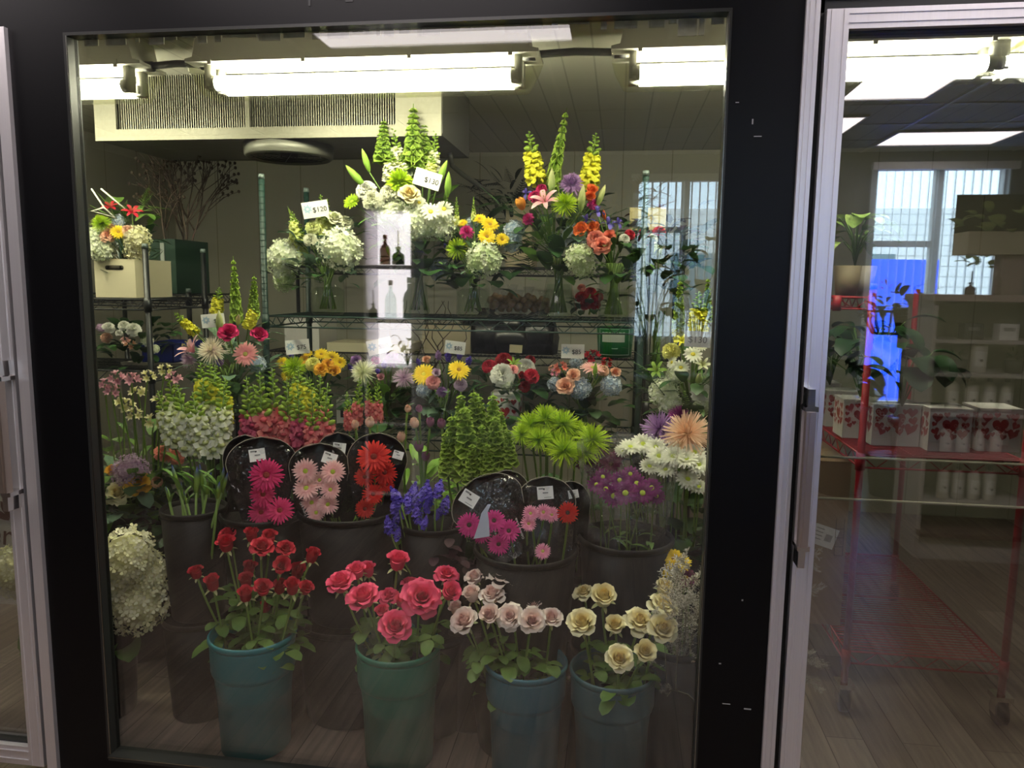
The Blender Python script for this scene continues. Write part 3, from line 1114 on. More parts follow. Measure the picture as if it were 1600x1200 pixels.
def put(kind, col, parent, loc, n, r, var=0, eye=None, spin=None, name=None):
    """bloom as a part of PARENT (parent must sit at its own origin with no rotation); its pieces are sub-parts"""
    if kind in ('rose', 'rosebud'):
        r *= 1.2 if kind == 'rose' else 1.6
    me, sub = bloom(kind, col, var, eye)
    o = link(name or PARTNAME[kind], me, parent)
    o.matrix_local = aim(n, RND.random() * 6 if spin is None else spin, loc, r)
    for nm, sm in sub:
        c = link(nm, sm, o)
    return o


def tocam(p, k=.5, jit=.15):
    v = (CAM - Vector(p)).normalized() * k + Vector((0, 0, 1)) * (1 - k)
    return v + Vector((RND.uniform(-jit, jit), RND.uniform(-jit, jit), RND.uniform(-jit, jit)))


def stem_path(a, b, bow=.02, n=5):
    a, b = Vector(a), Vector(b)
    side = Vector((RND.uniform(-bow, bow), RND.uniform(-bow, bow), 0))
    return [a.lerp(b, i / n) + side * sin(pi * i / n) for i in range(n + 1)]

# ------------------------------------------------------------------ builders for containers, stems, bouquets, cards, sleeves, racks
def bucket(label, cx, cy, z0, z1, R, m, collar=True, group=None, name='flower_bucket'):
    t = thing(name, label, 'bucket', (cx, cy, z0), group)
    h = z1 - z0
    rb = R * .79
    if collar:
        prof = [(rb * .96, 0), (rb, .006), (R * .86, h * .66), (R * .93, h * .685), (R * .955, h * .72), (R * .965, h * .92), (R * .97, h * .955)]
    else:
        prof = [(rb * .96, 0), (rb, .006), (R * .84, h * .3), (R * .96, h * .955)]
    inner = [(R * .93, h * .955), (R * .9, h * .7), (rb * .9, .02), (.005, .02)]
    mb = MB()
    mb.lathe([(.005, 0)] + prof + inner, 40)
    part('body', mb, m, t)
    mb = MB()
    mb.lathe([(R * .93, h * .95), (R * .975, h * .945), (R * 1.0, h * .965), (R * 1.0, h * .985), (R * .975, h), (R * .94, h * .995), (R * .93, h * .95)], 40)
    part('rim', mb, m, t)
    mb = MB()
    mb.lathe([(.004, h * .55), (R * .84, h * .55)], 24)
    part('water', mb, mat('bucket_water', '#1a2420', .1), t)
    return t


def vase(label, cx, cy, z0, h, r, shape='cyl', water=.6, group=None):
    t = thing('glass_vase', label, 'vase', (cx, cy, z0), group)
    pr = {'cyl': [(.95, 0), (1, .05), (1, .95), (1.03, 1)], 'jar': [(.85, 0), (.98, .06), (1, .5), (.95, .72), (.72, .84), (.72, .95), (.78, 1)],
          'flare': [(.62, 0), (.72, .06), (.6, .3), (.55, .5), (.75, .8), (1, 1)], 'hour': [(1, 0), (1.02, .05), (.8, .35), (.62, .7), (.7, .92), (.8, 1)]}[shape]
    mb = MB()
    mb.lathe([(.003, .004)] + [(r * a, h * b) for a, b in pr], 28)
    part('glass_body', mb, VASE, t)
    mb = MB()
    mb.lathe([(.003, .008)] + [(r * a * .95, h * b + .004) for a, b in pr if b < water] + [(r * .9 * (pr[-3][0]), h * water), (.003, h * water)], 28)
    part('water', mb, WATER, t)
    return t


def card(text, px, py, w, Y, tilt=0.0, label=None, foot=None, burst=True, hand=False, cardmat=None):
    p = at(px, py, Y)
    s = w / ppm(p)
    label = label or 'white price card reading %s on a clear pick' % text
    t = thing('price_card', label, 'price card', p, 'price cards')
    n = (CAM - p)
    n.z *= .3
    M = Matrix.Translation((0, 0, 0))
    ang = math.atan2(n.x, -n.y)
    R_ = RZ(ang) @ Matrix.Rotation(-tilt, 4, 'Y')
    hh = s * .31
    mb = MB()
    mb.box((-s / 2, 0, -hh), (s / 2, .0012, hh))
    c = part('card', mb, cardmat or CARD, t, False)
    c.matrix_local = R_
    if text:
        tm = text_mesh(text, s * (.27 if not hand else .36), INK if not hand else GREYINK)
        o = link('lettering', tm, c)
        o.matrix_local = Matrix.Translation((s * (.16 if burst else 0), -.001, -s * .03)) @ Matrix.Rotation(pi / 2, 4, 'X')
    if burst:
        b = MB()
        for k in range(14):
            a = 2 * pi * k / 14
            r0, r1 = s * .05, s * (.17 if k % 2 else .13)
            d = Vector((cos(a), 0, sin(a)))
            e = Vector((-sin(a), 0, cos(a))) * s * .018
            o0 = Vector((-s * .3, -.0004, s * .04))
            pts = [o0 + d * r0 - e * .5, o0 + d * r1 - e, o0 + d * r1 + e, o0 + d * r0 + e * .5]
            b.face([b.vert(q) for q in pts])
        part('flower_print', b, BLUEINK, c, False)
    if foot is not None:
        mb = MB()
        f = Vector(foot) - p
        mb.tube([(0, .003, -hh * .8), Vector((0, .003, -hh)).lerp(f, .5), f], .0018, .0018, 5)
        part('pick', mb, VASE, t)
    return t


def spike_matrix(pt, pb, wr, spin=0):
    d = pt - pb
    L = d.length
    return aim(d, spin, pb) @ Matrix.Diagonal((L * wr, L * wr, L, 1))


def stemthing(name, label, cat, group, kind, col, px, py, w, Y, base, var=0, eye=None, n=None, leaves=(), sepals=False, stem_r=.0035, top=None, wr=1.0, stemm=None, leafm=None, k=.5):
    """one loose cut flower: root at the foot of its stem, with bloom, stem, leaves as parts. top=(px, py) makes it a spike from (px, py) up to top."""
    base = Vector(base)
    p = at(px, py, Y)
    t = thing(name, label, cat, base, group)
    o3 = base
    if top is not None:
        pt = at(top[0], top[1], Y - .01)
        me, sub = bloom(kind, col, var, eye)
        o = link(PARTNAME[kind], me, t)
        o.matrix_local = Matrix.Translation(-o3) @ spike_matrix(pt, p, wr, RND.random() * 6)
        for nm, sm in sub:
            link(nm, sm, o)
        nd = (pt - p).normalized()
        bl = p
    else:
        r = w / 2 / ppm(p) * {'rose': 1.18, 'rosebud': 1.7}.get(kind, 1)
        nd = Vector(n).normalized() if n is not None else tocam(p, k).normalized()
        off = {'rose': .45, 'rosebud': .45, 'tulip': .7, 'bud': .9}.get(kind, .1)
        bl = p - nd * (off * r)
        me, sub = bloom(kind, col, var, eye)
        o = link(PARTNAME[kind], me, t)
        o.matrix_local = aim(nd, RND.random() * 6, bl - o3, r)
        for nm, sm in sub:
            link(nm, sm, o)
        if sepals:
            mb = MB()
            for q in range(5):
                mb.petal(RZ(q * 2 * pi / 5), .6 * r, .2 * r, 10 + RND.uniform(-35, 45), -35, .3 * r, 4, 2, .12 * r, 0, .05, .6, .3)
            mb.ball((0, 0, -.08 * r), .2 * r, 8, 5)
            so = part('sepals', mb, SEPAL, t)
            so.matrix_local = aim(nd, RND.random() * 6, bl - o3)
    # stem: leaves the bloom along its axis, bends down to the foot
    d = bl - base
    path = []
    c1 = bl - nd * min(.12, d.length * .4)
    for i in range(8):
        u = i / 7
        path.append(((bl * (1 - u) ** 2 + c1 * 2 * u * (1 - u) + base * u * u) - o3))
    mb = MB()
    mb.tube(path, stem_r, stem_r, 6)
    part('stem', mb, stemm or STEM, t)
    for (kind_l, s, L) in leaves:
        i = s * 6
        q = path[int(i)].lerp(path[int(i) + 1], i - int(i))
        lo = link('leaf', leaf_mesh(kind_l, leafm or LEAF), t)
        lo.matrix_local = Matrix.Translation(q) @ RZ(RND.random() * 6.28) @ Matrix.Rotation(RND.uniform(-.3, .3), 4, 'Y') @ Matrix.Scale(L, 4)
    return t


def foliage(parent, c, R, n, kinds, m, z=(-.4, .6), size=(.06, .1), name='foliage', seed=0, up=.3):
    """leaves round a centre, as one part"""
    rnd = random.Random(seed + n)
    mb = MB()
    for i in range(n):
        a = GA * i + rnd.uniform(-.3, .3)
        rr = R * rnd.uniform(.35, 1.0)
        zz = R * rnd.uniform(*z)
        L = rnd.uniform(*size) * .85
        if sin(a) < -.25 and name == 'foliage':
            zz -= R * .5
            rr *= .8
        M = Matrix.Translation(Vector(c) + Vector((cos(a) * rr, sin(a) * rr, zz))) @ RZ(a + rnd.uniform(-.5, .5)) @ Matrix.Rotation(-rnd.uniform(-.5, .8) - up * .5, 4, 'Y') @ Matrix.Scale(L, 4)
        kd = kinds[i % len(kinds)]
        W = {'broad': .55, 'lance': .22, 'blade': .12, 'round': .85, 'fern': .3}[kd]
        if kd == 'fern':
            for q in range(9):
                for sg in (-1, 1):
                    mb.petal(M @ Matrix.Translation((q * .1, 0, 0)) @ RZ(sg * 1.0), .32 * (1 - q / 11), .07, 8, -10, 0, 1, 1, 0, 0, .3, .6, .5)
            mb.tube([M @ Vector((0, 0, 0)), M @ Vector((1, 0, 0))], .002, .001, 3, cap=False)
        else:
            mb.petal(M, 1.0, W, 15, -25, W * 1.2, 5, 2, 0, 0, .08, .2, .45)
    return part(name, mb, m, parent)


def arrangement(name, label, cat, base, blooms, fol=(), stems=6, stem_to=None, group=None, center=None):
    """a bouquet that stands in a vase: root at its foot; every bloom a part of its own"""
    base = Vector(base)
    t = thing(name, label, cat, base, group)
    ctr = Vector(center) if center is not None else None
    pts = []
    for b in blooms:
        kind, col = b[0], b[1]
        if kind in ('snap', 'bells') or (kind == 'caspia'):
            _, _, bx, by, tx, ty, Y = b[:7]
            wr = b[7] if len(b) > 7 else 1.0
            var = b[8] if len(b) > 8 else 0
            pt, pb = at(tx, ty, Y), at(bx, by, Y)
            me, sub = bloom(kind, col, var)
            o = link(PARTNAME[kind], me, t)
            o.matrix_local = Matrix.Translation(-base) @ spike_matrix(pt, pb, wr, RND.random() * 6)
            for nm, sm in sub:
                link(nm, sm, o)
            pts.append(pb)
        else:
            _, _, px, py, w, Y = b[:6]
            opt = b[6] if len(b) > 6 else {}
            p = at(px, py, Y)
            r = w / 2 / ppm(p) * (2.4 if kind == 'bud' else 1)
            if 'n' in opt:
                n = Vector(opt['n'])
            else:
                n = tocam(p, opt.get('k', .55), .1)
                if ctr is not None:
                    n = n.normalized() + (p - ctr).normalized() * .8
            n.normalize()
            off = {'rose': .45, 'rosebud': .5, 'tulip': .8, 'bud': 1.0, 'hydrangea': .15, 'lily': .3, 'carnation': .3}.get(kind, .1)
            put(kind, col, t, p - n * off * r - base, n, r, opt.get('v', RND.randrange(3)), opt.get('eye'))
            pts.append(p - n * (off * r + .004))
    if ctr is not None:
        for q in pts:
            foot = ctr + Vector((0, -.03, -.1))
            mb = MB()
            mid = q.lerp(foot, .5) + Vector((0, .02, .015))
            mb.tube([q - base, mid - base, foot - base], .0028, .0028, 5)
            part('flower_stem', mb, STEM, t)
    for (c, R, n, kinds, m, size) in fol:
        foliage(t, Vector(c) - base, R, int(n * 1.4), kinds, m, size=size, seed=len(pts))
    if stems:
        top = Vector(stem_to) if stem_to is not None else base + Vector((0, 0, .2))
        for i in range(stems):
            a = GA * i
            mb = MB()
            lo = Vector((cos(a) * .035, sin(a) * .035, .012))
            hi = top - base + Vector((cos(a + 2.5) * .035, sin(a + 2.5) * .035, .04))
            mb.tube([lo, lo.lerp(hi, .5) * 1.0 + Vector((cos(a), sin(a), 0)) * .004, hi], .0045, .004, 6)
            part('stem', mb, STEM, t)
    return t


def sleeve(label, bx, by, tx, ty, wt, wb, Y, dY=.0, back=True, bulge=.045, tagp=None, front=.9, group='flower sleeves', bmat=None, tilt=.1, text=None):
    """clear-fronted flower sleeve: (bx, by) foot, (tx, ty) top; widths in pixels"""
    pb, pt = at(bx, by, Y), at(tx, ty, Y + dY)
    t = thing('flower_sleeve', label, 'sleeve', pb, group)
    k = 1 / ppm((pb + pt) / 2)
    hb, ht = wb * k / 2, wt * k / 2
    ax = (pt - pb)
    L = ax.length
    a = ax.normalized()
    view = ((pb + pt) / 2 - CAM).normalized()
    sd_ = view.cross(a).normalized()
    nb = a.cross(sd_).normalized()
    if nb.dot(view) < 0:
        nb = -nb
    if sd_.dot(RGT) < 0:
        sd_ = -sd_

    def half(s):
        s1 = .68
        if s <= s1:
            return hb + (ht - hb) * (s / s1) ** .85
        return ht * sqrt(max(0, 1 - ((s - s1) / (1 - s1)) ** 2)) + .0005

    def sheet(sg, smax, m, nm, cr=0.0):
        mb = MB()
        rows = []
        for i in range(19):
            s = smax * i / 18
            h = half(s)
            rows.append([a * (s * L) + sd_ * (h * u) + nb * (sg * bulge * (1 - abs(u) ** 2.2) * (.35 + .65 * s) + cr * sin(9 * u + 5 * s)) for u in [-1 + 2 * j / 12 for j in range(13)]])
        mb.grid(rows)
        return part(nm, mb, m, t)
    if back:
        sheet(1, 1.0, bmat or mat('black_sleeve_film', '#120f10', .3), 'back_panel')
        # bright cut edge of the film along the rounded top
        mb = MB()
        pth = []
        for i in range(31):
            u = -1 + 2 * i / 30
            s = .5 + .5 * cos(u * pi / 2) ** .8 if abs(u) < 1 else .5
            s = min(1, max(.45, s))
            pth.append(a * (s * L) + sd_ * (half(s) * (1 if u > 0 else -1 if u < 0 else 0)))
        mb.tube(pth, .0011, .0011, 4)
        part('film_edge', mb, mat('film_edge', '#a8a294', .25), t)
    sheet(-1, front, FILM, 'front_film', .004)
    if tagp:
        x, y, w, ang = tagp
        c = at(x, y, Y - .02)
        s = w / ppm(c)
        mb = MB()
        mb.box((-s / 2, 0, -s * .4), (s / 2, .001, s * .4))
        o = part('tag', mb, CARD, t, False)
        R_ = Matrix.Rotation(-ang, 4, 'Y')
        o.matrix_local = Matrix.Translation(c - pb) @ RZ(math.atan2((CAM - c).x, -(CAM - c).y)) @ Matrix.Rotation(-.25, 4, 'X') @ R_
        g = MB()
        g.box((-s * .4, -.0012, s * .22), (-s * .12, -.0004, s * .32))
        g.box((-s * .16, -.0012, -s * .04), (s * .18, -.0004, s * .04))
        g.box((-s * .1, -.0012, -s * .3), (s * .36, -.0004, -s * .27))
        part('print', g, GREYINK, o, False)
        g = MB()
        g.ball((-s * .06, -.0008, s * .24), s * .06, 8, 4)
        part('print_dot', g, INK, o)
    return t


def rack(name, label, x0, x1, y0, y1, ztop, shelves, m, zfoot=FZ, casters=False, pr=.0127, wires=True, dz=.045, grooves=True):
    t = thing(name, label, 'shelving', ((x0 + x1) / 2, (y0 + y1) / 2, zfoot))
    o = Vector(((x0 + x1) / 2, (y0 + y1) / 2, zfoot))
    for x in (x0, x1):
        for y in (y0, y1):
            mb = MB()
            zb = zfoot + (.11 if casters else 0)
            mb.tube([(x - o.x, y - o.y, zb - zfoot), (x - o.x, y - o.y, ztop - zfoot)], pr, pr, 10)
            if grooves:
                z = zb + .05
                while z < ztop - .02:
                    mb.tube([(x - o.x, y - o.y, z - zfoot - .0012), (x - o.x, y - o.y, z - zfoot + .0012)], pr * 1.06, pr * 1.06, 10, cap=False)
                    z += .0254
            pp = part('post', mb, m, t)
            cp = MB()
            cp.tube([(x - o.x, y - o.y, ztop - zfoot - .012), (x - o.x, y - o.y, ztop - zfoot + .008)], pr * 1.15, pr * .95, 10)
            part('post_cap', cp, mat('grey_cap', '#5d6a66', .4), pp)
            if casters:
                cb = MB()
                cb.tube([(x - o.x - .014, y - o.y, .045), (x - o.x + .014, y - o.y, .045)], .045, .045, 18)
                wv = part('caster', cb, BLACK, t)
                cb = MB()
                cb.box((x - o.x - .024, y - o.y - .02, .04), (x - o.x - .018, y - o.y + .02, .1))
                cb.box((x - o.x + .018, y - o.y - .02, .04), (x - o.x + .024, y - o.y + .02, .1))
                cb.box((x - o.x - .03, y - o.y - .03, .095), (x - o.x + .03, y - o.y + .03, .112))
                part('caster_fork', cb, CHROME, wv, False)
    for z in shelves:
        mb = MB()
        ax0, ax1, ay0, ay1 = x0 - o.x, x1 - o.x, y0 - o.y, y1 - o.y
        if isinstance(z, tuple):
            z, ax0, ax1, ay0, ay1 = z[0], z[1] - o.x, z[2] - o.x, z[3] - o.y, z[4] - o.y
        zz = z - zfoot - .006
        for (p, q) in (((ax0, ay0), (ax1, ay0)), ((ax0, ay1), (ax1, ay1)), ((ax0, ay0), (ax0, ay1)), ((ax1, ay0), (ax1, ay1))):
            P0, P1 = Vector((p[0], p[1], zz)), Vector((q[0], q[1], zz))
            dn = Vector((0, 0, -dz))
            mb.tube([P0, P1], .0038, .0038, 5)
            mb.tube([P0 + dn, P1 + dn], .0038, .0038, 5)
            nn = max(2, int((P1 - P0).length / .05))
            zz_ = [P0.lerp(P1, i / nn) + (dn if i % 2 else Vector((0, 0, 0))) for i in range(nn + 1)]
            mb.tube(zz_, .0025, .0025, 4)
        for i in range(3):
            y = ay0 + (ay1 - ay0) * (i + 1) / 4
            mb.tube([(ax0, y, zz - .004), (ax1, y, zz - .004)], .003, .003, 4)
        if not wires:
            nw = int((ay1 - ay0) / .022)
            for i in range(1, nw):
                y = ay0 + (ay1 - ay0) * i / nw
                mb.tube([(ax0, y, zz + .002), (ax1, y, zz + .002)], .0024, .0024, 4, cap=False)
        nw = int((ax1 - ax0) / .026) if wires else 3
        for i in range(1, nw):
            x = ax0 + (ax1 - ax0) * i / nw
            mb.tube([(x, ay0, zz + .002), (x, ay1, zz + .002)], .0017, .0017, 4, cap=False)
        for x in (ax0, ax1):
            for y in (ay0, ay1):
                mb.tube([(x, y, zz - dz - .008), (x, y, zz + .008)], pr * 1.35, pr * 1.3, 10)
        part('shelf', mb, m, t)
    return t


def carton(label, lo, hi, m, name='carton', handle=False, cat='box', tape=True, group=None):
    c = ((lo[0] + hi[0]) / 2, (lo[1] + hi[1]) / 2, lo[2])
    t = thing(name, label, cat, c, group)
    w, d, h = (hi[0] - lo[0]) / 2, (hi[1] - lo[1]) / 2, hi[2] - lo[2]
    part('box_body', boxes(((-w, -d, 0), (w, d, h - .004))), m, t, False)
    part('lid_flap', boxes(((-w - .001, -d - .001, h - .004), (w + .001, -.001, h)), ((-w - .001, .001, h - .004), (w + .001, d + .001, h))), m, t, False)
    if tape:
        part('tape', boxes(((-.02, -d - .0015, h - .001), (.02, d + .0015, h + .001))), mat('packing_tape', '#b59a6c', .25), t, False)
    if handle:
        mb = MB()
        for sg in (-1, 1):
            mb.tube([(sg * w * .35, -d - .001, h * .78), (sg * w * .35, -d + .004, h * .78)], h * .06, h * .06, 14)
        mb.box((-w * .35, -d - .001, h * .72), (w * .35, -d + .004, h * .84))
        part('hand_hole', mb, mat('hole_dark', '#3a3426', .8), t)
    return t

# ------------------------------------------------------------------ cooler equipment
def light_fixture(label, x0, x1, y, zb=2.10):
    """closed fluorescent fitting: pale housing under the ceiling, clear cover, two tubes"""
    xm = (x0 + x1) / 2
    t = thing('fluorescent_light', label, 'light', (xm, y, CZ), 'cooler fluorescent lights')
    h = (x1 - x0) / 2
    zt = 0
    D = zb - CZ
    hm = mat('light_housing', '#cbc8ba', .5)
    mb = MB()
    mb.prism([(-h + .05, zt), (h - .05, zt), (h - .03, D * .42), (h, D * .45), (h, D * .5), (-h, D * .5), (-h, D * .45), (-h + .03, D * .42)], -.085, .085)
    part('housing', mb, hm, t, False)
    mb = MB()
    pr = [(-h, D * .5), (-h + .012, D * .72), (-h + .045, D * .98), (-h + .06, D), (h - .06, D), (h - .045, D * .98), (h - .012, D * .72), (h, D * .5)]
    rows = []
    for (yy, sc_) in ((-.085, 0), (-.08, .7), (-.05, 1), (.05, 1), (.08, .7), (.085, 0)):
        rows.append([(x, yy, D * .5 + (z - D * .5) * max(sc_, .02)) for x, z in pr])
    mb.grid(rows)
    part('diffuser', mb, LENS, t)
    for yy in (-.04, .04):
        mb = MB()
        mb.tube([(-h + .1, yy, D * .8), (h - .1, yy, D * .8)], .026, .026, 14)
        o = part('tube', mb, TUBE, t)
        for sx_ in (-1, 1):
            e = MB()
            e.tube([(sx_ * (h - .1), yy, D * .8), (sx_ * (h - .075), yy, D * .8)], .0265, .0265, 12)
            e.box((sx_ * (h - .075) - .012, yy - .02, D * .5), (sx_ * (h - .075) + .012, yy + .02, D * .9))
            part('tube_cap', e, mat('tube_cap', '#c9c8bf', .4), o)
    for f in (-.85, -.3, .3, .85):
        mb = MB()
        mb.box((f * h - .007, -.089, D * .55), (f * h + .007, -.084, D * .42))
        part('clip', mb, hm, t, False)
    return t


FY = .85
fa, fb = at(308, 110, FY).x, at(845, 105, FY).x
FZB = at(600, 148, FY).z
light_fixture('long fluorescent light in the middle of the cooler ceiling, above the tallest white bouquet', fa, fb, FY, FZB)
fc = at(955, 100, FY).x
light_fixture('fluorescent light cut by the right edge of the fixed pane', fc, fc + (fb - fa), FY, FZB)
fd = at(240, 110, FY).x
light_fixture('fluorescent light at the left end of the row, cut by the black post', fd - (fb - fa), fd, FY, FZB)
# grey conduits that join the fittings
for i, (x0, x1, py0, py1) in enumerate(((fd - .04, fa + .06, 100, 98), (fb - .06, fc + .05, 76, 74))):
    mb = MB()
    z = CZ - .1
    mb.tube([(x0, FY, z), ((x0 + x1) / 2, FY, z + .008), (x1, FY, z)], .013, .013, 10)
    cn = solid('conduit', mb, mat('grey_conduit', '#5d5d5c', .5), 'grey conduit between the %s ceiling lights' % ('left two' if i == 0 else 'right two'), 'conduit')
    for xx in (x0 + .02, x1 - .02):
        k = MB()
        k.tube([(xx - .02, FY, z), (xx + .02, FY, z)], .019, .019, 10)
        part('conduit_collar', k, mat('grey_conduit_collar', '#4d4d4c', .5), cn)

# evaporator with its coil, hanging under the ceiling
ex0, ex1 = at(148, 180, 1.3).x, at(690, 180, 1.3).x
ez0 = at(420, 215, 1.3).z
ev = thing('evaporator_unit', 'wide galvanised evaporator unit with finned coil hanging under the ceiling', 'cooling unit', ((ex0 + ex1) / 2, 1.6, ez0))
hw = (ex1 - ex0) / 2
H = CZ - ez0
part('casing', boxes(((-hw, -.3, .0), (hw, .3, .008)), ((-hw, -.28, .008), (-hw + .006, .3, H)), ((hw - .006, -.28, .008), (hw, .3, H)), ((-hw, .294, .008), (hw, .3, H)), ((-hw, -.28, H - .006), (hw, .3, H))), mat('evaporator_casing', '#6f6e66', .5, .4), ev, False)
lip = boxes(((-hw, -.305, -.004), (hw, -.298, .045)))
part('drip_lip', lip, STEEL, ev, False)
part('end_plate', boxes(((-hw, -.304, .045), (-hw + .105, -.29, H - .004))), STEEL, ev, False)
part('end_plate', boxes(((hw - .2, -.304, .045), (hw, -.29, H - .004))), STEEL, ev, False)
part('centre_strap', boxes(((-hw * .0 - .08, -.304, .045), (-.06, -.292, H - .004))), STEEL, ev, False)
mb = MB()
nf = 120
for i in range(nf):
    x = -hw + .105 + (2 * hw - .305) * (i + .5) / nf
    mb.box((x - .0018, -.285, .045), (x + .0018, -.26, H - .004))
part('coil_fins', mb, mat('coil_fin', '#8f8d7e', .4, .7), ev, False)
mb = MB()
for k in range(6):
    z = .05 + (H - .06) * k / 5
    mb.tube([(-hw + .1, -.272, z), (hw - .2, -.272, z)], .006, .006, 6)
mb.box((-hw + .1, -.262, .045), (hw - .2, -.258, H - .004))
part('coil_pipes', mb, mat('coil_back', '#23221c', .6, .3), ev, False)
fc_ = atz(452, 242, ez0 - .04)
mb = MB()
R_ = .2
mb.lathe([(R_ * .93, .05), (R_ * 1.02, .05), (R_, .0), (R_ * .93, -.01), (R_ * .93, .05)], 40)
fn = part('fan_ring', mb, mat('fan_ring', '#8a897e', .4, .3), ev)
fn.location = (fc_.x - (ex0 + ex1) / 2, fc_.y - 1.6, -.05)
mb = MB()
for k in range(5):
    mb.petal(RZ(k * 2 * pi / 5), .15, .12, 12, 18, 0, 3, 2, .03, .02, .8, .4, .8)
mb.lathe([(.04, 0), (.04, .04), (.003, .042)], 16)
fb_ = part('fan_blades', mb, BLACKPL, fn)
mb = MB()
for k in range(6):
    r = R_ * (k + 1) / 7
    mb.lathe([(r - .0015, 0), (r + .0015, 0), (r + .0015, .003), (r - .0015, .003), (r - .0015, 0)], 28)
for k in range(3):
    a = k * pi / 3
    mb.tube([(R_ * .95 * cos(a), R_ * .95 * sin(a), .001), (-R_ * .95 * cos(a), -R_ * .95 * sin(a), .001)], .002, .002, 4)
fg = part('fan_guard', mb, BLACKWIRE, fn)
# drain pipe that leaves the unit
mb = MB()
mb.tube([at(703, 240, 1.7), at(706, 258, 1.75), at(722, 272, 1.85), at(748, 290, 2.0), at(772, 303, 2.15), at(778, 330, 2.2)], .012, .012, 8)
solid('drain_pipe', mb, mat('grey_pipe', '#55554f', .5), 'grey drain pipe curving down from the right end of the evaporator', 'pipe')

# ------------------------------------------------------------------ shelving
rk = rack('wire_shelving', 'green wire shelving with two tiers across the middle of the cooler', at(412, 400, 1.1).x, at(1005, 400, 1.1).x, 1.1, 1.56, 1.885, (1.31, .80), GREENWIRE)
SH1, SH2 = 1.31, .80
bk = rack('wire_shelving', 'dark wire shelving at the back wall behind the green one', -2.15, .35, 2.45, 2.95, 1.75, (1.555, 1.03), BLACKWIRE, grooves=False)
lk = rack('wire_shelving', 'dark wire shelving at the left beside the black post', -2.9, -2.06, 1.15, 1.62, 1.6, (1.37, 1.05), BLACKWIRE, grooves=False)
rr = rack('wire_shelving', 'red wire shelving on casters behind the right door', .855, 1.385, .78, 1.85, 1.46, (.88, .155, (at(1320, 462, 1.3).z, .855, .985, 1.2, 1.85)), REDWIRE, casters=True, grooves=False, wires=False)
rt = rack('wire_shelving', 'dark wire shelving by the right end of the green one', .13, .6, 1.35, 1.7, 1.65, (.95,), BLACKWIRE, grooves=False)

# ------------------------------------------------------------------ front row: four teal buckets of roses
TB = []
bw = ['the leftmost teal bucket', 'the second teal bucket', 'the third teal bucket', 'the rightmost teal bucket']
for i, (px, py, w, lab) in enumerate(((395, 985, 134, 'blue-teal flower bucket of red roses, leftmost of the four'), (623, 1003, 134, 'green-teal flower bucket of hot pink roses'),
                                      (822, 1030, 131, 'blue-teal flower bucket of blush roses with reddish stains'), (958, 1042, 136, 'dull grey-teal flower bucket of cream roses'))):
    c = at(px, py, .26)
    TB.append((c, w / 2 / ppm(c)))
    bucket(lab, c.x, c.y, FZ, c.z, w / 2 / ppm(c), TEALS[i], group='teal rose buckets')

ROSES = [
    ('red', 'dark red rose', 0, [(353, 849, 40, .27), (357, 833, 30, .31), (393, 835, 26, .3), (409, 855, 37, .25), (421, 838, 32, .3), (446, 857, 30, .3), (440, 884, 37, .22, .75), (488, 868, 27, .3),
                                 (306, 894, 32, .26), (332, 911, 28, .22), (389, 888, 26, .3), (384, 907, 26, .25), (411, 919, 38, .18), (384, 929, 27, .16), (437, 917, 26, .26), (457, 917, 28, .2), (478, 919, 32, .24), (415, 948, 22, .3), (465, 893, 28, .33)]),
    ('hot', 'hot pink rose', 1, [(532, 910, 46, .22), (557, 892, 40, .28), (575, 890, 26, .32), (568, 932, 52, .18), (622, 876, 46, .3), (607, 930, 30, .28), (642, 913, 32, .32), (597, 955, 30, .22),
                                 (659, 933, 54, .17, .8), (618, 978, 52, .12, .6), (704, 925, 42, .2, .75), (698, 897, 34, .3), (626, 939, 22, .24)]),
    ('blush', 'blush pink rose', 2, [(786, 900, 44, .3), (742, 901, 32, .32), (737, 928, 38, .26), (769, 928, 38, .25), (725, 969, 44, .17, .7), (765, 961, 42, .17, .7), (797, 963, 38, .17, .75), (832, 969, 42, .15, .75),
                                     (834, 944, 32, .28), (813, 945, 24, .3), (861, 965, 36, .22), (713, 951, 26, .28)]),
    ('creamrose', 'cream rose', 3, [(943, 932, 52, .28, .6), (912, 925, 30, .34), (909, 972, 48, .2), (961, 977, 42, .22, .6), (1000, 970, 44, .22, .6), (1035, 982, 48, .18, .7), (1038, 918, 38, .33), (1037, 945, 44, .28), (968, 1028, 44, .08, .7), (1008, 1018, 46, .12, .7)]),
]
SHAPE = {0: 'half open', 1: 'open', 2: 'wide open', 3: 'tight'}
for col, nm, bi, lst in ROSES:
    c, R = TB[bi]
    order = sorted(range(len(lst)), key=lambda i: lst[i][0])
    for i, L in enumerate(lst):
        px, py, w, Y = L[:4]
        k = (L[4] if len(L) > 4 else .38) * .8
        rank = order.index(i)
        p = at(px, py, Y)
        small = w < 29
        var = (i * 2 + bi) % 3 if col != 'red' else i % 2
        out = Vector((p.x - c.x, p.y - c.y, 0)) * (1.6 if not small else 1.0)
        n = tocam(p, k, .12).normalized() + out
        a = GA * i
        base = (c.x + .06 * cos(a), c.y + .06 * sin(a), FZ + .03)
        lv = [('rose', .52 + .12 * RND.random(), .085 + .02 * RND.random()), ('rose', .7 + .1 * RND.random(), .08), ('rose', .6, .08), ('rose', .5, .085)]
        stemthing('cut_rose', '%s %s in %s, %s from the left' % ('tight' if small else SHAPE[var], nm, bw[bi], ORD[rank]), 'rose', '%ss in %s' % (nm, bw[bi]), 'rosebud' if small else 'rose', col, px, py, w, Y, base, var, None, n, lv, True, .0038)

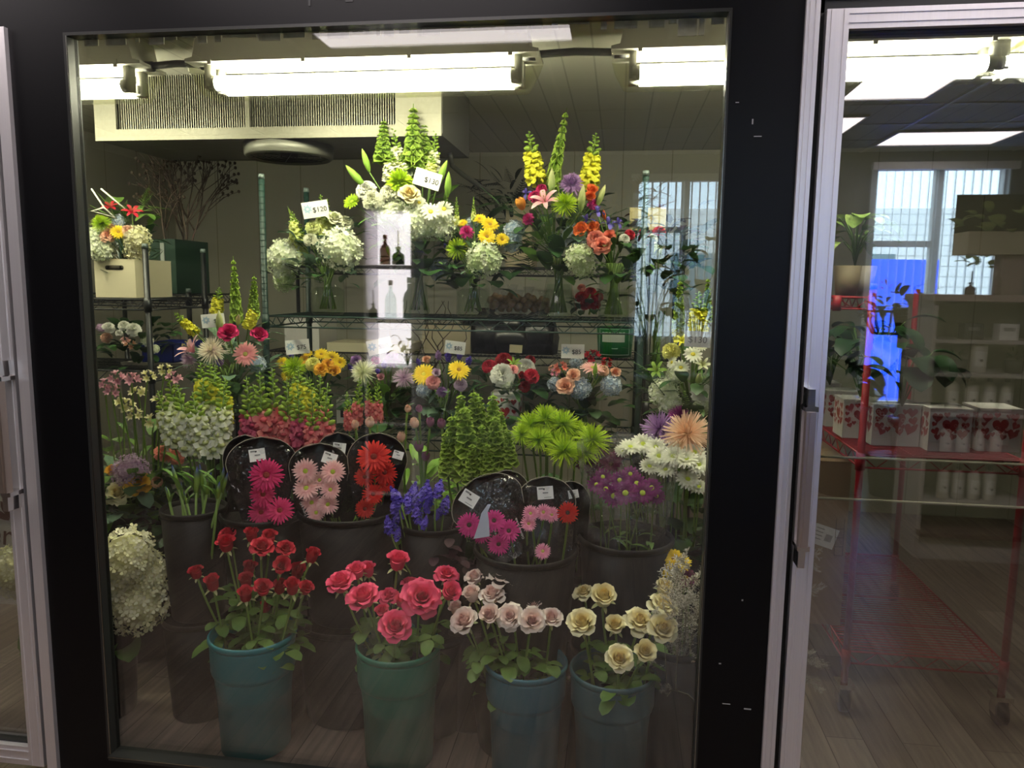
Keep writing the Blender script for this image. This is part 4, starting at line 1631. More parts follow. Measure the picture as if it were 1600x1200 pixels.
# ------------------------------------------------------------------ second row: black buckets standing on other black buckets
def pair(px, py, w, Y, label, lowlabel=None, pedw=None):
    c = at(px, py - 15, Y)
    R = w / 2 / ppm(c)
    ped = c.z - .39
    bucket(label, c.x, c.y, ped, c.z, R, BLACKPL, False, 'black flower buckets')
    bucket(lowlabel or ('black bucket on the floor that carries ' + label[label.index('of'):] if 'of' in label else label), c.x, c.y, FZ, ped + .005, R * 1.12, BLACKPL, False, 'black base buckets', 'base_bucket')
    return c, R


B_iris = pair(303, 806, 100, .42, 'black bucket of closed irises', 'black floor bucket under the irises')
B_fu = pair(411, 812, 132, .45, 'black bucket of fuchsia gerberas in sleeves', 'black floor bucket under the fuchsia gerberas')
B_pk = pair(545, 806, 160, .52, 'black bucket of pink and red gerberas in sleeves', 'black floor bucket under the pink and red gerberas')
B_st = pair(678, 828, 108, .47, 'black bucket of violet statice', 'black floor bucket under the statice')
B_ma = pair(822, 868, 165, .42, 'black bucket of tilted gerbera sleeves', 'black floor bucket under the tilted gerbera sleeves')
B_pu = pair(978, 850, 150, .5, 'wide black bucket of cellophane wrapped purple daisies', 'black floor bucket under the purple daisies')
pc = atz(715, 1150, FZ)
bucket('black bucket on the floor between the pink and blush rose buckets', pc.x + .02, .52, FZ, .3, .13, BLACKPL, False, 'black base buckets', 'base_bucket')
pc = atz(1040, 1100, FZ)
bucket('black bucket of misty white sprays at the right edge of the pane', .22, .34, FZ, .36, .12, BLACKPL, False)
bucket('black bucket of white hydrangeas behind the left black post', -1.78, .36, FZ, .34, .13, BLACKPL, False)

# irises: spears with blue tips
IR = [(270, 800, 268, 725, 9), (262, 806, 259, 760, 5), (302, 800, 308, 728, 12), (315, 798, 312, 725, 11), (322, 800, 330, 738, 10), (330, 800, 343, 752, 10), (340, 800, 350, 730, 9), (352, 798, 356, 738, 9), (288, 803, 287, 768, 5), (278, 804, 283, 752, 6)]
order = sorted(range(len(IR)), key=lambda i: IR[i][2])
for i, (bx, by, tx, ty, w) in enumerate(IR):
    Y = .34 + .012 * (i % 5)
    pt = at(tx, ty, Y)
    L = (at(bx, by, Y) - pt).length
    c = B_iris[0]
    pb = Vector((c.x + .05 * cos(GA * i), c.y + .04 * sin(GA * i), c.z - .36))
    t = thing('cut_iris', 'closed iris stem with blue tip, %s from the left in the iris bucket' % ORD[order.index(i)], 'iris', pb, 'closed irises')
    d = (pt - pb).normalized()
    me, _ = bloom('bud', 'irisbud', i % 2)
    o = link('iris_bud', me, t)
    bl = L * .62
    wr = max(.006, w / 2 / ppm(pt))
    o.matrix_local = aim(d, i, pt - d * bl - pb) @ Matrix.Diagonal((wr / .42, wr / .42, bl / 2.2, 1))
    mb = MB()
    mb.tube([Vector((0, 0, 0)), pt - d * bl * .9 - pb], .005, .0045, 6)
    part('stem', mb, STEM, t)
    for q in range(2):
        lo = link('leaf', leaf_mesh('blade', LEAF), t)
        lo.matrix_local = Matrix.Translation((pt - d * bl * 1.1 - pb)) @ RZ(RND.random() * 6.28) @ Matrix.Rotation(-.5, 4, 'Y') @ Matrix.Scale(bl * 1.2, 4)


def gerb(lst, nm, col, eye, where, B, kindn='gerbera', var0=0, k=.8):
    c, R = B
    order = sorted(range(len(lst)), key=lambda i: (lst[i][1], lst[i][0]))
    for i, (px, py, w, Y) in enumerate(lst):
        a = GA * i
        p = at(px, py, Y)
        base = (c.x + R * .45 * cos(a), c.y + R * .4 * sin(a), c.z - .37)
        stemthing('cut_gerbera', '%s gerbera %s, %s from the top' % (nm, where, ORD[order.index(i)]), 'gerbera', nm + ' gerberas', 'gerbera', col, px, py, w, Y, base, (i + var0) % 3, eye, None, (), False, .0035, k=k)


gerb([(416, 742, 54, .36), (411, 772, 42, .37), (437, 797, 44, .34), (408, 800, 40, .36)], 'fuchsia', 'fuchsia', 'r', 'in the left sleeve', B_fu)
gerb([(477, 736, 41, .42), (520, 737, 40, .41), (478, 762, 40, .42), (516, 765, 32, .41), (499, 750, 30, .45), (487, 785, 34, .43), (512, 788, 34, .42), (494, 801, 30, .42)], 'pale pink', 'palepink', 'g', 'in the rounded middle sleeve', B_pk)
gerb([(584, 713, 55, .42), (570, 745, 34, .46), (601, 738, 40, .45), (583, 772, 34, .42), (570, 795, 32, .42), (604, 757, 26, .46)], 'red', 'scarlet', 'r', 'in the right sleeve of the pair', B_pk)
gerb([(733, 820, 40, .3), (772, 813, 38, .32), (795, 829, 38, .31), (779, 850, 36, .31), (752, 833, 34, .33)], 'magenta', 'magenta', 'd', 'in the tilted sleeve', B_ma)
gerb([(829, 802, 27, .3), (849, 800, 28, .33), (862, 804, 26, .33), (826, 818, 26, .3), (848, 861, 27, .27)], 'rose pink', 'rosepink', 'p', 'beside the tilted sleeve', B_ma)
gerb([(887, 801, 35, .28)], 'single red', 'scarlet', 'd', 'on a long stem right of the tilted sleeves', B_ma)

sleeve('black backed sleeve of fuchsia gerberas with a white tag', 412, 812, 408, 683, 106, 62, .40, .03, tagp=(402, 711, 24, .1))
sleeve('black backed sleeve standing behind the fuchsia one', 380, 800, 383, 680, 64, 40, .46, .02, front=.7)
sleeve('rounded black sleeve packed with pale pink gerberas', 497, 810, 500, 693, 92, 62, .46, .02, tagp=(515, 716, 22, -.35))
sleeve('black backed sleeve with yellow print behind the pale pink one', 528, 800, 528, 676, 70, 46, .55, .02, tagp=(530, 700, 20, -.15))
sleeve('black backed sleeve of red gerberas leaning right', 580, 810, 594, 677, 92, 46, .48, .02, tagp=(622, 711, 16, -.3))
sleeve('wide black sleeve tilted left over magenta gerberas', 806, 872, 742, 748, 118, 46, .34, .05, tagp=(733, 779, 27, -.55))
sleeve('black sleeve with a white tag over rose pink gerberas', 850, 872, 855, 745, 92, 84, .40, .03, tagp=(852, 770, 25, .1))
sleeve('clear edged sleeve behind the rose pink gerberas at the right', 890, 860, 893, 752, 60, 50, .46, .02, tagp=(896, 772, 16, .2), bmat=mat('smoked_film', '#191716', .25))
sleeve('clear sleeve with round white stickers behind the tilted sleeve', 800, 850, 790, 735, 70, 50, .47, .02, front=.95, bmat=mat('smoked_film2', '#241c1c', .25))
# round stickers, printed film words
for px, py, w in ((791, 757, 10), (797, 773, 9)):
    p = at(px, py, .43)
    r = w / 2 / ppm(p)
    mb = MB()
    mb.lathe([(.0003, 0), (r, 0), (r, .0008), (.0003, .0008)], 18)
    o = solid('round_sticker', mb, CARD, 'round white sticker on the clear sleeve, %s' % ('upper' if py < 760 else 'lower'), 'sticker', 'round stickers')
    o.matrix_world = aim(CAM - p, 0, p)
for s, (x0, y0), (x1, y1), Y, sz in (('Cultivé au Canada', (818, 842), (802, 799), .30, .0125), ('Cultivé au C', (478, 806), (466, 778), .42, .0125)):
    a, b = at(x0, y0, Y), at(x1, y1, Y)
    ax = (b - a).normalized()
    nrm = (CAM - a).normalized()
    up = nrm.cross(ax).normalized()
    nrm = ax.cross(up)
    me = text_mesh(s, (b - a).length / len(s) * 1.75, CARD, .0002, 'LEFT')
    o = link('film_lettering', me)
    o.matrix_world = Matrix.Translation(a) @ Matrix((ax, up, nrm)).transposed().to_4x4()
    tag(o, 'white printed words along the %s sleeve' % ('tilted' if Y < .35 else 'pale pink gerbera'), 'lettering')
# silver tag hanging in the tilted sleeve
mb = MB()
q0 = at(757, 815, .27)
mb.grid([[at(740, 842, .275), at(765, 838, .27)], [at(748, 818, .28), at(764, 815, .265)], [at(752, 802, .272), at(762, 800, .275)], [at(762, 788, .278), at(767, 788, .28)]])
solid('foil_label', mb, mat('pale_blue_foil', '#d5e2f2', .2, .2), 'shiny pale blue foil label in front of the magenta gerberas', 'label')

# statice
ST = [(612, 838, 606, 812), (625, 800, 618, 768), (640, 812, 634, 772), (652, 805, 660, 760), (668, 800, 672, 765), (690, 812, 700, 775), (655, 825, 650, 790), (628, 790, 612, 765), (680, 782, 688, 755), (662, 783, 668, 756), (640, 785, 648, 760), (616, 830, 622, 800)]
order = sorted(range(len(ST)), key=lambda i: ST[i][0])
for i, (x0, y0, x1, y1) in enumerate(ST):
    Y = .38 + .015 * (i % 6)
    p = at((x0 + x1) / 2, (y0 + y1) / 2, Y)
    c, R = B_st
    d = at(x1, y1, Y + .02) - at(x0, y0, Y)
    base = (c.x + R * .5 * cos(GA * i), c.y + R * .4 * sin(GA * i), c.z - .37)
    t = stemthing('cut_statice', 'violet statice stem in the statice bucket, %s from the left' % ORD[order.index(i)], 'statice', 'violet statice', 'statice', 'violet', (x0 + x1) / 2, (y0 + y1) / 2, 34, Y, base, i % 3, None, d.normalized() + Vector((0, 0, .1)), (), False, .003)
    put('statice', 'violet', t, p + Vector((.028 * cos(i * 2), -.01, -.025)) - Vector(base), d.normalized() + Vector((.5 * cos(i), 0, .2)), .026, (i + 1) % 3)
# dark leaved branch stems hanging below the statice
for i, (px, py) in enumerate(((700, 845), (715, 870), (740, 880), (690, 862))):
    mb = MB()
    p = at(px, py, .4)
    for q in range(7):
        mb.petal(Matrix.Translation((RND.uniform(-.03, .03), RND.uniform(-.03, .03), RND.uniform(-.03, .03))) @ RZ(q * 2.4), .05, .035, 10, -30, .04, 4, 2, 0, 0, .3, .3, .5)
    mb.tube([(0, 0, 0), (.01, .04, .06), B_st[0] + Vector((.06, -.02 * i, -.01)) - p], .002, .002, 4)
    o = solid('dark_leaf_sprig', mb, petal_mat('dark_plum_leaf', '#2e1a22', '#4a2a34', trans=.1), 'dark plum leaf sprig hanging below the statice bucket rim, %s from the left' % ORD[sorted((700, 715, 740, 690)).index(px)], 'leaf sprig', 'plum leaf sprigs')
    o.location = p

# purple daisies in cellophane
PD = [(947, 764, 34, .43), (959, 775, 36, .4), (977, 770, 40, .4), (995, 755, 34, .46), (1004, 770, 38, .41), (1018, 762, 34, .44), (932, 757, 30, .46), (968, 750, 30, .48), (1026, 775, 28, .44), (942, 745, 28, .5), (985, 740, 28, .5)]
order = sorted(range(len(PD)), key=lambda i: PD[i][0])
for i, (px, py, w, Y) in enumerate(PD):
    c, R = B_pu
    stemthing('cut_daisy', 'purple daisy in the cellophane bag, %s from the left' % ORD[order.index(i)], 'daisy', 'purple daisies in cellophane', 'daisy', 'plum', px, py, w, Y, (c.x + R * .5 * cos(GA * i), c.y + R * .5 * sin(GA * i), c.z - .37), i % 3, 'g', None, [('lance', .8, .07), ('lance', .65, .07)], False, .0025, k=.75)
c, R = B_pu
t = thing('cellophane_bag', 'crinkled clear cellophane bag around the purple daisies', 'cellophane', (c.x, c.y, c.z - .33))
mb = MB()
rows = []
for i in range(13):
    s = i / 12
    rr = R * (.8 + .22 * s)
    zt = .33 + .31 * s
    rows.append([(rr * cos(2 * pi * k / 28) * (1 + .05 * sin(3 * k + 4 * s)), rr * sin(2 * pi * k / 28) * (1 + .05 * sin(5 * k + 3 * s)), zt * 1.0 + .012 * sin(4 * k) * s) for k in range(28)])
mb.grid(rows, None, True)
part('film', mb, FROST, t)
mb = MB()
mb.lathe([(R * .8, .02), (R * .8, .33)], 24)
part('film_skirt', mb, FILM, t)
# dark purple daisies behind the bag
PD2 = [(915, 722, 34, .62), (938, 712, 34, .64), (955, 724, 34, .62), (930, 736, 30, .6), (965, 712, 26, .66)]
B_3r = bucket('black bucket behind the cellophane bag', .0, .78, FZ, .52, .13, BLACKPL, False, 'black flower buckets')
for i, (px, py, w, Y) in enumerate(PD2):
    stemthing('cut_daisy', 'dark wine daisy behind the cellophane bag, %s from the left' % ORD[sorted(q[0] for q in PD2).index(px)], 'daisy', 'wine daisies behind the bag', 'daisy', 'wine', px, py, w, Y, (.0 + .06 * cos(i), .78 + .05 * sin(i), FZ + .03), i % 3, 'd', None, [('lance', .85, .07)], False, .0025, k=.5)
# white daisy mums at the right
WD = [(985, 697, 38, .62), (1005, 693, 40, .64), (1025, 698, 38, .62), (1030, 712, 40, .58), (1052, 712, 42, .56), (1072, 716, 44, .55), (1085, 706, 40, .58), (1060, 698, 38, .62), (1092, 725, 40, .54), (1040, 733, 34, .55), (1075, 748, 40, .54), (1092, 760, 34, .55), (1015, 728, 34, .58), (972, 703, 26, .64)]
bucket('black bucket of white daisies at the right edge of the pane', .24, .72, FZ, .56, .14, BLACKPL, False, 'black flower buckets')
order = sorted(range(len(WD)), key=lambda i: WD[i][0])
for i, (px, py, w, Y) in enumerate(WD):
    stemthing('cut_daisy', 'white daisy mum in the right bunch, %s from the left' % ORD[order.index(i)], 'daisy', 'white daisy mums', 'sunny', 'white', px, py, w, Y, (.24 + .06 * cos(GA * i), .72 + .06 * sin(GA * i), FZ + .03), i % 3, 'g', None, [('lance', .88, .08)], False, .0028, k=.45)
stemthing('cut_spider_mum', 'large peach spider mum at the right edge of the pane', 'chrysanthemum', None, 'spider', 'spiderpeach', 1074, 675, 82, .62, (.26, .76, FZ + .03), 0, None, None, [('lance', .85, .1)], False, .004, k=.55)
stemthing('cut_spider_mum', 'lavender spider mum left of the peach one', 'chrysanthemum', None, 'spider', 'lavender', 1030, 668, 64, .72, (.2, .8, FZ + .03), 1, None, None, [('lance', .85, .1)], False, .004, k=.5)
stemthing('cut_spider_mum', 'dark plum spider mum behind the peach one', 'chrysanthemum', None, 'spider', 'plum', 1062, 650, 40, .76, (.3, .8, FZ + .03), 2, None, None, [('lance', .85, .1)], False, .004, k=.5)
# yellow and purple flowers above the misty sprays
YF = [('yellow', 1052, 872, 34), ('yellow', 1066, 880, 30), ('yellow', 1042, 890, 28), ('wine', 1072, 902, 36)]
for i, (col, px, py, w) in enumerate(YF):
    stemthing('cut_daisy', ('yellow daisy low at the right edge of the pane, %s from the left' % ORD[i * 0 + [1, 2, 0, 3][i]]) if col == 'yellow' else 'dark purple daisy among the misty white sprays', 'daisy', None, 'sunny', col, px, py, w, .42, (.2 + .03 * i, .38, FZ + .04), i % 3, 'b', None, [('lance', .8, .06)], False, .0025, k=.6)
CS = [(1060, 1010, 1072, 900), (1040, 1030, 1040, 950), (1075, 1040, 1095, 930), (1052, 1050, 1018, 1028), (1060, 1080, 1030, 1075), (1070, 1010, 1088, 860), (1078, 1060, 1060, 985)]
for i, (x0, y0, x1, y1) in enumerate(CS):
    Y = .2 + .02 * (i % 4)
    t = stemthing('caspia_stem', 'misty white caspia spray at the right edge of the pane, %s from the left' % ORD[sorted(q[2] for q in CS).index(x1)], 'filler flower', 'misty caspia sprays', 'caspia', 'caspia', x0, y0, 0, Y, (.22, .34, FZ + .03), i % 4, top=(x1, y1), wr=1.15, stem_r=.0015, stemm=mat('caspia_stem', '#6f6a54', .7))
for i, (x0, y0, x1, y1) in enumerate(((1225, 860, 1285, 865), (1225, 930, 1290, 920), (1220, 1010, 1290, 1040), (1215, 1050, 1285, 1075), (1222, 890, 1280, 885))):
    stemthing('caspia_stem', 'misty white caspia spray reaching past the right door frame, %s from the top' % ORD[sorted((865, 920, 1040, 1075, 885)).index(y1)], 'filler flower', 'misty caspia sprays', 'caspia', 'caspia', x0, y0, 0, .3, (.24 + .01 * i, .36, FZ + .03), i % 4, top=(x1, y1), wr=.8, stem_r=.0015, stemm=mat('caspia_stem', '#6f6a54', .7))

# hydrangeas behind the left post
HY = [(198, 866, 82), (215, 942, 92), (28, 892, 80), (165, 905, 92), (120, 930, 92), (232, 895, 66), (75, 880, 84)]
for i, (px, py, w) in enumerate(HY):
    stemthing('cut_hydrangea', 'white hydrangea head low at the left, %s from the left' % ORD[sorted(q[0] for q in HY).index(px)], 'hydrangea', 'white hydrangeas at the left', 'hydrangea', 'hydcream', px, py, w, .3 + .03 * (i % 3), (-1.78 + .03 * cos(i * 2), .36 + .03 * sin(i * 2), FZ + .03), i % 3, None, None, [('heart', .8, .14), ('heart', .7, .13)], False, .005, k=.7)

# ------------------------------------------------------------------ third row: loose bunches
def floor_bucket(label, px, Y, ztop=.55):
    p = at(px, 650, Y)
    bucket(label, p.x, Y, FZ, ztop, .14, BLACKPL, False, 'black flower buckets')
    return Vector((p.x, Y, FZ + .03))


def bunch(name, nm, cat, group, kind, lst, B, where, wr=1.0, var=None, leaves=(), stem_r=.0035, wf=1.0):
    """spikes given as (colour, bottom x, bottom y, top x, top y, Y)"""
    order = sorted(range(len(lst)), key=lambda i: lst[i][3])
    for i, (col, x0, y0, x1, y1, Y) in enumerate(lst):
        base = B + Vector((.07 * cos(GA * i), .06 * sin(GA * i), 0))
        stemthing(name, '%s %s, %s from the left' % (nm, where, ORD[order.index(i)]), cat, group, kind, col, x0, y0, 0, Y, base, (i if var is None else var), None, None, leaves, False, stem_r, top=(x1, y1), wr=wr)


Bw = floor_bucket('black bucket of white snapdragons', 320, .8)
bunch('cut_snapdragon', 'white snapdragon', 'snapdragon', 'white snapdragons', 'snap', [('snapwhite', 272, 695, 246, 610, .66), ('snapwhite', 300, 705, 276, 600, .62), ('snapwhite', 322, 712, 300, 612, .6), ('snapwhite', 345, 705, 350, 600, .62), ('snapwhite', 312, 700, 318, 590, .68), ('snapwhite', 330, 698, 335, 588, .7), ('snapwhite', 290, 690, 262, 590, .7)], Bw, 'spilling over the iris bucket', 1.35, 0, [('lance', .82, .09), ('lance', .74, .1), ('lance', .66, .1)])
bunch('cut_snapdragon', 'bright yellow snapdragon', 'snapdragon', 'yellow snapdragons', 'snap', [('snapyel', 318, 640, 313, 566, .72), ('snapyel', 335, 650, 336, 570, .71), ('snapyel', 350, 665, 352, 590, .69), ('snapyel', 340, 645, 327, 568, .75)], Bw, 'behind the white snapdragons', 1.5, 0)
Bc = floor_bucket('black bucket of coral snapdragons', 450, .85)
bunch('cut_snapdragon', 'coral pink snapdragon', 'snapdragon', 'coral snapdragons', 'snap', [('snaprose', 392, 695, 385, 588, .66), ('snapcoral', 412, 700, 405, 580, .68), ('snapcoral', 432, 690, 425, 575, .72), ('snapcoral', 452, 700, 448, 590, .66), ('snaprose', 470, 702, 465, 600, .64), ('snapcoral', 490, 710, 488, 610, .62), ('snapcoral', 505, 705, 512, 598, .64), ('snaprose', 418, 690, 395, 600, .74), ('snapcoral', 475, 690, 478, 590, .74), ('snapcoral', 500, 680, 500, 585, .78)], Bc, 'above the gerbera sleeves', 1.25, 1, [('lance', .85, .08), ('lance', .78, .09), ('lance', .7, .1)])
bunch('cut_snapdragon', 'yellow snapdragon', 'snapdragon', 'yellow snapdragons among the coral', 'snap', [('snapyel', 470, 640, 466, 572, .7), ('snapyel', 482, 642, 484, 588, .72), ('snapyel', 460, 628, 458, 590, .76)], Bc, 'among the coral snapdragons', 1.6, 0)
Bs = floor_bucket('black bucket of salmon snapdragons and alstroemeria', 570, .9)
bunch('cut_snapdragon', 'small salmon snapdragon', 'snapdragon', 'salmon snapdragons', 'snap', [('snapcoral', 556, 665, 562, 590, .8), ('snapcoral', 578, 650, 574, 596, .82), ('snapcoral', 590, 658, 590, 592, .8), ('snapcoral', 545, 668, 542, 612, .78)], Bs, 'behind the red gerbera sleeve', 1.1, 1, [('lance', .8, .07)])
Bb = floor_bucket('black bucket of bells of Ireland', 750, .75, .5)
bunch('cut_bells_of_ireland', 'bells of Ireland spike', 'bells of Ireland', 'bells of Ireland', 'bells', [('palegreen', 712, 735, 705, 645, .62), ('palegreen', 732, 742, 725, 630, .6), ('palegreen', 722, 690, 720, 612, .7), ('palegreen', 745, 700, 740, 607, .7), ('palegreen', 758, 735, 752, 660, .58), ('palegreen', 772, 700, 770, 612, .7), ('palegreen', 780, 735, 772, 645, .6), ('palegreen', 798, 725, 793, 668, .58), ('palegreen', 735, 752, 738, 690, .56), ('palegreen', 752, 690, 748, 615, .74), ('palegreen', 700, 740, 696, 672, .6), ('palegreen', 785, 690, 783, 640, .72), ('palegreen', 765, 748, 760, 690, .56)], Bb, 'in the green bunch at the centre', 1.15, None, (), .004)
Bg = floor_bucket('black bucket of lime green spider mums', 870, .8, .5)
GM = [(830, 662, 52, .66), (852, 652, 56, .68), (880, 660, 58, .66), (925, 685, 66, .62), (842, 685, 48, .6), (815, 678, 40, .62), (870, 690, 50, .62), (882, 702, 60, .56), (912, 705, 52, .58), (855, 682, 40, .66), (900, 672, 46, .68)]
for i, (px, py, w, Y) in enumerate(GM):
    stemthing('cut_spider_mum', 'lime green spider mum in the bunch above the sleeves, %s from the left' % ORD[sorted(q[0] for q in GM).index(px)], 'chrysanthemum', 'lime green spider mums', 'spider', 'green', px, py, w, Y, Bg + Vector((.07 * cos(GA * i), .06 * sin(GA * i), 0)), i % 3, None, None, [('rose', .85, .09)], False, .004, k=.32)
# alstroemeria and tulips
Ba = floor_bucket('black bucket of pale alstroemeria at the left', 215, .85)
AL = [('alstropink', 182, 590, 22), ('alstropink', 205, 592, 26), ('alstropale', 232, 588, 20), ('alstropale', 215, 612, 24), ('alstropale', 195, 632, 28), ('alstropink', 175, 612, 22), ('alstropale', 252, 628, 26), ('alstropink', 272, 590, 22), ('alstropale', 240, 660, 26), ('alstropale', 258, 578, 20), ('alstropink', 165, 600, 20), ('alstropale', 210, 648, 22)]
order = sorted(range(len(AL)), key=lambda i: AL[i][1])
for i, (col, px, py, w) in enumerate(AL):
    stemthing('cut_alstroemeria', '%s alstroemeria at the left edge, %s from the left' % ('pink' if col == 'alstropink' else 'pale yellow', ORD[order.index(i)]), 'alstroemeria', 'alstroemeria at the left', 'alstro', col, px, py, w * 1.3, .66 + .02 * (i % 5), Ba + Vector((.07 * cos(GA * i), .06 * sin(GA * i), 0)), i % 3, None, None, [('lance', .97, .09), ('lance', .93, .1), ('broad', .88, .1), ('lance', .84, .12), ('lance', .8, .12), ('broad', .74, .11), ('broad', .68, .11)], False, .0035, k=.5)
Bt = floor_bucket('black bucket of tulips with wide leaves', 645, .8, .5)
TU = [('tulippale', 648, 663, 22), ('tulipmauve', 672, 662, 20), ('tulipmauve', 690, 664, 20), ('tulippale', 555, 665, 18), ('tulippale', 578, 662, 22), ('tulippale', 627, 685, 20), ('tulipmauve', 655, 700, 22), ('tulippale', 637, 640, 16), ('tulipmauve', 655, 640, 16), ('tulippale', 600, 690, 18), ('tulipmauve', 665, 715, 20)]
order = sorted(range(len(TU)), key=lambda i: TU[i][1])
for i, (col, px, py, w) in enumerate(TU):
    stemthing('cut_tulip', '%s tulip bud left of the bells of Ireland, %s from the left' % ('mauve' if col == 'tulipmauve' else 'pale pink', ORD[order.index(i)]), 'tulip', 'tulips', 'tulip', col, px, py, w, .66 + .02 * (i % 4), Bt + Vector((.07 * cos(GA * i), .06 * sin(GA * i), 0)), i % 3, None, None, [('lance', .97, .13), ('lance', .93, .15), ('broad', .95, .1), ('blade', .92, .18), ('broad', .88, .13), ('lance', .84, .16), ('broad', .78, .14), ('broad', .72, .14)], False, .004, leafm=LEAFLT, k=.35)
for (q, R_, n_, m_, lab) in ((Ba, .2, 60, LEAF, 'alstroemeria'), (Bt, .17, 60, LEAFLT, 'tulip')):
    t = thing('leafy_greens', 'green %s foliage among the %s stems' % ('narrow' if lab == 'tulip' else 'loose', lab), 'greenery', q)
    foliage(t, (0, -.04, .74 if lab == 'tulip' else .78), R_, n_, ['lance', 'broad', 'lance'], m_, z=(-.7, .45), size=(.09, .15), seed=31)
    foliage(t, (0, 0, .35), .05, 8, ['lance'], m_, z=(-1, 5), size=(.08, .12), name='lower_foliage', seed=32)
for (q, zc, R_, lab) in ((Bg, .66, .15, 'lime green spider mums'), (Bb, .62, .14, 'bells of Ireland'), (Vector((.24, .72, FZ + .03)), .68, .13, 'white daisies at the right'), (Bc, .72, .16, 'coral snapdragons'), (Bw, .7, .16, 'white snapdragons')):
    t = thing('leafy_greens', 'dark leaves below the %s' % lab, 'greenery', q)
    foliage(t, (0, -.05, zc), R_, 56, ['broad', 'lance', 'round'], LEAFDK, z=(-1.1, .5), size=(.08, .12), seed=41)
    foliage(t, (0, 0, .3), .05, 8, ['lance'], LEAFDK, z=(-1, 4), size=(.08, .12), name='lower_foliage', seed=42)
# muted wrapped bouquet low at the left
c = at(205, 760, .75)
bucket('dark bucket under the wrapped bouquet at the left edge', c.x, .78, FZ, .5, .14, BLACKPL, False, 'black flower buckets')
ar = arrangement('wrapped_bouquet', 'muted wrapped bouquet of cream and orange flowers at the left edge', 'bouquet', (c.x, .78, .52),
                 [('hydrangea', 'mauve', 203, 735, 52, .72), ('rose', 'gold', 215, 755, 34, .7), ('rose', 'creamrose', 185, 770, 36, .68), ('tulip', 'peach', 245, 755, 26, .72), ('carnation', 'coralrose', 255, 705, 30, .8), ('carnation', 'coralrose', 275, 712, 28, .82), ('rose', 'gold', 176, 735, 22, .74), ('rose', 'creamrose', 175, 778, 34, .7)],
                 [((c.x, .76, c.z - .02), .14, 40, ['broad', 'round', 'lance'], LEAFGY, (.08, .13)), ((c.x + .08, .8, c.z - .12), .12, 24, ['round', 'broad'], LEAFDK, (.09, .13))], 0, center=(c.x, .85, c.z - .1))
mb = MB()
rows = [[((.11 + .08 * s) * cos(2 * pi * k / 24) * (1 + .1 * sin(3 * k + 5 * s)), (.11 + .08 * s) * sin(2 * pi * k / 24) * (1 + .1 * sin(5 * k)), .02 + .3 * s + .03 * sin(5 * k) * s) for k in range(24)] for s in (0, .25, .5, .75, 1)]
mb.grid(rows, None, True)
part('cellophane_wrap', mb, FILM, ar)
# ------------------------------------------------------------------ upper shelf bouquets
def vpos(px, py_bottom, Y):
    p = at(px, py_bottom, Y)
    return p.x, Y


ZU = SH1
# hydrangea bouquet, $120
x, y = vpos(513, 495, 1.25)
vase('clear glass jar vase under the white hydrangea bouquet tagged 120', x, y, ZU, .2, .075, 'jar')
u1 = arrangement('flower_arrangement', 'white hydrangea and snapdragon bouquet tagged 120 on the upper shelf', 'bouquet', (x, y, ZU + .012),
                 [('hydrangea', 'hydwhite', 533, 388, 66, 1.16), ('hydrangea', 'hydwhite', 444, 402, 60, 1.22), ('snap', 'snapcream', 470, 400, 466, 345, 1.24, 1.7), ('snap', 'snapcream', 503, 372, 501, 303, 1.24, 1.2, 1), ('snap', 'snapcream', 512, 370, 511, 310, 1.26, 1.2, 1), ('rose', 'cream', 523, 342, 26, 1.22), ('carnation', 'snapcream', 488, 352, 26, 1.2), ('carnation', 'cream', 540, 345, 28, 1.24), ('snap', 'snapcream', 462, 375, 456, 330, 1.2, 1.6),
                  ('carnation', 'cream', 484, 372, 24, 1.18), ('hydrangea', 'hydgreen', 445, 435, 40, 1.34), ('snap', 'snapwhite', 458, 345, 449, 322, 1.28, 1.0, 2)],
                 [((x, y + .01, ZU + .3), .2, 46, ['lance', 'broad', 'round'], LEAFGY, (.06, .11)), ((x - .02, y - .02, ZU + .23), .13, 24, ['fern', 'broad'], LEAFDK, (.07, .12))], 8, (x, y, ZU + .17), center=(x, y + .05, ZU + .24))
card('$120', 493, 327, 40, 1.19, .18, foot=(x, y, ZU + .28))
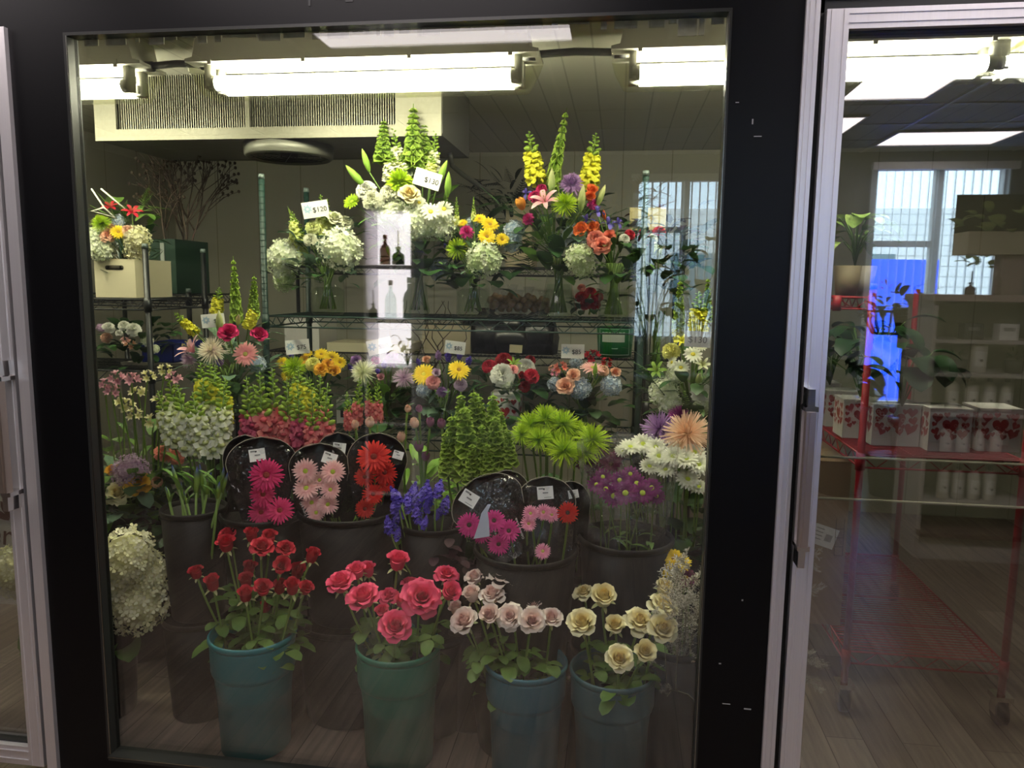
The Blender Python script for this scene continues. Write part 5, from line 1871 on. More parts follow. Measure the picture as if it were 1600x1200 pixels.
# tall white bouquet, $130
x, y = vpos(655, 497, 1.3)
vase('tall clear vase under the tallest white bouquet', x, y, ZU, .24, .065, 'flare')
cc = (x - .02, y + .1, at(640, 370, 1.3).z)
u2 = arrangement('flower_arrangement', 'tallest white and green bouquet with bells of Ireland on the upper shelf', 'bouquet', (x, y, ZU + .012),
                 [('bells', 'palegreen', 598, 252, 600, 185, 1.28, 1.25), ('bells', 'palegreen', 645, 262, 646, 162, 1.26, 1.0), ('bells', 'palegreen', 661, 262, 664, 190, 1.3, 1.2), ('snap', 'snapwhite', 624, 262, 614, 196, 1.3, 1.4, 1), ('snap', 'snapwhite', 676, 270, 681, 200, 1.3, 1.3, 1), ('snap', 'snapwhite', 612, 282, 610, 236, 1.22, 2.6), ('snap', 'snapwhite', 630, 276, 628, 240, 1.24, 2.4), ('snap', 'snapcream', 672, 282, 676, 240, 1.24, 2.0),
                  ('pompon', 'green', 624, 281, 50, 1.18), ('sunny', 'green', 549, 314, 30, 1.2, {'eye': 'g'}), ('carnation', 'white', 570, 294, 34, 1.18), ('carnation', 'cream', 580, 310, 34, 1.14), ('carnation', 'cream', 606, 298, 30, 1.16), ('rose', 'creamrose', 640, 305, 34, 1.12, {'v': 1}), ('daisy', 'white', 673, 330, 32, 1.1), ('daisy', 'white', 655, 316, 24, 1.14), ('daisy', 'white', 694, 326, 30, 1.14),
                  ('hydrangea', 'hydwhite', 655, 345, 56, 1.16), ('hydrangea', 'hydwhite', 685, 350, 54, 1.2), ('hydrangea', 'hydwhite', 610, 330, 50, 1.2), ('bud', 'greenbud', 572, 252, 14, 1.22, {'n': (-.3, -.1, 1)}), ('bud', 'greenbud', 556, 276, 16, 1.18, {'n': (-.7, -.2, .8)}), ('bud', 'greenbud', 690, 272, 16, 1.18, {'n': (.45, -.1, 1)}), ('bud', 'greenbud', 700, 290, 15, 1.1, {'n': (.1, -.2, 1)}), ('carnation', 'white', 640, 262, 26, 1.26), ('hydrangea', 'hydcream', 632, 370, 44, 1.24)],
                 [((x - .03, y + .02, cc[2] + .06), .2, 50, ['lance', 'broad', 'lance'], LEAF, (.09, .16)), ((x, y, cc[2] - .08), .15, 30, ['broad', 'round'], LEAFDK, (.08, .13))], 9, (x, y, ZU + .22), center=cc)
card('$130', 668, 280, 42, 1.13, -.28, foot=(x, y, cc[2] + .05))
# yellow, magenta and hydrangea bouquet
x, y = vpos(739, 493, 1.25)
vase('clear glass jar vase under the yellow daisy and hydrangea bouquet', x, y, ZU, .2, .072, 'jar')
cc = (x, y + .08, at(740, 400, 1.25).z)
arrangement('flower_arrangement', 'yellow daisy, magenta and pale hydrangea bouquet in the middle of the upper shelf', 'bouquet', (x, y, ZU + .012),
            [('mum', 'green', 714, 388, 40, 1.16), ('hydrangea', 'hydgreen', 757, 404, 54, 1.13), ('sunny', 'yellow', 749, 341, 22, 1.24), ('sunny', 'yellow', 766, 350, 30, 1.2), ('sunny', 'yellow', 761, 369, 30, 1.14), ('sunny', 'yellow', 785, 374, 24, 1.16), ('pompon', 'magenta', 729, 362, 28, 1.16), ('statice', 'violet', 702, 355, 18, 1.22), ('statice', 'violet', 695, 368, 18, 1.22), ('statice', 'violet', 697, 385, 14, 1.2), ('snap', 'snapcream', 714, 352, 713, 307, 1.24, .9, 2), ('snap', 'snapcream', 740, 345, 740, 307, 1.24, .9, 2),
             ('hydrangea', 'hydblue', 686, 420, 34, 1.32), ('sunny', 'yellow', 722, 348, 18, 1.24), ('hydrangea', 'hydblue', 737, 348, 20, 1.28), ('lily', 'snapcream', 712, 350, 16, 1.2)],
            [((x, y + .02, cc[2]), .19, 46, ['broad', 'round', 'broad'], LEAFDK, (.08, .13)), ((x, y - .02, cc[2] + .03), .14, 18, ['lance'], LEAFGY, (.06, .1))], 8, (x, y, ZU + .17), center=cc)
# large colourful bouquet
x, y = vpos(872, 493, 1.3)
vase('wide flared clear vase under the large colourful bouquet', x, y, ZU, .24, .085, 'hour')
cc = (x - .03, y + .1, at(865, 360, 1.3).z)
arrangement('flower_arrangement', 'large colourful bouquet with pink lily and yellow snapdragons on the upper shelf', 'bouquet', (x, y, ZU + .012),
            [('snap', 'snapyel', 838, 285, 826, 205, 1.26, 1.7), ('snap', 'snapyel', 920, 290, 931, 207, 1.26, 1.6), ('bells', 'palegreen', 862, 290, 886, 168, 1.28, .55), ('bells', 'palegreen', 868, 280, 872, 225, 1.3, .8), ('lily', 'blush2', 851, 312, 46, 1.12, {'v': 1, 'n': (-.15, -.7, .7)}), ('mum', 'green', 882, 318, 46, 1.1, {'n': (0, -.8, .5)}), ('pompon', 'lavender', 893, 286, 46, 1.18), ('tulip', 'tulip', 814, 319, 24, 1.16, {'n': (-.35, -.3, .9)}), ('rose', 'orange', 924, 298, 24, 1.18), ('rose', 'orange', 922, 308, 22, 1.16),
             ('pompon', 'magenta', 825, 342, 26, 1.12, {'n': (-.5, -.8, .3)}), ('carnation', 'fuchsia', 835, 305, 22, 1.2), ('carnation', 'fuchsia', 846, 293, 18, 1.24), ('bud', 'lilybud', 862, 285, 15, 1.16, {'n': (0, -.1, 1)}), ('bud', 'lilybud', 909, 312, 16, 1.14, {'n': (.1, -.2, 1)}), ('bud', 'lilybud', 938, 308, 14, 1.18, {'n': (.4, -.1, 1)}), ('hydrangea', 'hydblue', 803, 360, 32, 1.2), ('hydrangea', 'hydblue', 800, 378, 30, 1.2), ('carnation', 'magenta', 928, 318, 20, 1.18), ('iris', 'iris', 822, 302, 20, 1.24), ('hydrangea', 'hydblue', 897, 370, 36, 1.26)],
            [((x - .03, y + .02, cc[2]), .24, 60, ['broad', 'lance', 'fern'], LEAFDK, (.1, .17)), ((x - .04, y - .04, cc[2] - .06), .18, 30, ['fern', 'broad'], LEAF, (.1, .16)), ((x + .06, y - .06, cc[2] + .06), .1, 12, ['broad'], LEAFGY, (.09, .13))], 12, (x, y, ZU + .22), center=cc)
# orange roses and blue iris
x, y = vpos(958, 500, 1.2)
vase('clear vase packed with green stems at the right end of the upper shelf', x, y, ZU, .19, .062, 'cyl')
cc = (x - .01, y + .08, at(940, 380, 1.2).z)
arrangement('flower_arrangement', 'orange rose and blue iris bouquet with green white hydrangea on the upper shelf', 'bouquet', (x, y, ZU + .012),
            [('rose', 'orange', 908, 358, 24, 1.12), ('rose', 'orange', 926, 356, 20, 1.14), ('carnation', 'coralrose', 930, 372, 30, 1.08), ('rose', 'coralrose', 940, 383, 26, 1.06), ('rose', 'coralrose', 953, 370, 26, 1.1), ('hydrangea', 'hydgreen', 905, 402, 44, 1.1), ('hydrangea', 'hydgreen', 912, 418, 34, 1.1), ('iris', 'iris', 934, 332, 26, 1.14, {'n': (0, -.2, 1)}), ('iris', 'iris', 950, 350, 28, 1.12, {'n': (.2, -.3, 1)}), ('iris', 'iris', 917, 345, 26, 1.14, {'n': (-.3, -.2, 1)}), ('iris', 'iris', 966, 348, 20, 1.2), ('bud', 'orange', 944, 336, 8, 1.18), ('carnation', 'red', 985, 365, 18, 1.2), ('carnation', 'white', 976, 372, 18, 1.18)],
            [((x, y + .03, cc[2] - .02), .17, 40, ['broad', 'lance'], LEAFDK, (.09, .14)), ((x, y, cc[2] - .12), .1, 20, ['lance', 'broad'], LEAF, (.07, .1))], 22, (x, y, ZU + .19), center=cc)
cds = card('90', 1012, 342, 56, 1.45, 0, 'cream card with faint purple 90 behind the blue irises', foot=(at(1010, 360, 1.45).x, 1.47, 1.66), burst=False, hand=True, cardmat=mat('dull_card', '#b3a676', .7))
# red streaked bouquet with dark leaves at the right
x, y = at(1028, 480, 1.5).x, 1.5
p0 = Vector((x, y, 1.31))
vase('clear vase behind the right post of the green shelving', x, y, .95, .3, .07, 'cyl')
arrangement('flower_arrangement', 'dark leaved bouquet with red and white blooms at the right end of the shelving', 'bouquet', (x, y, .962),
            [('carnation', 'red', 1005, 362, 22, 1.4), ('carnation', 'white', 1018, 372, 20, 1.4), ('carnation', 'red', 1030, 360, 22, 1.42), ('hydrangea', 'hydgreen', 1022, 395, 28, 1.4), ('carnation', 'red', 1012, 385, 16, 1.42), ('carnation', 'white', 1000, 375, 16, 1.42)],
            [((x, y, at(1025, 400, 1.5).z), .22, 60, ['broad', 'round'], LEAFDK, (.09, .14)), ((x, y, at(1025, 360, 1.5).z), .16, 24, ['broad'], petal_mat('leaf_dark_red', '#3a1a20', '#4d2226', trans=.1), (.08, .12))], 8, (x, y, 1.3), center=(x, y + .1, 1.5))
# small things among the vases
p = at(805, 478, 1.4)
for i, (px, py, w) in enumerate(((775, 480, 34), (800, 476, 36), (826, 482, 34), (848, 476, 30), (812, 488, 30), (788, 490, 30))):
    p = at(px, py, 1.42)
    mb = MB()
    r = w / 2 / ppm(p)
    rows = [[(r * a * cos(2 * pi * k / 12) * (1 + .12 * sin(3 * k + i)), r * a * sin(2 * pi * k / 12) * (1 + .12 * sin(5 * k)), r * b) for k in range(12)] for a, b in ((.3, -1), (.9, -.6), (1, 0), (.7, .6), (.25, 1.0), (.5, 1.7))]
    mb.grid(rows, None, True)
    o = solid('wrapped_bulb_plant', mb, FILM, 'brownish cellophane wrapped bundle between the vases, %s from the left' % ORD[sorted((775, 800, 826, 848, 812, 788)).index(px)], 'wrapped plant', 'cellophane bundles')
    o.location = (p.x, p.y, ZU + r * 1.0)
    b2 = MB()
    for q in range(7):
        a = GA * q
        b2.ball((r * .5 * cos(a), r * .5 * sin(a), -.3 * r + .18 * r * q), r * .36, 8, 5, .3 + .1 * q)
    part('dry_blooms', b2, petal_mat('dry_tan', '#8a6a48', '#a8875e', trans=.05), o)
x, y = at(920, 488, 1.48).x, 1.48
arrangement('flower_arrangement', 'small dark red carnation bunch between the flared vase and the stem packed vase', 'bouquet', (x, y, ZU),
            [('carnation', 'deepred', 908, 462, 20, 1.44), ('carnation', 'deepred', 922, 455, 20, 1.46), ('carnation', 'deepred', 934, 462, 18, 1.46), ('carnation', 'deepred', 915, 474, 20, 1.42), ('carnation', 'coralrose', 909, 448, 14, 1.46), ('carnation', 'deepred', 930, 474, 18, 1.42)],
            [((x, y, ZU + .05), .08, 22, ['broad'], LEAFDK, (.06, .09))], 3, (x, y, ZU + .06))

# ------------------------------------------------------------------ lower shelf bouquets
ZL = SH2


def low(px, Y, label_v, shape='cyl', h=None, zt=.17, r=.06):
    p = at(px, 690, Y)
    vase(label_v, p.x, Y, ZL, zt, r, shape)
    return p.x, Y


x, y = low(487, 1.2, 'dark glass vase under the yellow bouquet tagged 75', 'cyl')
cc = (x, y + .1, at(487, 600, 1.2).z)
arrangement('flower_arrangement', 'yellow daisy and lime mum bouquet tagged 75 on the lower shelf', 'bouquet', (x, y, ZL + .012),
            [('mum', 'green', 459, 573, 44, 1.1), ('sunny', 'yellow', 440, 566, 22, 1.16), ('sunny', 'yellow', 448, 586, 22, 1.1), ('carnation', 'lemon', 489, 567, 24, 1.08), ('sunny', 'yellow', 502, 553, 24, 1.18), ('sunny', 'yellow', 519, 558, 26, 1.14), ('sunny', 'yellow', 531, 566, 22, 1.14), ('rose', 'gold', 502, 577, 20, 1.06), ('rose', 'gold', 523, 579, 18, 1.1), ('statice', 'violet', 516, 566, 16, 1.1), ('sunny', 'gold', 475, 562, 18, 1.14), ('sunny', 'yellow', 481, 552, 16, 1.2), ('statice', 'violet', 455, 555, 14, 1.2), ('rose', 'gold', 512, 568, 16, 1.08)],
            [((x, y + .02, cc[2] - .02), .18, 44, ['broad', 'lance'], LEAFDK, (.07, .11))], 6, (x, y, ZL + .16), center=cc)
card('$75', 465, 542, 36, 1.12, .08, foot=(x, y, cc[2]))
x, y = low(598, 1.2, 'white pot under the lavender bouquet', 'cyl')
cc = (x, y + .1, at(598, 610, 1.2).z)
arrangement('flower_arrangement', 'lavender and cream spider mum bouquet on the lower shelf below the white cabinet reflection', 'bouquet', (x, y, ZL + .012),
            [('spider', 'cream', 566, 580, 44, 1.1, {'n': (-.3, -.8, .4)}), ('spider', 'mauve', 631, 590, 36, 1.12), ('pompon', 'lavender', 612, 561, 32, 1.18), ('pompon', 'magenta', 587, 563, 20, 1.16), ('statice', 'violet', 600, 570, 18, 1.12), ('statice', 'violet', 590, 580, 14, 1.08), ('pompon', 'lavender', 556, 562, 24, 1.22), ('statice', 'violet', 548, 575, 16, 1.2), ('rosebud', 'alstropink', 596, 590, 14, 1.06)],
            [((x, y, cc[2] - .02), .19, 46, ['broad', 'lance', 'round'], LEAFDK, (.08, .12)), ((x + .04, y - .08, cc[2]), .05, 5, ['broad'], LEAF, (.1, .12))], 6, (x, y, ZL + .16), center=cc)
card('$50', 593, 541, 38, 1.16, .22, foot=(x, y, cc[2]))
x, y = low(692, 1.2, 'clear jar under the yellow gerbera bouquet', 'jar')
cc = (x, y + .1, at(692, 615, 1.2).z)
arrangement('flower_arrangement', 'yellow gerbera and pink rose bouquet on the lower shelf', 'bouquet', (x, y, ZL + .012),
            [('gerbera', 'yellow', 662, 584, 38, 1.1, {'eye': 'y'}), ('gerbera', 'yellow', 717, 577, 36, 1.1, {'eye': 'b'}), ('carnation', 'pink', 676, 596, 24, 1.06), ('rose', 'mauve', 682, 583, 18, 1.08), ('statice', 'violet', 700, 558, 22, 1.18), ('statice', 'violet', 732, 565, 22, 1.18), ('rose', 'peach', 667, 563, 18, 1.18), ('statice', 'violet', 654, 566, 14, 1.2), ('pompon', 'lavender', 690, 612, 22, 1.08), ('carnation', 'mauve', 720, 600, 22, 1.1), ('hydrangea', 'hydblue', 662, 608, 24, 1.1), ('statice', 'lavender', 685, 556, 20, 1.2), ('statice', 'violet', 718, 556, 18, 1.2)],
            [((x, y, cc[2]), .17, 44, ['lance', 'broad', 'fern'], LEAFGY, (.07, .11)), ((x, y, cc[2] - .06), .14, 20, ['broad'], LEAFDK, (.08, .11))], 6, (x, y, ZL + .16), center=cc)
card('$85', 711, 543, 32, 1.16, -.12, 'white price card reading $85 above the yellow gerberas', foot=(x, y, cc[2]))
# red and white bouquet in a heart printed box
HEARTS = []


def heart_pts(s):
    out = []
    for k in range(20):
        a = 2 * pi * k / 20
        out.append((s * .06 * 16 * sin(a) ** 3 / 1.0 * .9, s * .06 * (13 * cos(a) - 5 * cos(2 * a) - 2 * cos(3 * a) - cos(4 * a))))
    return out


REDH = mat('heart_red', '#a51f26', .5)
RING = mat('heart_ring', '#d8b0ac', .5)


def heart_print(w, h, y, seed, z0):
    """hearts and rings printed on a box face at local y, as thin raised ink"""
    rnd = random.Random(seed)
    mb = MB()
    spots = [(0, .5, .3), (-.33, .78, .2), (.33, .82, .17), (-.36, .3, .15), (.3, .22, .2), (.36, .52, .15), (-.1, .88, .12), (.08, .12, .13), (-.3, .1, .12), (-.18, .2, .1), (.18, .84, .1), (-.4, .55, .1), (.42, .33, .08), (.14, .3, .08)]
    for (fx, fz, s) in spots:
        c = (fx * w, z0 + fz * h)
        a = rnd.uniform(-.5, .5) if s < .28 else .1
        pts = [(c[0] + (px * cos(a) - pz * sin(a)), y, c[1] + (px * sin(a) + pz * cos(a))) for px, pz in heart_pts(s * w * .78)]
        idx = [mb.vert(q) for q in pts]
        ctr = mb.vert((c[0], y, c[1]))
        for k in range(len(idx)):
            mb.face((ctr, idx[k], idx[(k + 1) % len(idx)]))
    mb.cur = 1
    for k in range(14):
        c = (rnd.uniform(-.44, .44) * w, z0 + rnd.uniform(.08, .94) * h)
        r = rnd.uniform(.025, .05) * w
        for q in range(10):
            a0, a1 = 2 * pi * q / 10, 2 * pi * (q + 1) / 10
            mb.face([mb.vert((c[0] + r * rr * cos(a), y - .0003, c[1] + r * rr * sin(a))) for rr, a in ((1, a0), (1, a1), (.7, a1), (.7, a0))])
    return mb


def heart_box(label, x, y, z, w, h, seed, cat='planter box', rot=0.0):
    t = thing('heart_print_box', label, cat, (x, y, z), 'heart printed boxes')
    t.rotation_euler = (0, 0, rot)
    hw_ = w / 2
    part('box_body', boxes(((-hw_ * .97, -hw_ * .97, 0), (hw_ * .97, hw_ * .97, h * .97)), ), WHITECARTON, t, False)
    part('liner_rim', boxes(((-hw_, -hw_, h * .95), (hw_, hw_, h))), WHITECARTON, t, False)
    for q in range(3):
        o = part('heart_print', heart_print(w * .94, h * .66, -hw_ * .97 - .0006, seed + q, h * .27), [REDH, RING], t, False)
        o.rotation_euler = (0, 0, (0, -pi / 2, pi / 2)[q])
    return t


p = at(790, 690, 1.18)
bw_ = 44 / ppm(at(790, 640, 1.18))
heart_box('white box printed with red hearts under the red and white bouquet', p.x, 1.2, ZL, bw_, .2, 3)
x, y = p.x, 1.2
cc = (x, y + .1, at(795, 605, 1.2).z)
arrangement('flower_arrangement', 'red and white carnation bouquet in the heart printed box', 'bouquet', (x, y, ZL + .2),
            [('carnation', 'white', 785, 583, 40, 1.06), ('carnation', 'white', 822, 572, 32, 1.14), ('carnation', 'red', 763, 570, 24, 1.14), ('carnation', 'deepred', 787, 561, 30, 1.18), ('carnation', 'red', 831, 586, 26, 1.08), ('carnation', 'deepred', 820, 603, 20, 1.08), ('lily', 'greenbud', 803, 568, 24, 1.12, {'n': (.3, -.5, .8)}), ('rosebud', 'deepred', 815, 588, 14, 1.08), ('hydrangea', 'hydwhite', 792, 600, 18, 1.06), ('rose', 'pink', 802, 577, 14, 1.08), ('carnation', 'deepred', 829, 561, 18, 1.2)],
            [((x, y + .02, cc[2]), .19, 44, ['broad', 'round', 'lance'], LEAFDK, (.09, .13)), ((x + .1, y, cc[2] - .05), .1, 14, ['lance'], LEAFDK, (.1, .15))], 0, center=cc)
card('', 806, 545, 20, 1.22, -.05, 'blank cream care card behind the red and white bouquet', foot=(x, y, cc[2]), burst=False, cardmat=mat('cream_card', '#d9cfa0', .7))
x, y = low(909, 1.2, 'square clear vase with water under the peach rose bouquet', 'cyl', zt=.17, r=.068)
cc = (x, y + .1, at(910, 610, 1.2).z)
arrangement('flower_arrangement', 'peach rose and pink gerbera bouquet tagged 85 at the right of the lower shelf', 'bouquet', (x, y, ZL + .012),
            [('gerbera', 'palepink', 927, 573, 42, 1.1, {'n': (.1, -.3, 1)}), ('rose', 'peach', 896, 587, 22, 1.06, {'v': 1}), ('rose', 'peach', 884, 604, 28, 1.05, {'v': 1}), ('rose', 'peach', 961, 583, 22, 1.12), ('carnation', 'peach', 943, 578, 20, 1.1), ('alstro', 'coralrose', 876, 574, 26, 1.12), ('alstro', 'rosepink', 868, 582, 18, 1.12), ('hydrangea', 'hydblue', 906, 606, 34, 1.08), ('hydrangea', 'hydblue', 955, 602, 32, 1.1), ('alstro', 'red', 925, 556, 30, 1.2), ('alstro', 'red', 948, 566, 22, 1.2), ('bud', 'greenbud', 930, 580, 10, 1.06, {'n': (.05, -.1, 1)}), ('hydrangea', 'hydblue', 866, 600, 22, 1.14), ('alstro', 'peach', 863, 575, 16, 1.16), ('hydrangea', 'hydblue', 900, 566, 20, 1.18)],
            [((x, y + .02, cc[2] - .03), .17, 44, ['round', 'broad'], LEAFDK, (.08, .12))], 7, (x, y, ZL + .16), center=cc)
card('$85', 895, 549, 36, 1.12, 0, 'white price card reading $85 above the peach roses', foot=(x, y, cc[2]))
# spiky dark plant and shallow dish
p = at(860, 665, 1.2)
mb = MB()
for i in range(60):
    mb.petal(RZ(GA * i), .11 + .05 * RND.random(), .008, 20 + 60 * RND.random(), 10, 0, 3, 1, .02, 0, .1, .8, .4)
t = thing('spiky_plant', 'dark spiky leaved plant left of the clear vase on the lower shelf', 'plant', (p.x, 1.2, ZL))
o = part('leaves', mb, mat('black_leaf', '#141a14', .45), t)
o.location = (0, 0, .06)
mb = MB()
mb.lathe([(.003, 0), (.05, 0), (.06, .06), (.055, .06), (.003, .05)], 20)
part('pot', mb, BLACKPL, t)

# ------------------------------------------------------------------ bouquets beside the shelving
def stand(label, x, y, z):
    t = thing('plant_stand', label, 'stand', (x, y, FZ))
    mb = MB()
    mb.lathe([(.003, z - FZ - .02), (.15, z - FZ - .02), (.15, z - FZ), (.003, z - FZ)], 24)
    part('top', mb, BLACKPL, t)
    for k in range(3):
        a = k * 2.094 + .4
        mb = MB()
        mb.tube([(.12 * cos(a), .12 * sin(a), z - FZ - .02), (.14 * cos(a), .14 * sin(a), 0)], .012, .012, 8)
        part('leg', mb, BLACKPL, t)


p = at(350, 560, .95)
zs = at(350, 640, .95).z
stand('black plant stand under the tall lily bouquet', p.x, .97, zs)
vase('clear vase hidden under the tall lily bouquet', p.x, .97, zs, .16, .06)
x, y = p.x, .97
cc = (x, y + .1, at(350, 570, .97).z)
arrangement('flower_arrangement', 'tall pink lily and gerbera bouquet with yellow snapdragons left of the green shelving', 'bouquet', (x, y, zs + .012),
            [('bells', 'palegreen', 370, 500, 364, 400, .98, .55), ('bells', 'palegreen', 396, 495, 397, 428, 1.0, .8), ('snap', 'snapyel', 338, 492, 343, 448, .98, 1.9), ('snap', 'snapyel', 305, 520, 272, 488, .94, 1.5), ('snap', 'snapyel', 388, 512, 402, 468, .98, 1.7), ('lily', 'blush2', 298, 545, 48, .9, {'v': 0, 'n': (-.5, -.5, .8)}), ('spider', 'ivoryspider', 331, 546, 50, .86, {'n': (-.05, -.75, .6)}), ('gerbera', 'pink', 383, 553, 40, .86, {'eye': 'p', 'n': (.1, -.95, .25)}), ('rose', 'fuchsia', 357, 520, 30, .9, {'v': 1}), ('rose', 'fuchsia', 405, 523, 26, .98), ('bud', 'lilybud', 343, 505, 15, .9, {'n': (.1, -.2, 1)}), ('bud', 'alstropale', 372, 500, 10, .94), ('spider', 'mauve', 295, 560, 30, .92), ('statice', 'lavender', 345, 566, 20, .9), ('hydrangea', 'hydblue', 402, 568, 26, .98), ('iris', 'iris', 340, 565, 16, .88)],
            [((x, y + .02, cc[2] + .03), .17, 50, ['lance', 'broad', 'lance'], LEAFGY, (.08, .13)), ((x, y, cc[2] - .05), .16, 30, ['broad', 'fern'], LEAFDK, (.09, .13))], 5, (x, y, zs + .15), center=cc)
card('$1', 333, 501, 34, .9, .08, 'white price card with only $1 showing among the lily buds', foot=(x, y, cc[2]))
p = at(1085, 560, .9)
zs = at(1085, 690, .92).z
stand('black plant stand under the yellow and white bouquet at the right', p.x, .92, zs)
vase('clear vase hidden under the yellow and white bouquet at the right', p.x, .92, zs, .16, .06)
x, y = p.x, .92
cc = (x, y + .1, at(1085, 600, .92).z)
arrangement('flower_arrangement', 'yellow snapdragon and white daisy bouquet at the right edge of the pane', 'bouquet', (x, y, zs + .012),
            [('bells', 'palegreen', 1060, 510, 1063, 435, .94, .75), ('snap', 'snapyel', 1090, 525, 1092, 455, .92, 1.9), ('snap', 'snapyel', 1062, 532, 1052, 498, .94, 2.0), ('bells', 'palegreen', 1105, 500, 1106, 432, .94, .7), ('carnation', 'lemon', 1048, 546, 30, .88), ('daisy', 'white', 1083, 553, 30, .84), ('daisy', 'white', 1064, 574, 27, .84), ('daisy', 'white', 1049, 566, 22, .86, {'n': (-.8, -.5, .3)}), ('lily', 'greenbud', 1026, 578, 30, .9), ('lily', 'snapyel', 1066, 532, 24, .88), ('hydrangea', 'hydwhite', 1036, 612, 44, .88), ('hydrangea', 'hydwhite', 1056, 585, 30, .9), ('carnation', 'white', 1096, 612, 34, .84), ('bud', 'lilybud', 1092, 592, 14, .84), ('lily', 'cream', 1098, 570, 26, .86), ('daisy', 'white', 1095, 540, 22, .9), ('hydrangea', 'hydwhite', 1046, 630, 36, .86), ('hydrangea', 'hydwhite', 1098, 632, 36, .86)],
            [((x - .02, y, cc[2]), .18, 50, ['broad', 'lance', 'fern'], LEAFDK, (.09, .14)), ((x, y - .04, cc[2] - .06), .13, 26, ['fern', 'lance'], LEAF, (.08, .12))], 5, (x, y, zs + .15), center=cc)
card('$130', 1090, 530, 40, .84, -.03, 'white card with handwritten $130 at the right edge of the pane', foot=(x, y, cc[2]), burst=False, hand=True)

# ------------------------------------------------------------------ left shelving and its things
a, b = at(150, 466, 1.22), at(210, 405, 1.22)
cz = 1.37
carton('cream carton with an oval hand hole on the left shelving', (a.x, 1.22, cz), (b.x, 1.5, b.z), CREAMCARTON, handle=True)
x, y = at(188, 400, 1.3).x, 1.34
cc = (x, y, at(188, 400, 1.3).z)
arrangement('flower_arrangement', 'hydrangea bouquet with peach roses and red ribbon standing on the cream carton', 'bouquet', (x, y, b.z),
            [('rose', 'peach', 168, 368, 20, 1.2, {'v': 2}), ('rose', 'peach', 174, 356, 14, 1.24), ('sunny', 'yellow', 185, 362, 26, 1.2), ('carnation', 'peach', 200, 360, 24, 1.22), ('hydrangea', 'hydcream', 215, 372, 40, 1.24), ('mum', 'green', 158, 348, 34, 1.2), ('hydrangea', 'hydwhite', 152, 372, 36, 1.22), ('hydrangea', 'hydwhite', 160, 388, 40, 1.22), ('hydrangea', 'hydcream', 213, 390, 36, 1.26), ('lily', 'deepred', 172, 322, 24, 1.26), ('lily', 'red', 207, 330, 28, 1.26), ('hydrangea', 'hydblue', 185, 345, 20, 1.26)],
            [((x, y, cc[2] + .18), .12, 26, ['fern', 'broad'], LEAF, (.08, .12)), ((x, y, cc[2] + .02), .13, 26, ['broad', 'fern'], LEAFDK, (.07, .11))], 0, center=(x, y + .05, cc[2]))
mb = MB()
mb.tube([at(143, 295, 1.15), at(163, 325, 1.15), at(182, 341, 1.15), at(142, 330, 1.15), at(163, 324, 1.15)], .004, .004, 6)
mb.tube([at(158, 295, 1.17), at(178, 312, 1.17), at(195, 326, 1.17)], .004, .003, 6)
solid('wire_star', mb, mat('white_wire', '#d8d6c4', .5), 'bent white wire star in front of the left bouquet', 'ornament')
p = at(200, 535, 1.25)
arrangement('flower_arrangement', 'white and peach blossom bouquet with dark leaves on the lower left shelf', 'bouquet', (p.x, 1.35, 1.05),
            [('carnation', 'white', 170, 510, 20, 1.22), ('carnation', 'white', 193, 507, 18, 1.24), ('carnation', 'white', 209, 513, 24, 1.22), ('carnation', 'peach', 166, 526, 18, 1.22), ('alstro', 'peach', 203, 538, 20, 1.2), ('alstro', 'palepink', 196, 532, 16, 1.2), ('hydrangea', 'hydwhite', 230, 532, 18, 1.24), ('hydrangea', 'hydwhite', 242, 545, 14, 1.24), ('carnation', 'white', 186, 519, 12, 1.22), ('hydrangea', 'mauve', 158, 512, 14, 1.24)],
            [((p.x, 1.32, at(190, 530, 1.3).z), .17, 44, ['broad', 'round'], LEAFDK, (.07, .1))], 0)
q0, q1 = at(246, 562, 1.5), at(292, 534, 1.5)
tb = thing('plastic_tote', 'deep blue plastic bin behind the lily bouquet', 'bin', ((q0.x + q1.x) / 2, 1.5, q0.z))
hw2 = (q1.x - q0.x) / 2
part('bin_body', boxes(((-hw2, -.12, 0), (hw2, -.115, q1.z - q0.z)), ((-hw2, .115, 0), (hw2, .12, q1.z - q0.z)), ((-hw2, -.12, 0), (-hw2 + .005, .12, q1.z - q0.z)), ((hw2 - .005, -.12, 0), (hw2, .12, q1.z - q0.z)), ((-hw2, -.12, 0), (hw2, .12, .005))), mat('blue_tote', '#1f2f86', .4), tb, False)
part('bin_rim', boxes(((-hw2 - .01, -.13, q1.z - q0.z - .015), (hw2 + .01, -.12, q1.z - q0.z)), ((-hw2 - .01, .12, q1.z - q0.z - .015), (hw2 + .01, .13, q1.z - q0.z))), mat('blue_tote', '#1f2f86', .4), tb, False)
carton('low grey carton under the blue bin', (q0.x - .1, 1.36, FZ), (q1.x + .12, 1.72, q0.z), mat('grey_carton', '#77736a', .8), tape=False)
# bare branches in a dark green crate behind
p = at(285, 400, 1.9)
pz = at(285, 458, 1.9).z
mb = MB()
rb = random.Random(4)


def twig(a, d, L, r, lvl):
    b_ = a + d * L
    mid = a.lerp(b_, .5) + Vector((rb.uniform(-.03, .03), rb.uniform(-.03, .03), .01)) * L * 2
    mb.tube([a, mid, b_], r, r * .6, 5)
    if lvl == 3:
        mb.ball(b_, .009, 6, 4)
        return
    for k in range(3 if lvl else 4):
        dd = (d + Vector((rb.uniform(-.75, .75), rb.uniform(-.4, .4), rb.uniform(-.25, .3)))).normalized()
        twig(a.lerp(b_, rb.uniform(.45, 1.0)), dd, L * rb.uniform(.5, .75), r * .6, lvl + 1)


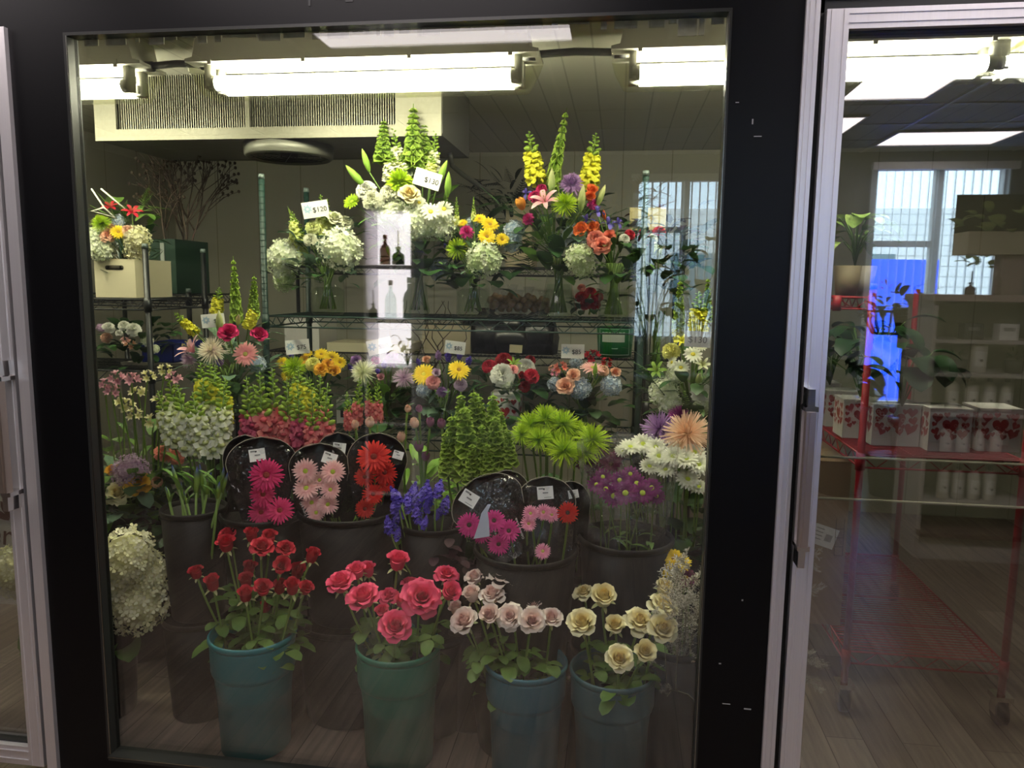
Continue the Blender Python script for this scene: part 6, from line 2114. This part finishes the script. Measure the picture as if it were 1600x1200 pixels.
for k in range(5):
    twig(Vector((rb.uniform(-.05, .05), rb.uniform(-.05, .05), .0)), Vector((-.12 + .1 * k + rb.uniform(-.1, .1), rb.uniform(-.1, .1), 1)).normalized(), .34, .007, 0)
t = thing('bare_branches', 'tall bare budded branches behind the left shelving', 'branches', (p.x, 1.9, pz + .14))
part('branches', mb, BARK, t)
gc = thing('slatted_crate', 'dark green crate with pale slats behind the cream carton', 'crate', (at(245, 460, 1.9).x, 1.9, pz))
part('crate_body', boxes(((-.22, -.16, 0), (.22, .16, .28))), mat('dark_green_crate', '#1d3a2c', .6), gc, False)
for k in range(5):
    part('slat', boxes(((-.2 + .085 * k, -.168, .02), (-.18 + .085 * k, -.161, .26))), mat('pale_slat', '#aab0aa', .6), gc, False)
lw = rack('wire_shelving', 'dark tall shelving behind the left bouquet that carries the green crate', at(200, 460, 1.9).x - .2, at(300, 460, 1.9).x + .1, 1.7, 2.15, pz + .02, (pz,), BLACKWIRE, grooves=False)

carton('tall grey carton under the left dark shelving crate', (at(200, 460, 1.9).x, 1.72, FZ), (at(290, 460, 1.9).x, 2.1, .6), mat('grey_carton', '#77736a', .8), tape=False)
# ------------------------------------------------------------------ things on the back shelving
ZB1, ZB2 = 1.03, 1.555
p = at(960, 560, 2.55)
mb = MB()
R = 26 / ppm(p)
t = thing('green_tub', 'dark green tub with a pale square label behind the peach bouquet', 'tub', (p.x, 2.6, ZB1))
hh = at(960, 512, 2.5).z - ZB1
mb.lathe([(.003, 0), (R * 1.0, 0), (R * 1.12, hh), (R * 1.06, hh), (R * .95, .01), (.003, .01)], 32)
part('body', mb, mat('green_tub', '#0c6a34', .4), t)
mb = MB()
for (a0, a1, z0_, z1_) in ((-.75, .55, .52, .85),):
    mb.grid([[(R * 1.1 * sin(a0 + (a1 - a0) * k / 8), -R * 1.1 * cos(a0 + (a1 - a0) * k / 8), hh * z) for k in range(9)] for z in (z0_, z1_)])
part('label_patch', mb, mat('tub_label', '#c9d2c8', .5), t)
mb = MB()
for z in (.1, .95):
    mb.tube([(R * 1.11 * sin(a), -R * 1.11 * cos(a), hh * z) for a in [-.95 + 1.8 * k / 12 for k in range(13)]], .002, .002, 4)
for a in (-.95, .85):
    mb.tube([(R * 1.11 * sin(a), -R * 1.11 * cos(a), hh * .1), (R * 1.11 * sin(a), -R * 1.11 * cos(a), hh * .95)], .002, .002, 4)
mb.lathe([(R * .16, 0), (R * .2, .003), (R * .16, .006)], 10, (0, -R * 1.12, hh * .3))
part('label_border', mb, mat('tub_line', '#9ec0a8', .5), t)
for i, (px, w, hgt) in enumerate(((760, 60, 70), (800, 70, 62), (840, 60, 74), (730, 40, 50))):
    p = at(px, 560, 2.6)
    R = w / 2 / ppm(p)
    mb = MB()
    rows = [[(R * a * cos(2 * pi * k / 16) * (1 + .16 * sin(3 * k + i + 6 * b)), R * a * sin(2 * pi * k / 16) * (1 + .16 * sin(5 * k + i)), b * hgt / ppm(p)) for k in range(16)] for a, b in ((.1, 0), (.9, .02), (1.05, .35), (.9, .7), (.35, .9), (.6, 1))]
    mb.grid(rows, None, True)
    o = solid('plastic_bag', mb, mat('black_bag', '#0e0f10', .25), 'crumpled black plastic bag on the back shelving, %s from the left' % ORD[sorted((760, 800, 840, 730)).index(px)], 'bag', 'black bags on the back shelving')
    o.location = (p.x, 2.6, ZB1)
for lab, x0, y0, x1, y1, Y, m in (('long cream carton behind the yellow bouquet', 512, 592, 640, 538, 2.3, CREAMCARTON), ('small white carton behind the left posts of the green shelving', 445, 530, 498, 498, 2.3, WHITECARTON), ('tan carton panel behind the willow twigs', 660, 600, 735, 508, 2.5, mat('tan_carton', '#a89c82', .8)), ('pale carton at the back wall right of the clear vase', 938, 660, 984, 602, 2.3, mat('pale_carton', '#a09a8c', .8)), ('cream carton beside the evaporator drain pipe', 790, 362, 832, 318, 2.5, mat('tan_carton', '#a89c82', .8)), ('grey carton low behind the lavender bouquet', 505, 660, 560, 622, 2.2, mat('grey_carton', '#77736a', .8))):
    a, b = at(x0, y0, Y), at(x1, y1, Y)
    z0_ = ZB2 if 'drain pipe' in lab else (ZB1 if abs(a.z - ZB1) < .22 else FZ)
    Y = max(Y, 2.47) if z0_ > 0 else 2.12
    a, b = at(x0, y0, Y), at(x1, y1, Y)
    carton(lab, (a.x, Y, z0_), (b.x, Y + .3, b.z), m, tape=False)
# a white jug-like dispenser on the lower shelf
p = at(545, 640, 1.4)
t = thing('small_dispenser', 'small white box dispenser with a dark window behind the coral snapdragons', 'dispenser', (p.x, 1.4, ZL))
part('body', boxes(((-.045, -.04, 0), (.045, .04, .11)), ((-.035, -.035, .11), (.035, .035, .125))), WHITECARTON, t, False)
part('dark_window', boxes(((-.025, -.042, .03), (.025, -.039, .085))), INK, t, False)
part('button', boxes(((-.01, -.0435, .045), (.01, -.0415, .065))), WHITECARTON, t, False)
# dark evergreen bunch on top, curly willow
x = at(800, 310, 2.6).x
t = arrangement('evergreen_bunch', 'dark evergreen bunch lying on the back shelving near the drain pipe', 'greenery', (x, 2.65, ZB2), [], [((x, 2.65, at(795, 305, 2.6).z), .2, 60, ['fern', 'lance'], mat('evergreen_dark', '#1c241a', .7), (.12, .2))], 8, (x, 2.65, at(795, 325, 2.6).z))
mb = MB()
rb2 = random.Random(8)
for k in range(7):
    x0 = rb2.uniform(-.03, .03)
    pth = [(x0, 0, 0)]
    for i in range(1, 14):
        s = i / 13
        pth.append((x0 + .09 * (k - 3) / 3 * s * 1.6 + .025 * sin(7 * s * 2 + k * 2), .02 * cos(9 * s + k), .45 * s))
    mb.tube(pth, .0035, .0015, 5)
p = at(700, 560, 1.75)
tw = solid('curly_willow', mb, BARK, 'curly willow twigs behind the yellow gerbera bouquet', 'twigs')
tw.location = (p.x, 1.5, SH2 + .12)
vase('narrow vase of curly willow behind the yellow gerbera bouquet', p.x, 1.5, SH2, .2, .05, 'cyl')
# things behind the left door
a, b = at(0, 884, 1.1), at(36, 780, 1.1)
wc = carton('white printed carton with brown letters behind the left door', (a.x - .35, 1.1, FZ), (b.x + .02, 1.5, at(20, 770, 1.1).z), WHITECARTON, tape=False)
tm = text_mesh('ern', .15, mat('brown_print', '#6a4038', .7))
o = link('lettering', tm, wc)
c_ = Vector(((a.x - .35 + b.x + .02) / 2, 1.3, FZ))
o.matrix_local = Matrix.Translation(at(18, 838, 1.098) - c_ + Vector((-.02, 0, 0))) @ Matrix.Rotation(.12, 4, 'Y') @ Matrix.Rotation(pi / 2, 4, 'X')
mb = MB()
for k in range(5):
    mb.petal(Matrix.Rotation(pi / 2, 4, 'X') @ RZ(.3 + .6 * k), .09, .035, 0, 0, 0, 4, 2, .02, 0, .1, .3, .5)
o = part('leaf_print', mb, mat('brown_print', '#6a4038', .7), wc)
o.location = at(20, 815, 1.097) - c_
# ------------------------------------------------------------------ behind the right door
light_fixture('fluorescent light behind the right door', fc + (fb - fa) + .12, at(1555, 95, FY).x + .08, FY, FZB)
ZR = .88
HB = [(1398, 697, .115, 'nearest corner of the red shelf'), (1482, 706, .1, 'beside the corner one'), (1560, 706, .1, 'at the right end of the row')]
for i, (px, py, w, wh) in enumerate(HB):
    p = atz(px, py, ZR)
    w = (.17, .145, .145)[i]
    heart_box('white box printed with red hearts, %s' % wh, p.x, max(p.y + w / 2, .78 + w / 2 + .02), ZR, w, .155, 10 + i)
for i, (px, Y) in enumerate(((1362, 1.12), (1335, 1.36), (1308, 1.62))):
    x = .93
    heart_box('white heart printed box along the left side of the red shelf, %s from the front' % ORD[i + 1], x, Y, ZR, .13, .15, 20 + i)


def leafy(label, x, y, z, h, n, kind, m, size, spread=.12, seed=1, droop=0):
    t = thing('potted_plant', label, 'plant', (x, y, z))
    rnd = random.Random(seed)
    for i in range(n):
        a = GA * i + rnd.uniform(-.3, .3)
        s = (i + .5) / n
        rr = spread * rnd.uniform(.35, 1.0)
        tip = Vector((rr * cos(a), rr * sin(a), h * (.45 + .55 * rnd.random())))
        mb = MB()
        mb.tube([(0, 0, 0), Vector((tip.x * .3, tip.y * .3, tip.z * .6)), tip], .003, .002, 5)
        st = part('stem', mb, STEMDK, t)
        lo = link('leaf', leaf_mesh(kind, m), st)
        lo.matrix_local = Matrix.Translation(tip) @ RZ(a) @ Matrix.Rotation(rnd.uniform(-.2, .5), 4, 'Y') @ Matrix.Scale(size * rnd.uniform(.75, 1.2), 4)
    return t


DKLEAF = petal_mat('houseplant_leaf', '#2c4a2c', '#1f3a22', trans=.1, rough=.35)
p = atz(1398, 697, ZR)
leafy('dark broad leaved plant growing from the corner heart box', p.x, .78 + .11, ZR + .155, .26, 16, 'heart', DKLEAF, .13, .12, 2)
leafy('dense dark green plant along the left side of the red shelf', .95, 1.14, ZR + .15, .3, 24, 'broad', DKLEAF, .13, .15, 3)
leafy('trailing dark plant behind the dense one on the red shelf', .93, 1.5, ZR + .15, .26, 18, 'broad', DKLEAF, .12, .14, 4)
mb = MB()
# upper red shelf holds two beige pots
zt = at(1320, 462, 1.3).z
for i, (px, m_) in enumerate(((1322, 'beige_pot'), (1347, 'beige_pot_b'))):
    p = at(px, 460, 1.3)
    mb = MB()
    mb.lathe([(.003, 0), (.04, 0), (.055, .12), (.05, .12), (.038, .01), (.003, .01)], 24)
    t = thing('flower_pot', 'beige pot on the short upper red shelf, %s' % ('left one' if i == 0 else 'right one'), 'pot', (p.x, 1.3 + .02 * i, zt))
    part('pot_body', mb, mat(m_, '#8a7a60' if i == 0 else '#a89c92', .6), t)
    mb = MB()
    mb.lathe([(.003, .11), (.05, .11)], 16)
    part('soil', mb, BARK, t)
p = at(1335, 460, 1.3)
leafy('variegated leafy plant in the beige pots on the short red shelf', p.x, 1.32, zt + .12, .2, 20, 'broad', LEAFVAR, .12, .09, 5)
# cardboard box with its white shipping label on the bottom shelf of the red rack
a, b = at(1262, 873, .98), at(1331, 722, .98)
zb = .155
cb = carton('plain brown cardboard box with a white shipping label behind the right door', (a.x - .22, .98, zb), (b.x, 1.38, at(1330, 722, .98).z), CARTON)
ctr = Vector(((a.x - .22 + b.x) / 2, 1.18, zb))
c = at(1288, 838, .978)
mb = boxes(((-.045, 0, -.04), (.045, .001, .04)))
o = part('shipping_label', mb, CARD, cb, False)
o.matrix_local = Matrix.Translation(c - ctr) @ Matrix.Rotation(.3, 4, 'Y')
g = MB()
for k in range(8):
    g.box((.004 + .0032 * k, -.0012, -.016), (.0058 + .0032 * k, -.0004, .012))
for k in range(4):
    g.box((-.038, -.0012, .024 - .014 * k), (-.008, -.0004, .027 - .014 * k))
part('print', g, GREYINK, o, False)
g = MB()
x0 = at(1312, 835, .978) - ctr
for k in range(4):
    g.box((x0.x - .014, x0.y, x0.z - .085 + .035 * k), (x0.x + .014, x0.y + .0015, x0.z - .083 + .035 * k))
g.box((x0.x - .016, x0.y, x0.z - .085), (x0.x - .014, x0.y + .0015, x0.z + .06))
g.box((x0.x + .014, x0.y, x0.z - .085), (x0.x + .016, x0.y + .0015, x0.z + .06))
part('carton_print', g, mat('carton_ink', '#5d4c3c', .8), cb, False)
# cooler wall end plates
# ------------------------------------------------------------------ the shop behind the photographer, seen in the glass


def mr(px, py, Yv):
    p = at(px, py, Yv)
    return Vector((p.x, -Yv, p.z))


# lit white display cabinet
a, b = mr(565, 322, 3.0), mr(641, 322, 3.0)
cx, hw3 = (a.x + b.x) / 2, (b.x - a.x) / 2
t = thing('display_cabinet', 'tall white lit display cabinet mirrored in the fixed pane', 'cabinet', (cx, -3.15, FZ))
WP = mat('white_laminate', '#eeeaf0', .5)
HC = 1.96 - FZ
part('lit_back_panel', boxes(((-hw3, -.16, .87 - FZ), (hw3, -.145, HC))), LED, t, False)
part('cabinet_door', boxes(((-hw3 + .005, .1, .02), (hw3 - .005, .118, .84 - FZ))), mat('dark_laminate', '#3b383a', .5), t, False)
for sg in (-1, 1):
    part('side_panel', boxes(((sg * hw3 - .01, -.16, 0), (sg * hw3 + .01, .12, HC))), WP, t, False)
for i, z in enumerate((1.96, 1.575, 1.21, .88, .5, 0.0)):
    z_ = z - FZ
    part('shelf', boxes(((-hw3, -.15, z_ - .03), (hw3, .12, z_ - .005))), WP, t, False)


def bottle(label, p, h, r, m, capm, kind='round', group=None, stick=False, lab=False):
    t = thing('bottle', label, 'bottle', p, group)
    mb = MB()
    if kind == 'round':
        mb.lathe([(.003, 0), (r, 0), (r * 1.02, h * .1), (r * 1.0, h * .5), (r * .75, h * .62), (r * .35, h * .7), (r * .33, h * .85), (.003, h * .85)], 20)
    else:
        mb.lathe([(.003, 0), (r * .95, 0), (r, h * .04), (r, h * .72), (r * .7, h * .8), (r * .36, h * .84), (r * .36, h * .88), (.003, h * .88)], 20)
    part('bottle_body', mb, m, t)
    mb = MB()
    mb.tube([(0, 0, h * .86), (0, 0, h)], r * .42, r * .4, 12)
    part('cap', mb, capm, t)
    if stick:
        mb = MB()
        mb.tube([(0, 0, h * .9), (0, 0, h * 1.9)], .004, .004, 6)
        part('reed_stick', mb, BLACK, t)
    if lab:
        mb = MB()
        mb.grid([[(r * 1.012 * sin(a_), r * 1.012 * cos(a_), h * z) for a_ in [-.8 + 1.6 * k / 8 for k in range(9)]] for z in (.18, .58)])
        o = part('label_patch', mb, mat('bottle_label', '#d8d4cc', .6), t)
        g = MB()
        g.ball((0, r * 1.01, h * .34), r * .22, 8, 4)
        part('label_print', g, INK, o)
    return t


Z1, Z2 = 1.575, 1.21
bottle('red bottle on the upper lit shelf of the white cabinet', (mr(594, 405, 3.0).x, -3.1, Z1), .2, .036, mat('red_glass', '#b01c2c', .15), mat('red_glass', '#b01c2c', .15))
bottle('black reed bottle on the upper lit shelf of the white cabinet', (mr(615, 405, 3.0).x, -3.1, Z1), .12, .042, mat('black_glass', '#20201f', .15), BLACK, stick=True)
bottle('clear bottle in the middle bay of the white cabinet', (mr(603, 470, 3.0).x, -3.1, Z2), .26, .04, BOTTLEGLASS, CHROME)
bottle('pale teal bottle at the right of the middle bay of the white cabinet', (mr(633, 470, 3.0).x, -3.1, Z2), .28, .045, mat('pale_teal_glass', '#a8c8c0', .15), mat('pale_teal_glass', '#a8c8c0', .15))
bottle('small black reed bottle at the left of the middle bay of the white cabinet', (mr(572, 470, 3.0).x + .02, -3.08, Z2), .1, .03, BLACK, BLACK, stick=True)
leafy('dark plant in the lowest lit bay of the white cabinet', mr(630, 545, 3.0).x, -3.1, .88, .22, 14, 'broad', DKLEAF, .08, .09, 9)

# white shelf unit of bottles
a, b = mr(1452, 470, 2.5), mr(1605, 470, 2.5)
x0, x1 = 1.74, 2.36
ztop = a.z
t = thing('shelf_unit', 'grey white shelf unit of bottles mirrored in the right door', 'shelf', ((x0 + x1) / 2, -2.7, FZ))
HWU = (x1 - x0) / 2
GW = mat('grey_laminate', '#b3aaa4', .6)
HU = ztop - FZ
part('back_panel', boxes(((-HWU, -.2, 0), (HWU, -.18, HU))), GW, t, False)
for sg in (-1, 1):
    part('side_panel', boxes(((sg * HWU - .012, -.2, 0), (sg * HWU + .012, .18, HU))), GW, t, False)
part('top_board', boxes(((-HWU - .03, -.22, HU), (HWU + .03, .22, HU + .035))), mat('pinkish_board', '#b09a92', .5), t, False)
SHZ = [at(1520, 500, 2.5).z, at(1520, 588, 2.4).z, at(1520, 652, 2.4).z, at(1520, 720, 2.4).z, at(1510, 795, 2.4).z, FZ + .16]
for i, z in enumerate(SHZ[1:5]):
    part('shelf_board', boxes(((-HWU, -.19, z - FZ - .02), (HWU, .18, z - FZ))), GW, t, False)
part('plinth', boxes(((-HWU, -.15, 0), (HWU, .2, .14))), GW, t, False)
part('ledge', boxes(((-HWU - .01, -.15, .14), (HWU + .01, .24, .165))), mat('dark_ledge', '#5d4a44', .5), t, False)
BW = mat('milk_bottle', '#b8b2a8', .35)
for (px, z, h, wd) in ((1525, SHZ[1], .21, .042), (1489, SHZ[2], .2, .034), (1520, SHZ[2], .2, .034), (1547, SHZ[2], .2, .034), (1574, SHZ[2], .2, .034), (1486, SHZ[3], .16, .032), (1511, SHZ[3], .16, .032), (1537, SHZ[3], .16, .032), (1565, SHZ[3], .16, .032), (1487, SHZ[4], .2, .034), (1511, SHZ[4], .2, .034), (1536, SHZ[4], .2, .034), (1561, SHZ[4], .2, .034)):
    row = {SHZ[1]: 'top', SHZ[2]: 'second', SHZ[3]: 'third', SHZ[4]: 'lowest'}[z]
    xs_ = [q for q in (1525,)] if row == 'top' else ([1489, 1520, 1547, 1574] if row == 'second' else [1486, 1511, 1537, 1565] if row == 'third' else [1487, 1511, 1536, 1561])
    wh = 'alone on the top bottle shelf of the grey white unit' if row == 'top' else 'on the %s bottle shelf of the grey white unit, %s from the left' % (row, ORD[xs_.index(px)])
    bottle('pale bottle ' + wh, (mr(px, 600, 2.62).x, -2.62, z), h, wd, BW, mat('dark_cap', '#3d3833', .5), 'lotion', 'bottles in the grey white unit', False, True)
for i, px in enumerate((1495, 1583)):
    p = mr(px, 588, 2.62)
    t2 = thing('small_basket', 'small dark basket of sprigs on the top bottle shelf, %s' % ('left' if i == 0 else 'right'), 'basket', (p.x, -2.62, SHZ[1]))
    mb = MB()
    mb.lathe([(.003, 0), (.04, 0), (.05, .07), (.046, .07), (.003, .01)], 16)
    part('basket_body', mb, mat('dark_basket', '#3a2420' if i else '#26241f', .7), t2)
    foliage(t2, (0, 0, .1), .05, 20, ['lance', 'broad'], DKLEAF, size=(.03, .05), seed=i)
for i, px in enumerate((1517, 1572)):
    p = mr(px, 515, 2.66)
    bx = thing('small_carton', 'small %s carton at the top of the grey white unit' % ('black' if i == 0 else 'white'), 'box', (p.x, -2.66, at(1520, 530, 2.66).z))
    part('box_body', boxes(((-.05, -.04, 0), (.05, .04, .09))), INK if i == 0 else WHITECARTON, bx, False)
    part('print', boxes(((-.03, .0405, .05), (.03, .0415, .07))), GREYINK, bx, False)
part('inner_ledge', boxes(((-HWU, -.19, at(1520, 530, 2.66).z - FZ - .02), (HWU, .14, at(1520, 530, 2.66).z - FZ))), GW, t, False)
p = mr(1516, 462, 2.7)
bottle('dark reed bottle on top of the grey white unit', (p.x, -2.7, ztop + .035), .07, .03, mat('amber_glass', '#4a2a20', .2), BLACK, stick=True)
p = mr(1557, 462, 2.7)
bottle('slim brown bottle on top of the grey white unit', (p.x, -2.7, ztop + .035), .16, .02, mat('brown_glass', '#8a7468', .3), mat('brown_glass', '#8a7468', .3))
# black planter that stands on a post
a, b = mr(1500, 398, 2.9), mr(1600, 398, 2.9)
t = thing('planter_box', 'long black planter box of leafy plants above the bottle unit', 'planter', ((a.x + b.x) / 2 + .1, -2.9, a.z))
hwp = (b.x - a.x) / 2 + .1
part('box_body', boxes(((-hwp, -.1, 0), (hwp, .1, .13))), CREAMCARTON, t, False)
part('back_board', boxes(((-hwp, -.11, 0), (hwp, -.1, .36))), BLACKPL, t, False)
foliage(t, (0, .0, .14), .34, 70, ['broad', 'round'], LEAFVAR, z=(-.1, .3), size=(.07, .12), seed=7)
part('post', boxes(((-.06, -.05, ztop + .035 - a.z), (.06, .05, 0))), mat('pinkish_board', '#b09a92', .5), t, False)
# table by the window with a planter and a wire basket
a = mr(1362, 545, 4.2)
t = thing('side_table', 'grey white table by the shop window', 'table', (a.x + .35, -4.2, FZ))
zt2 = mr(1420, 522, 4.2).z - FZ
part('table_top', boxes(((-.1, -.2, zt2 - .12), (.35, .2, zt2))), mat('grey_laminate', '#b3aaa4', .6), t, False)
for sx_ in (-.05, .3):
    for sy_ in (-.15, .15):
        part('leg', boxes(((sx_ - .02, sy_ - .02, 0), (sx_ + .02, sy_ + .02, zt2 - .12))), mat('grey_laminate', '#b3aaa4', .6), t, False)
p = mr(1428, 515, 4.2)
t2 = thing('planter_box', 'dark brown planter of orange leaved plants on the window table', 'planter', (p.x, -4.2, FZ + zt2))
mb = MB()
mb.prism([(-.1, 0), (.1, 0), (.14, .2), (-.14, .2)], -.08, .08)
part('box_body', mb, mat('dark_brown_wood', '#2e211c', .7), t2, False)
foliage(t2, (0, 0, .22), .16, 40, ['lance', 'broad'], DKLEAF, size=(.08, .14), seed=2)
foliage(t2, (.03, .05, .26), .08, 16, ['broad'], petal_mat('orange_leaf', '#a8702a', '#c08a3a'), name='orange_foliage', size=(.06, .09), seed=3)
p = mr(1385, 515, 4.2)
t2 = thing('wire_basket', 'black wire basket of dark greenery by the shop window', 'basket', (p.x, -4.2, FZ + zt2 + .0))
mb = MB()
for k in range(18):
    a_ = 2 * pi * k / 18
    mb.tube([(.1 * cos(a_), .1 * sin(a_), 0), (.15 * cos(a_), .15 * sin(a_), .09), (.16 * cos(a_), .16 * sin(a_), .17)], .005, .005, 4)
mb.tube([(.16 * cos(2 * pi * k / 20), .16 * sin(2 * pi * k / 20), .17) for k in range(21)], .006, .006, 5)
mb.tube([(.1 * cos(2 * pi * k / 20), .1 * sin(2 * pi * k / 20), 0) for k in range(21)], .006, .006, 5)
part('basket_wires', mb, BLACK, t2)
foliage(t2, (0, 0, .2), .24, 50, ['lance', 'broad'], DKLEAF, size=(.1, .16), seed=4)
foliage(t2, (-.06, .08, .36), .06, 18, ['lance'], PM['red'], name='red_blossom', size=(.05, .08), seed=5)
# large dark plants that stand before the shop windows
for (px, pyt, pyb, Yv, n, sz, sp, lab) in ((1400, 585, 650, 3.9, 14, .2, .16, 'large dark leafy plant on the floor before the blue board'), (1315, 545, 650, 3.9, 22, .22, .16, 'large dark leafy plant left of the blue board')):
    b_ = mr(px, pyb, Yv)
    tp = mr(px, pyt, Yv)
    mb = MB()
    mb.lathe([(.003, 0), (.14, 0), (.18, .3), (.16, .3), (.003, .28)], 24)
    pot = thing('floor_pot', 'dark pot of the ' + lab, 'pot', (b_.x, b_.y, FZ))
    part('pot_body', mb, BLACKPL, pot)
    leafy(lab, b_.x, b_.y, FZ + .29, tp.z - FZ - .29, n, 'heart', DKLEAF, sz, sp, int(px))
for (px, pyt, Yv, n, lab) in ((1098, 372, 3.6, 26, 'leafy plant before the wide shop window, nearest the door'), (1020, 385, 3.4, 26, 'leafy plant before the wide shop window, next to the post'), (955, 330, 3.3, 34, 'tall feathery dried bunch before the wide shop window')):
    tp = mr(px, pyt, Yv)
    mb = MB()
    mb.lathe([(.003, 0), (.1, 0), (.13, .9), (.1, .9), (.003, .88)], 24)
    pot = thing('tall_planter', 'tall planter of the ' + lab, 'planter', (tp.x, -Yv, FZ))
    part('pot_body', mb, mat('taupe_planter', '#7a7066', .6), pot)
    if 'feathery' in lab:
        arrangement('dried_bunch', lab, 'greenery', (tp.x, -Yv, FZ + .89), [], [((tp.x, -Yv, tp.z), .3, 90, ['fern', 'lance'], petal_mat('dried_beige', '#9a8a6a', '#a8987a', trans=.1), (.15, .24))], 8, (tp.x, -Yv, tp.z - .1))
    else:
        leafy(lab, tp.x, -Yv, FZ + .89, tp.z - FZ - .89, n, 'broad', LEAF, .17, .3, int(px))
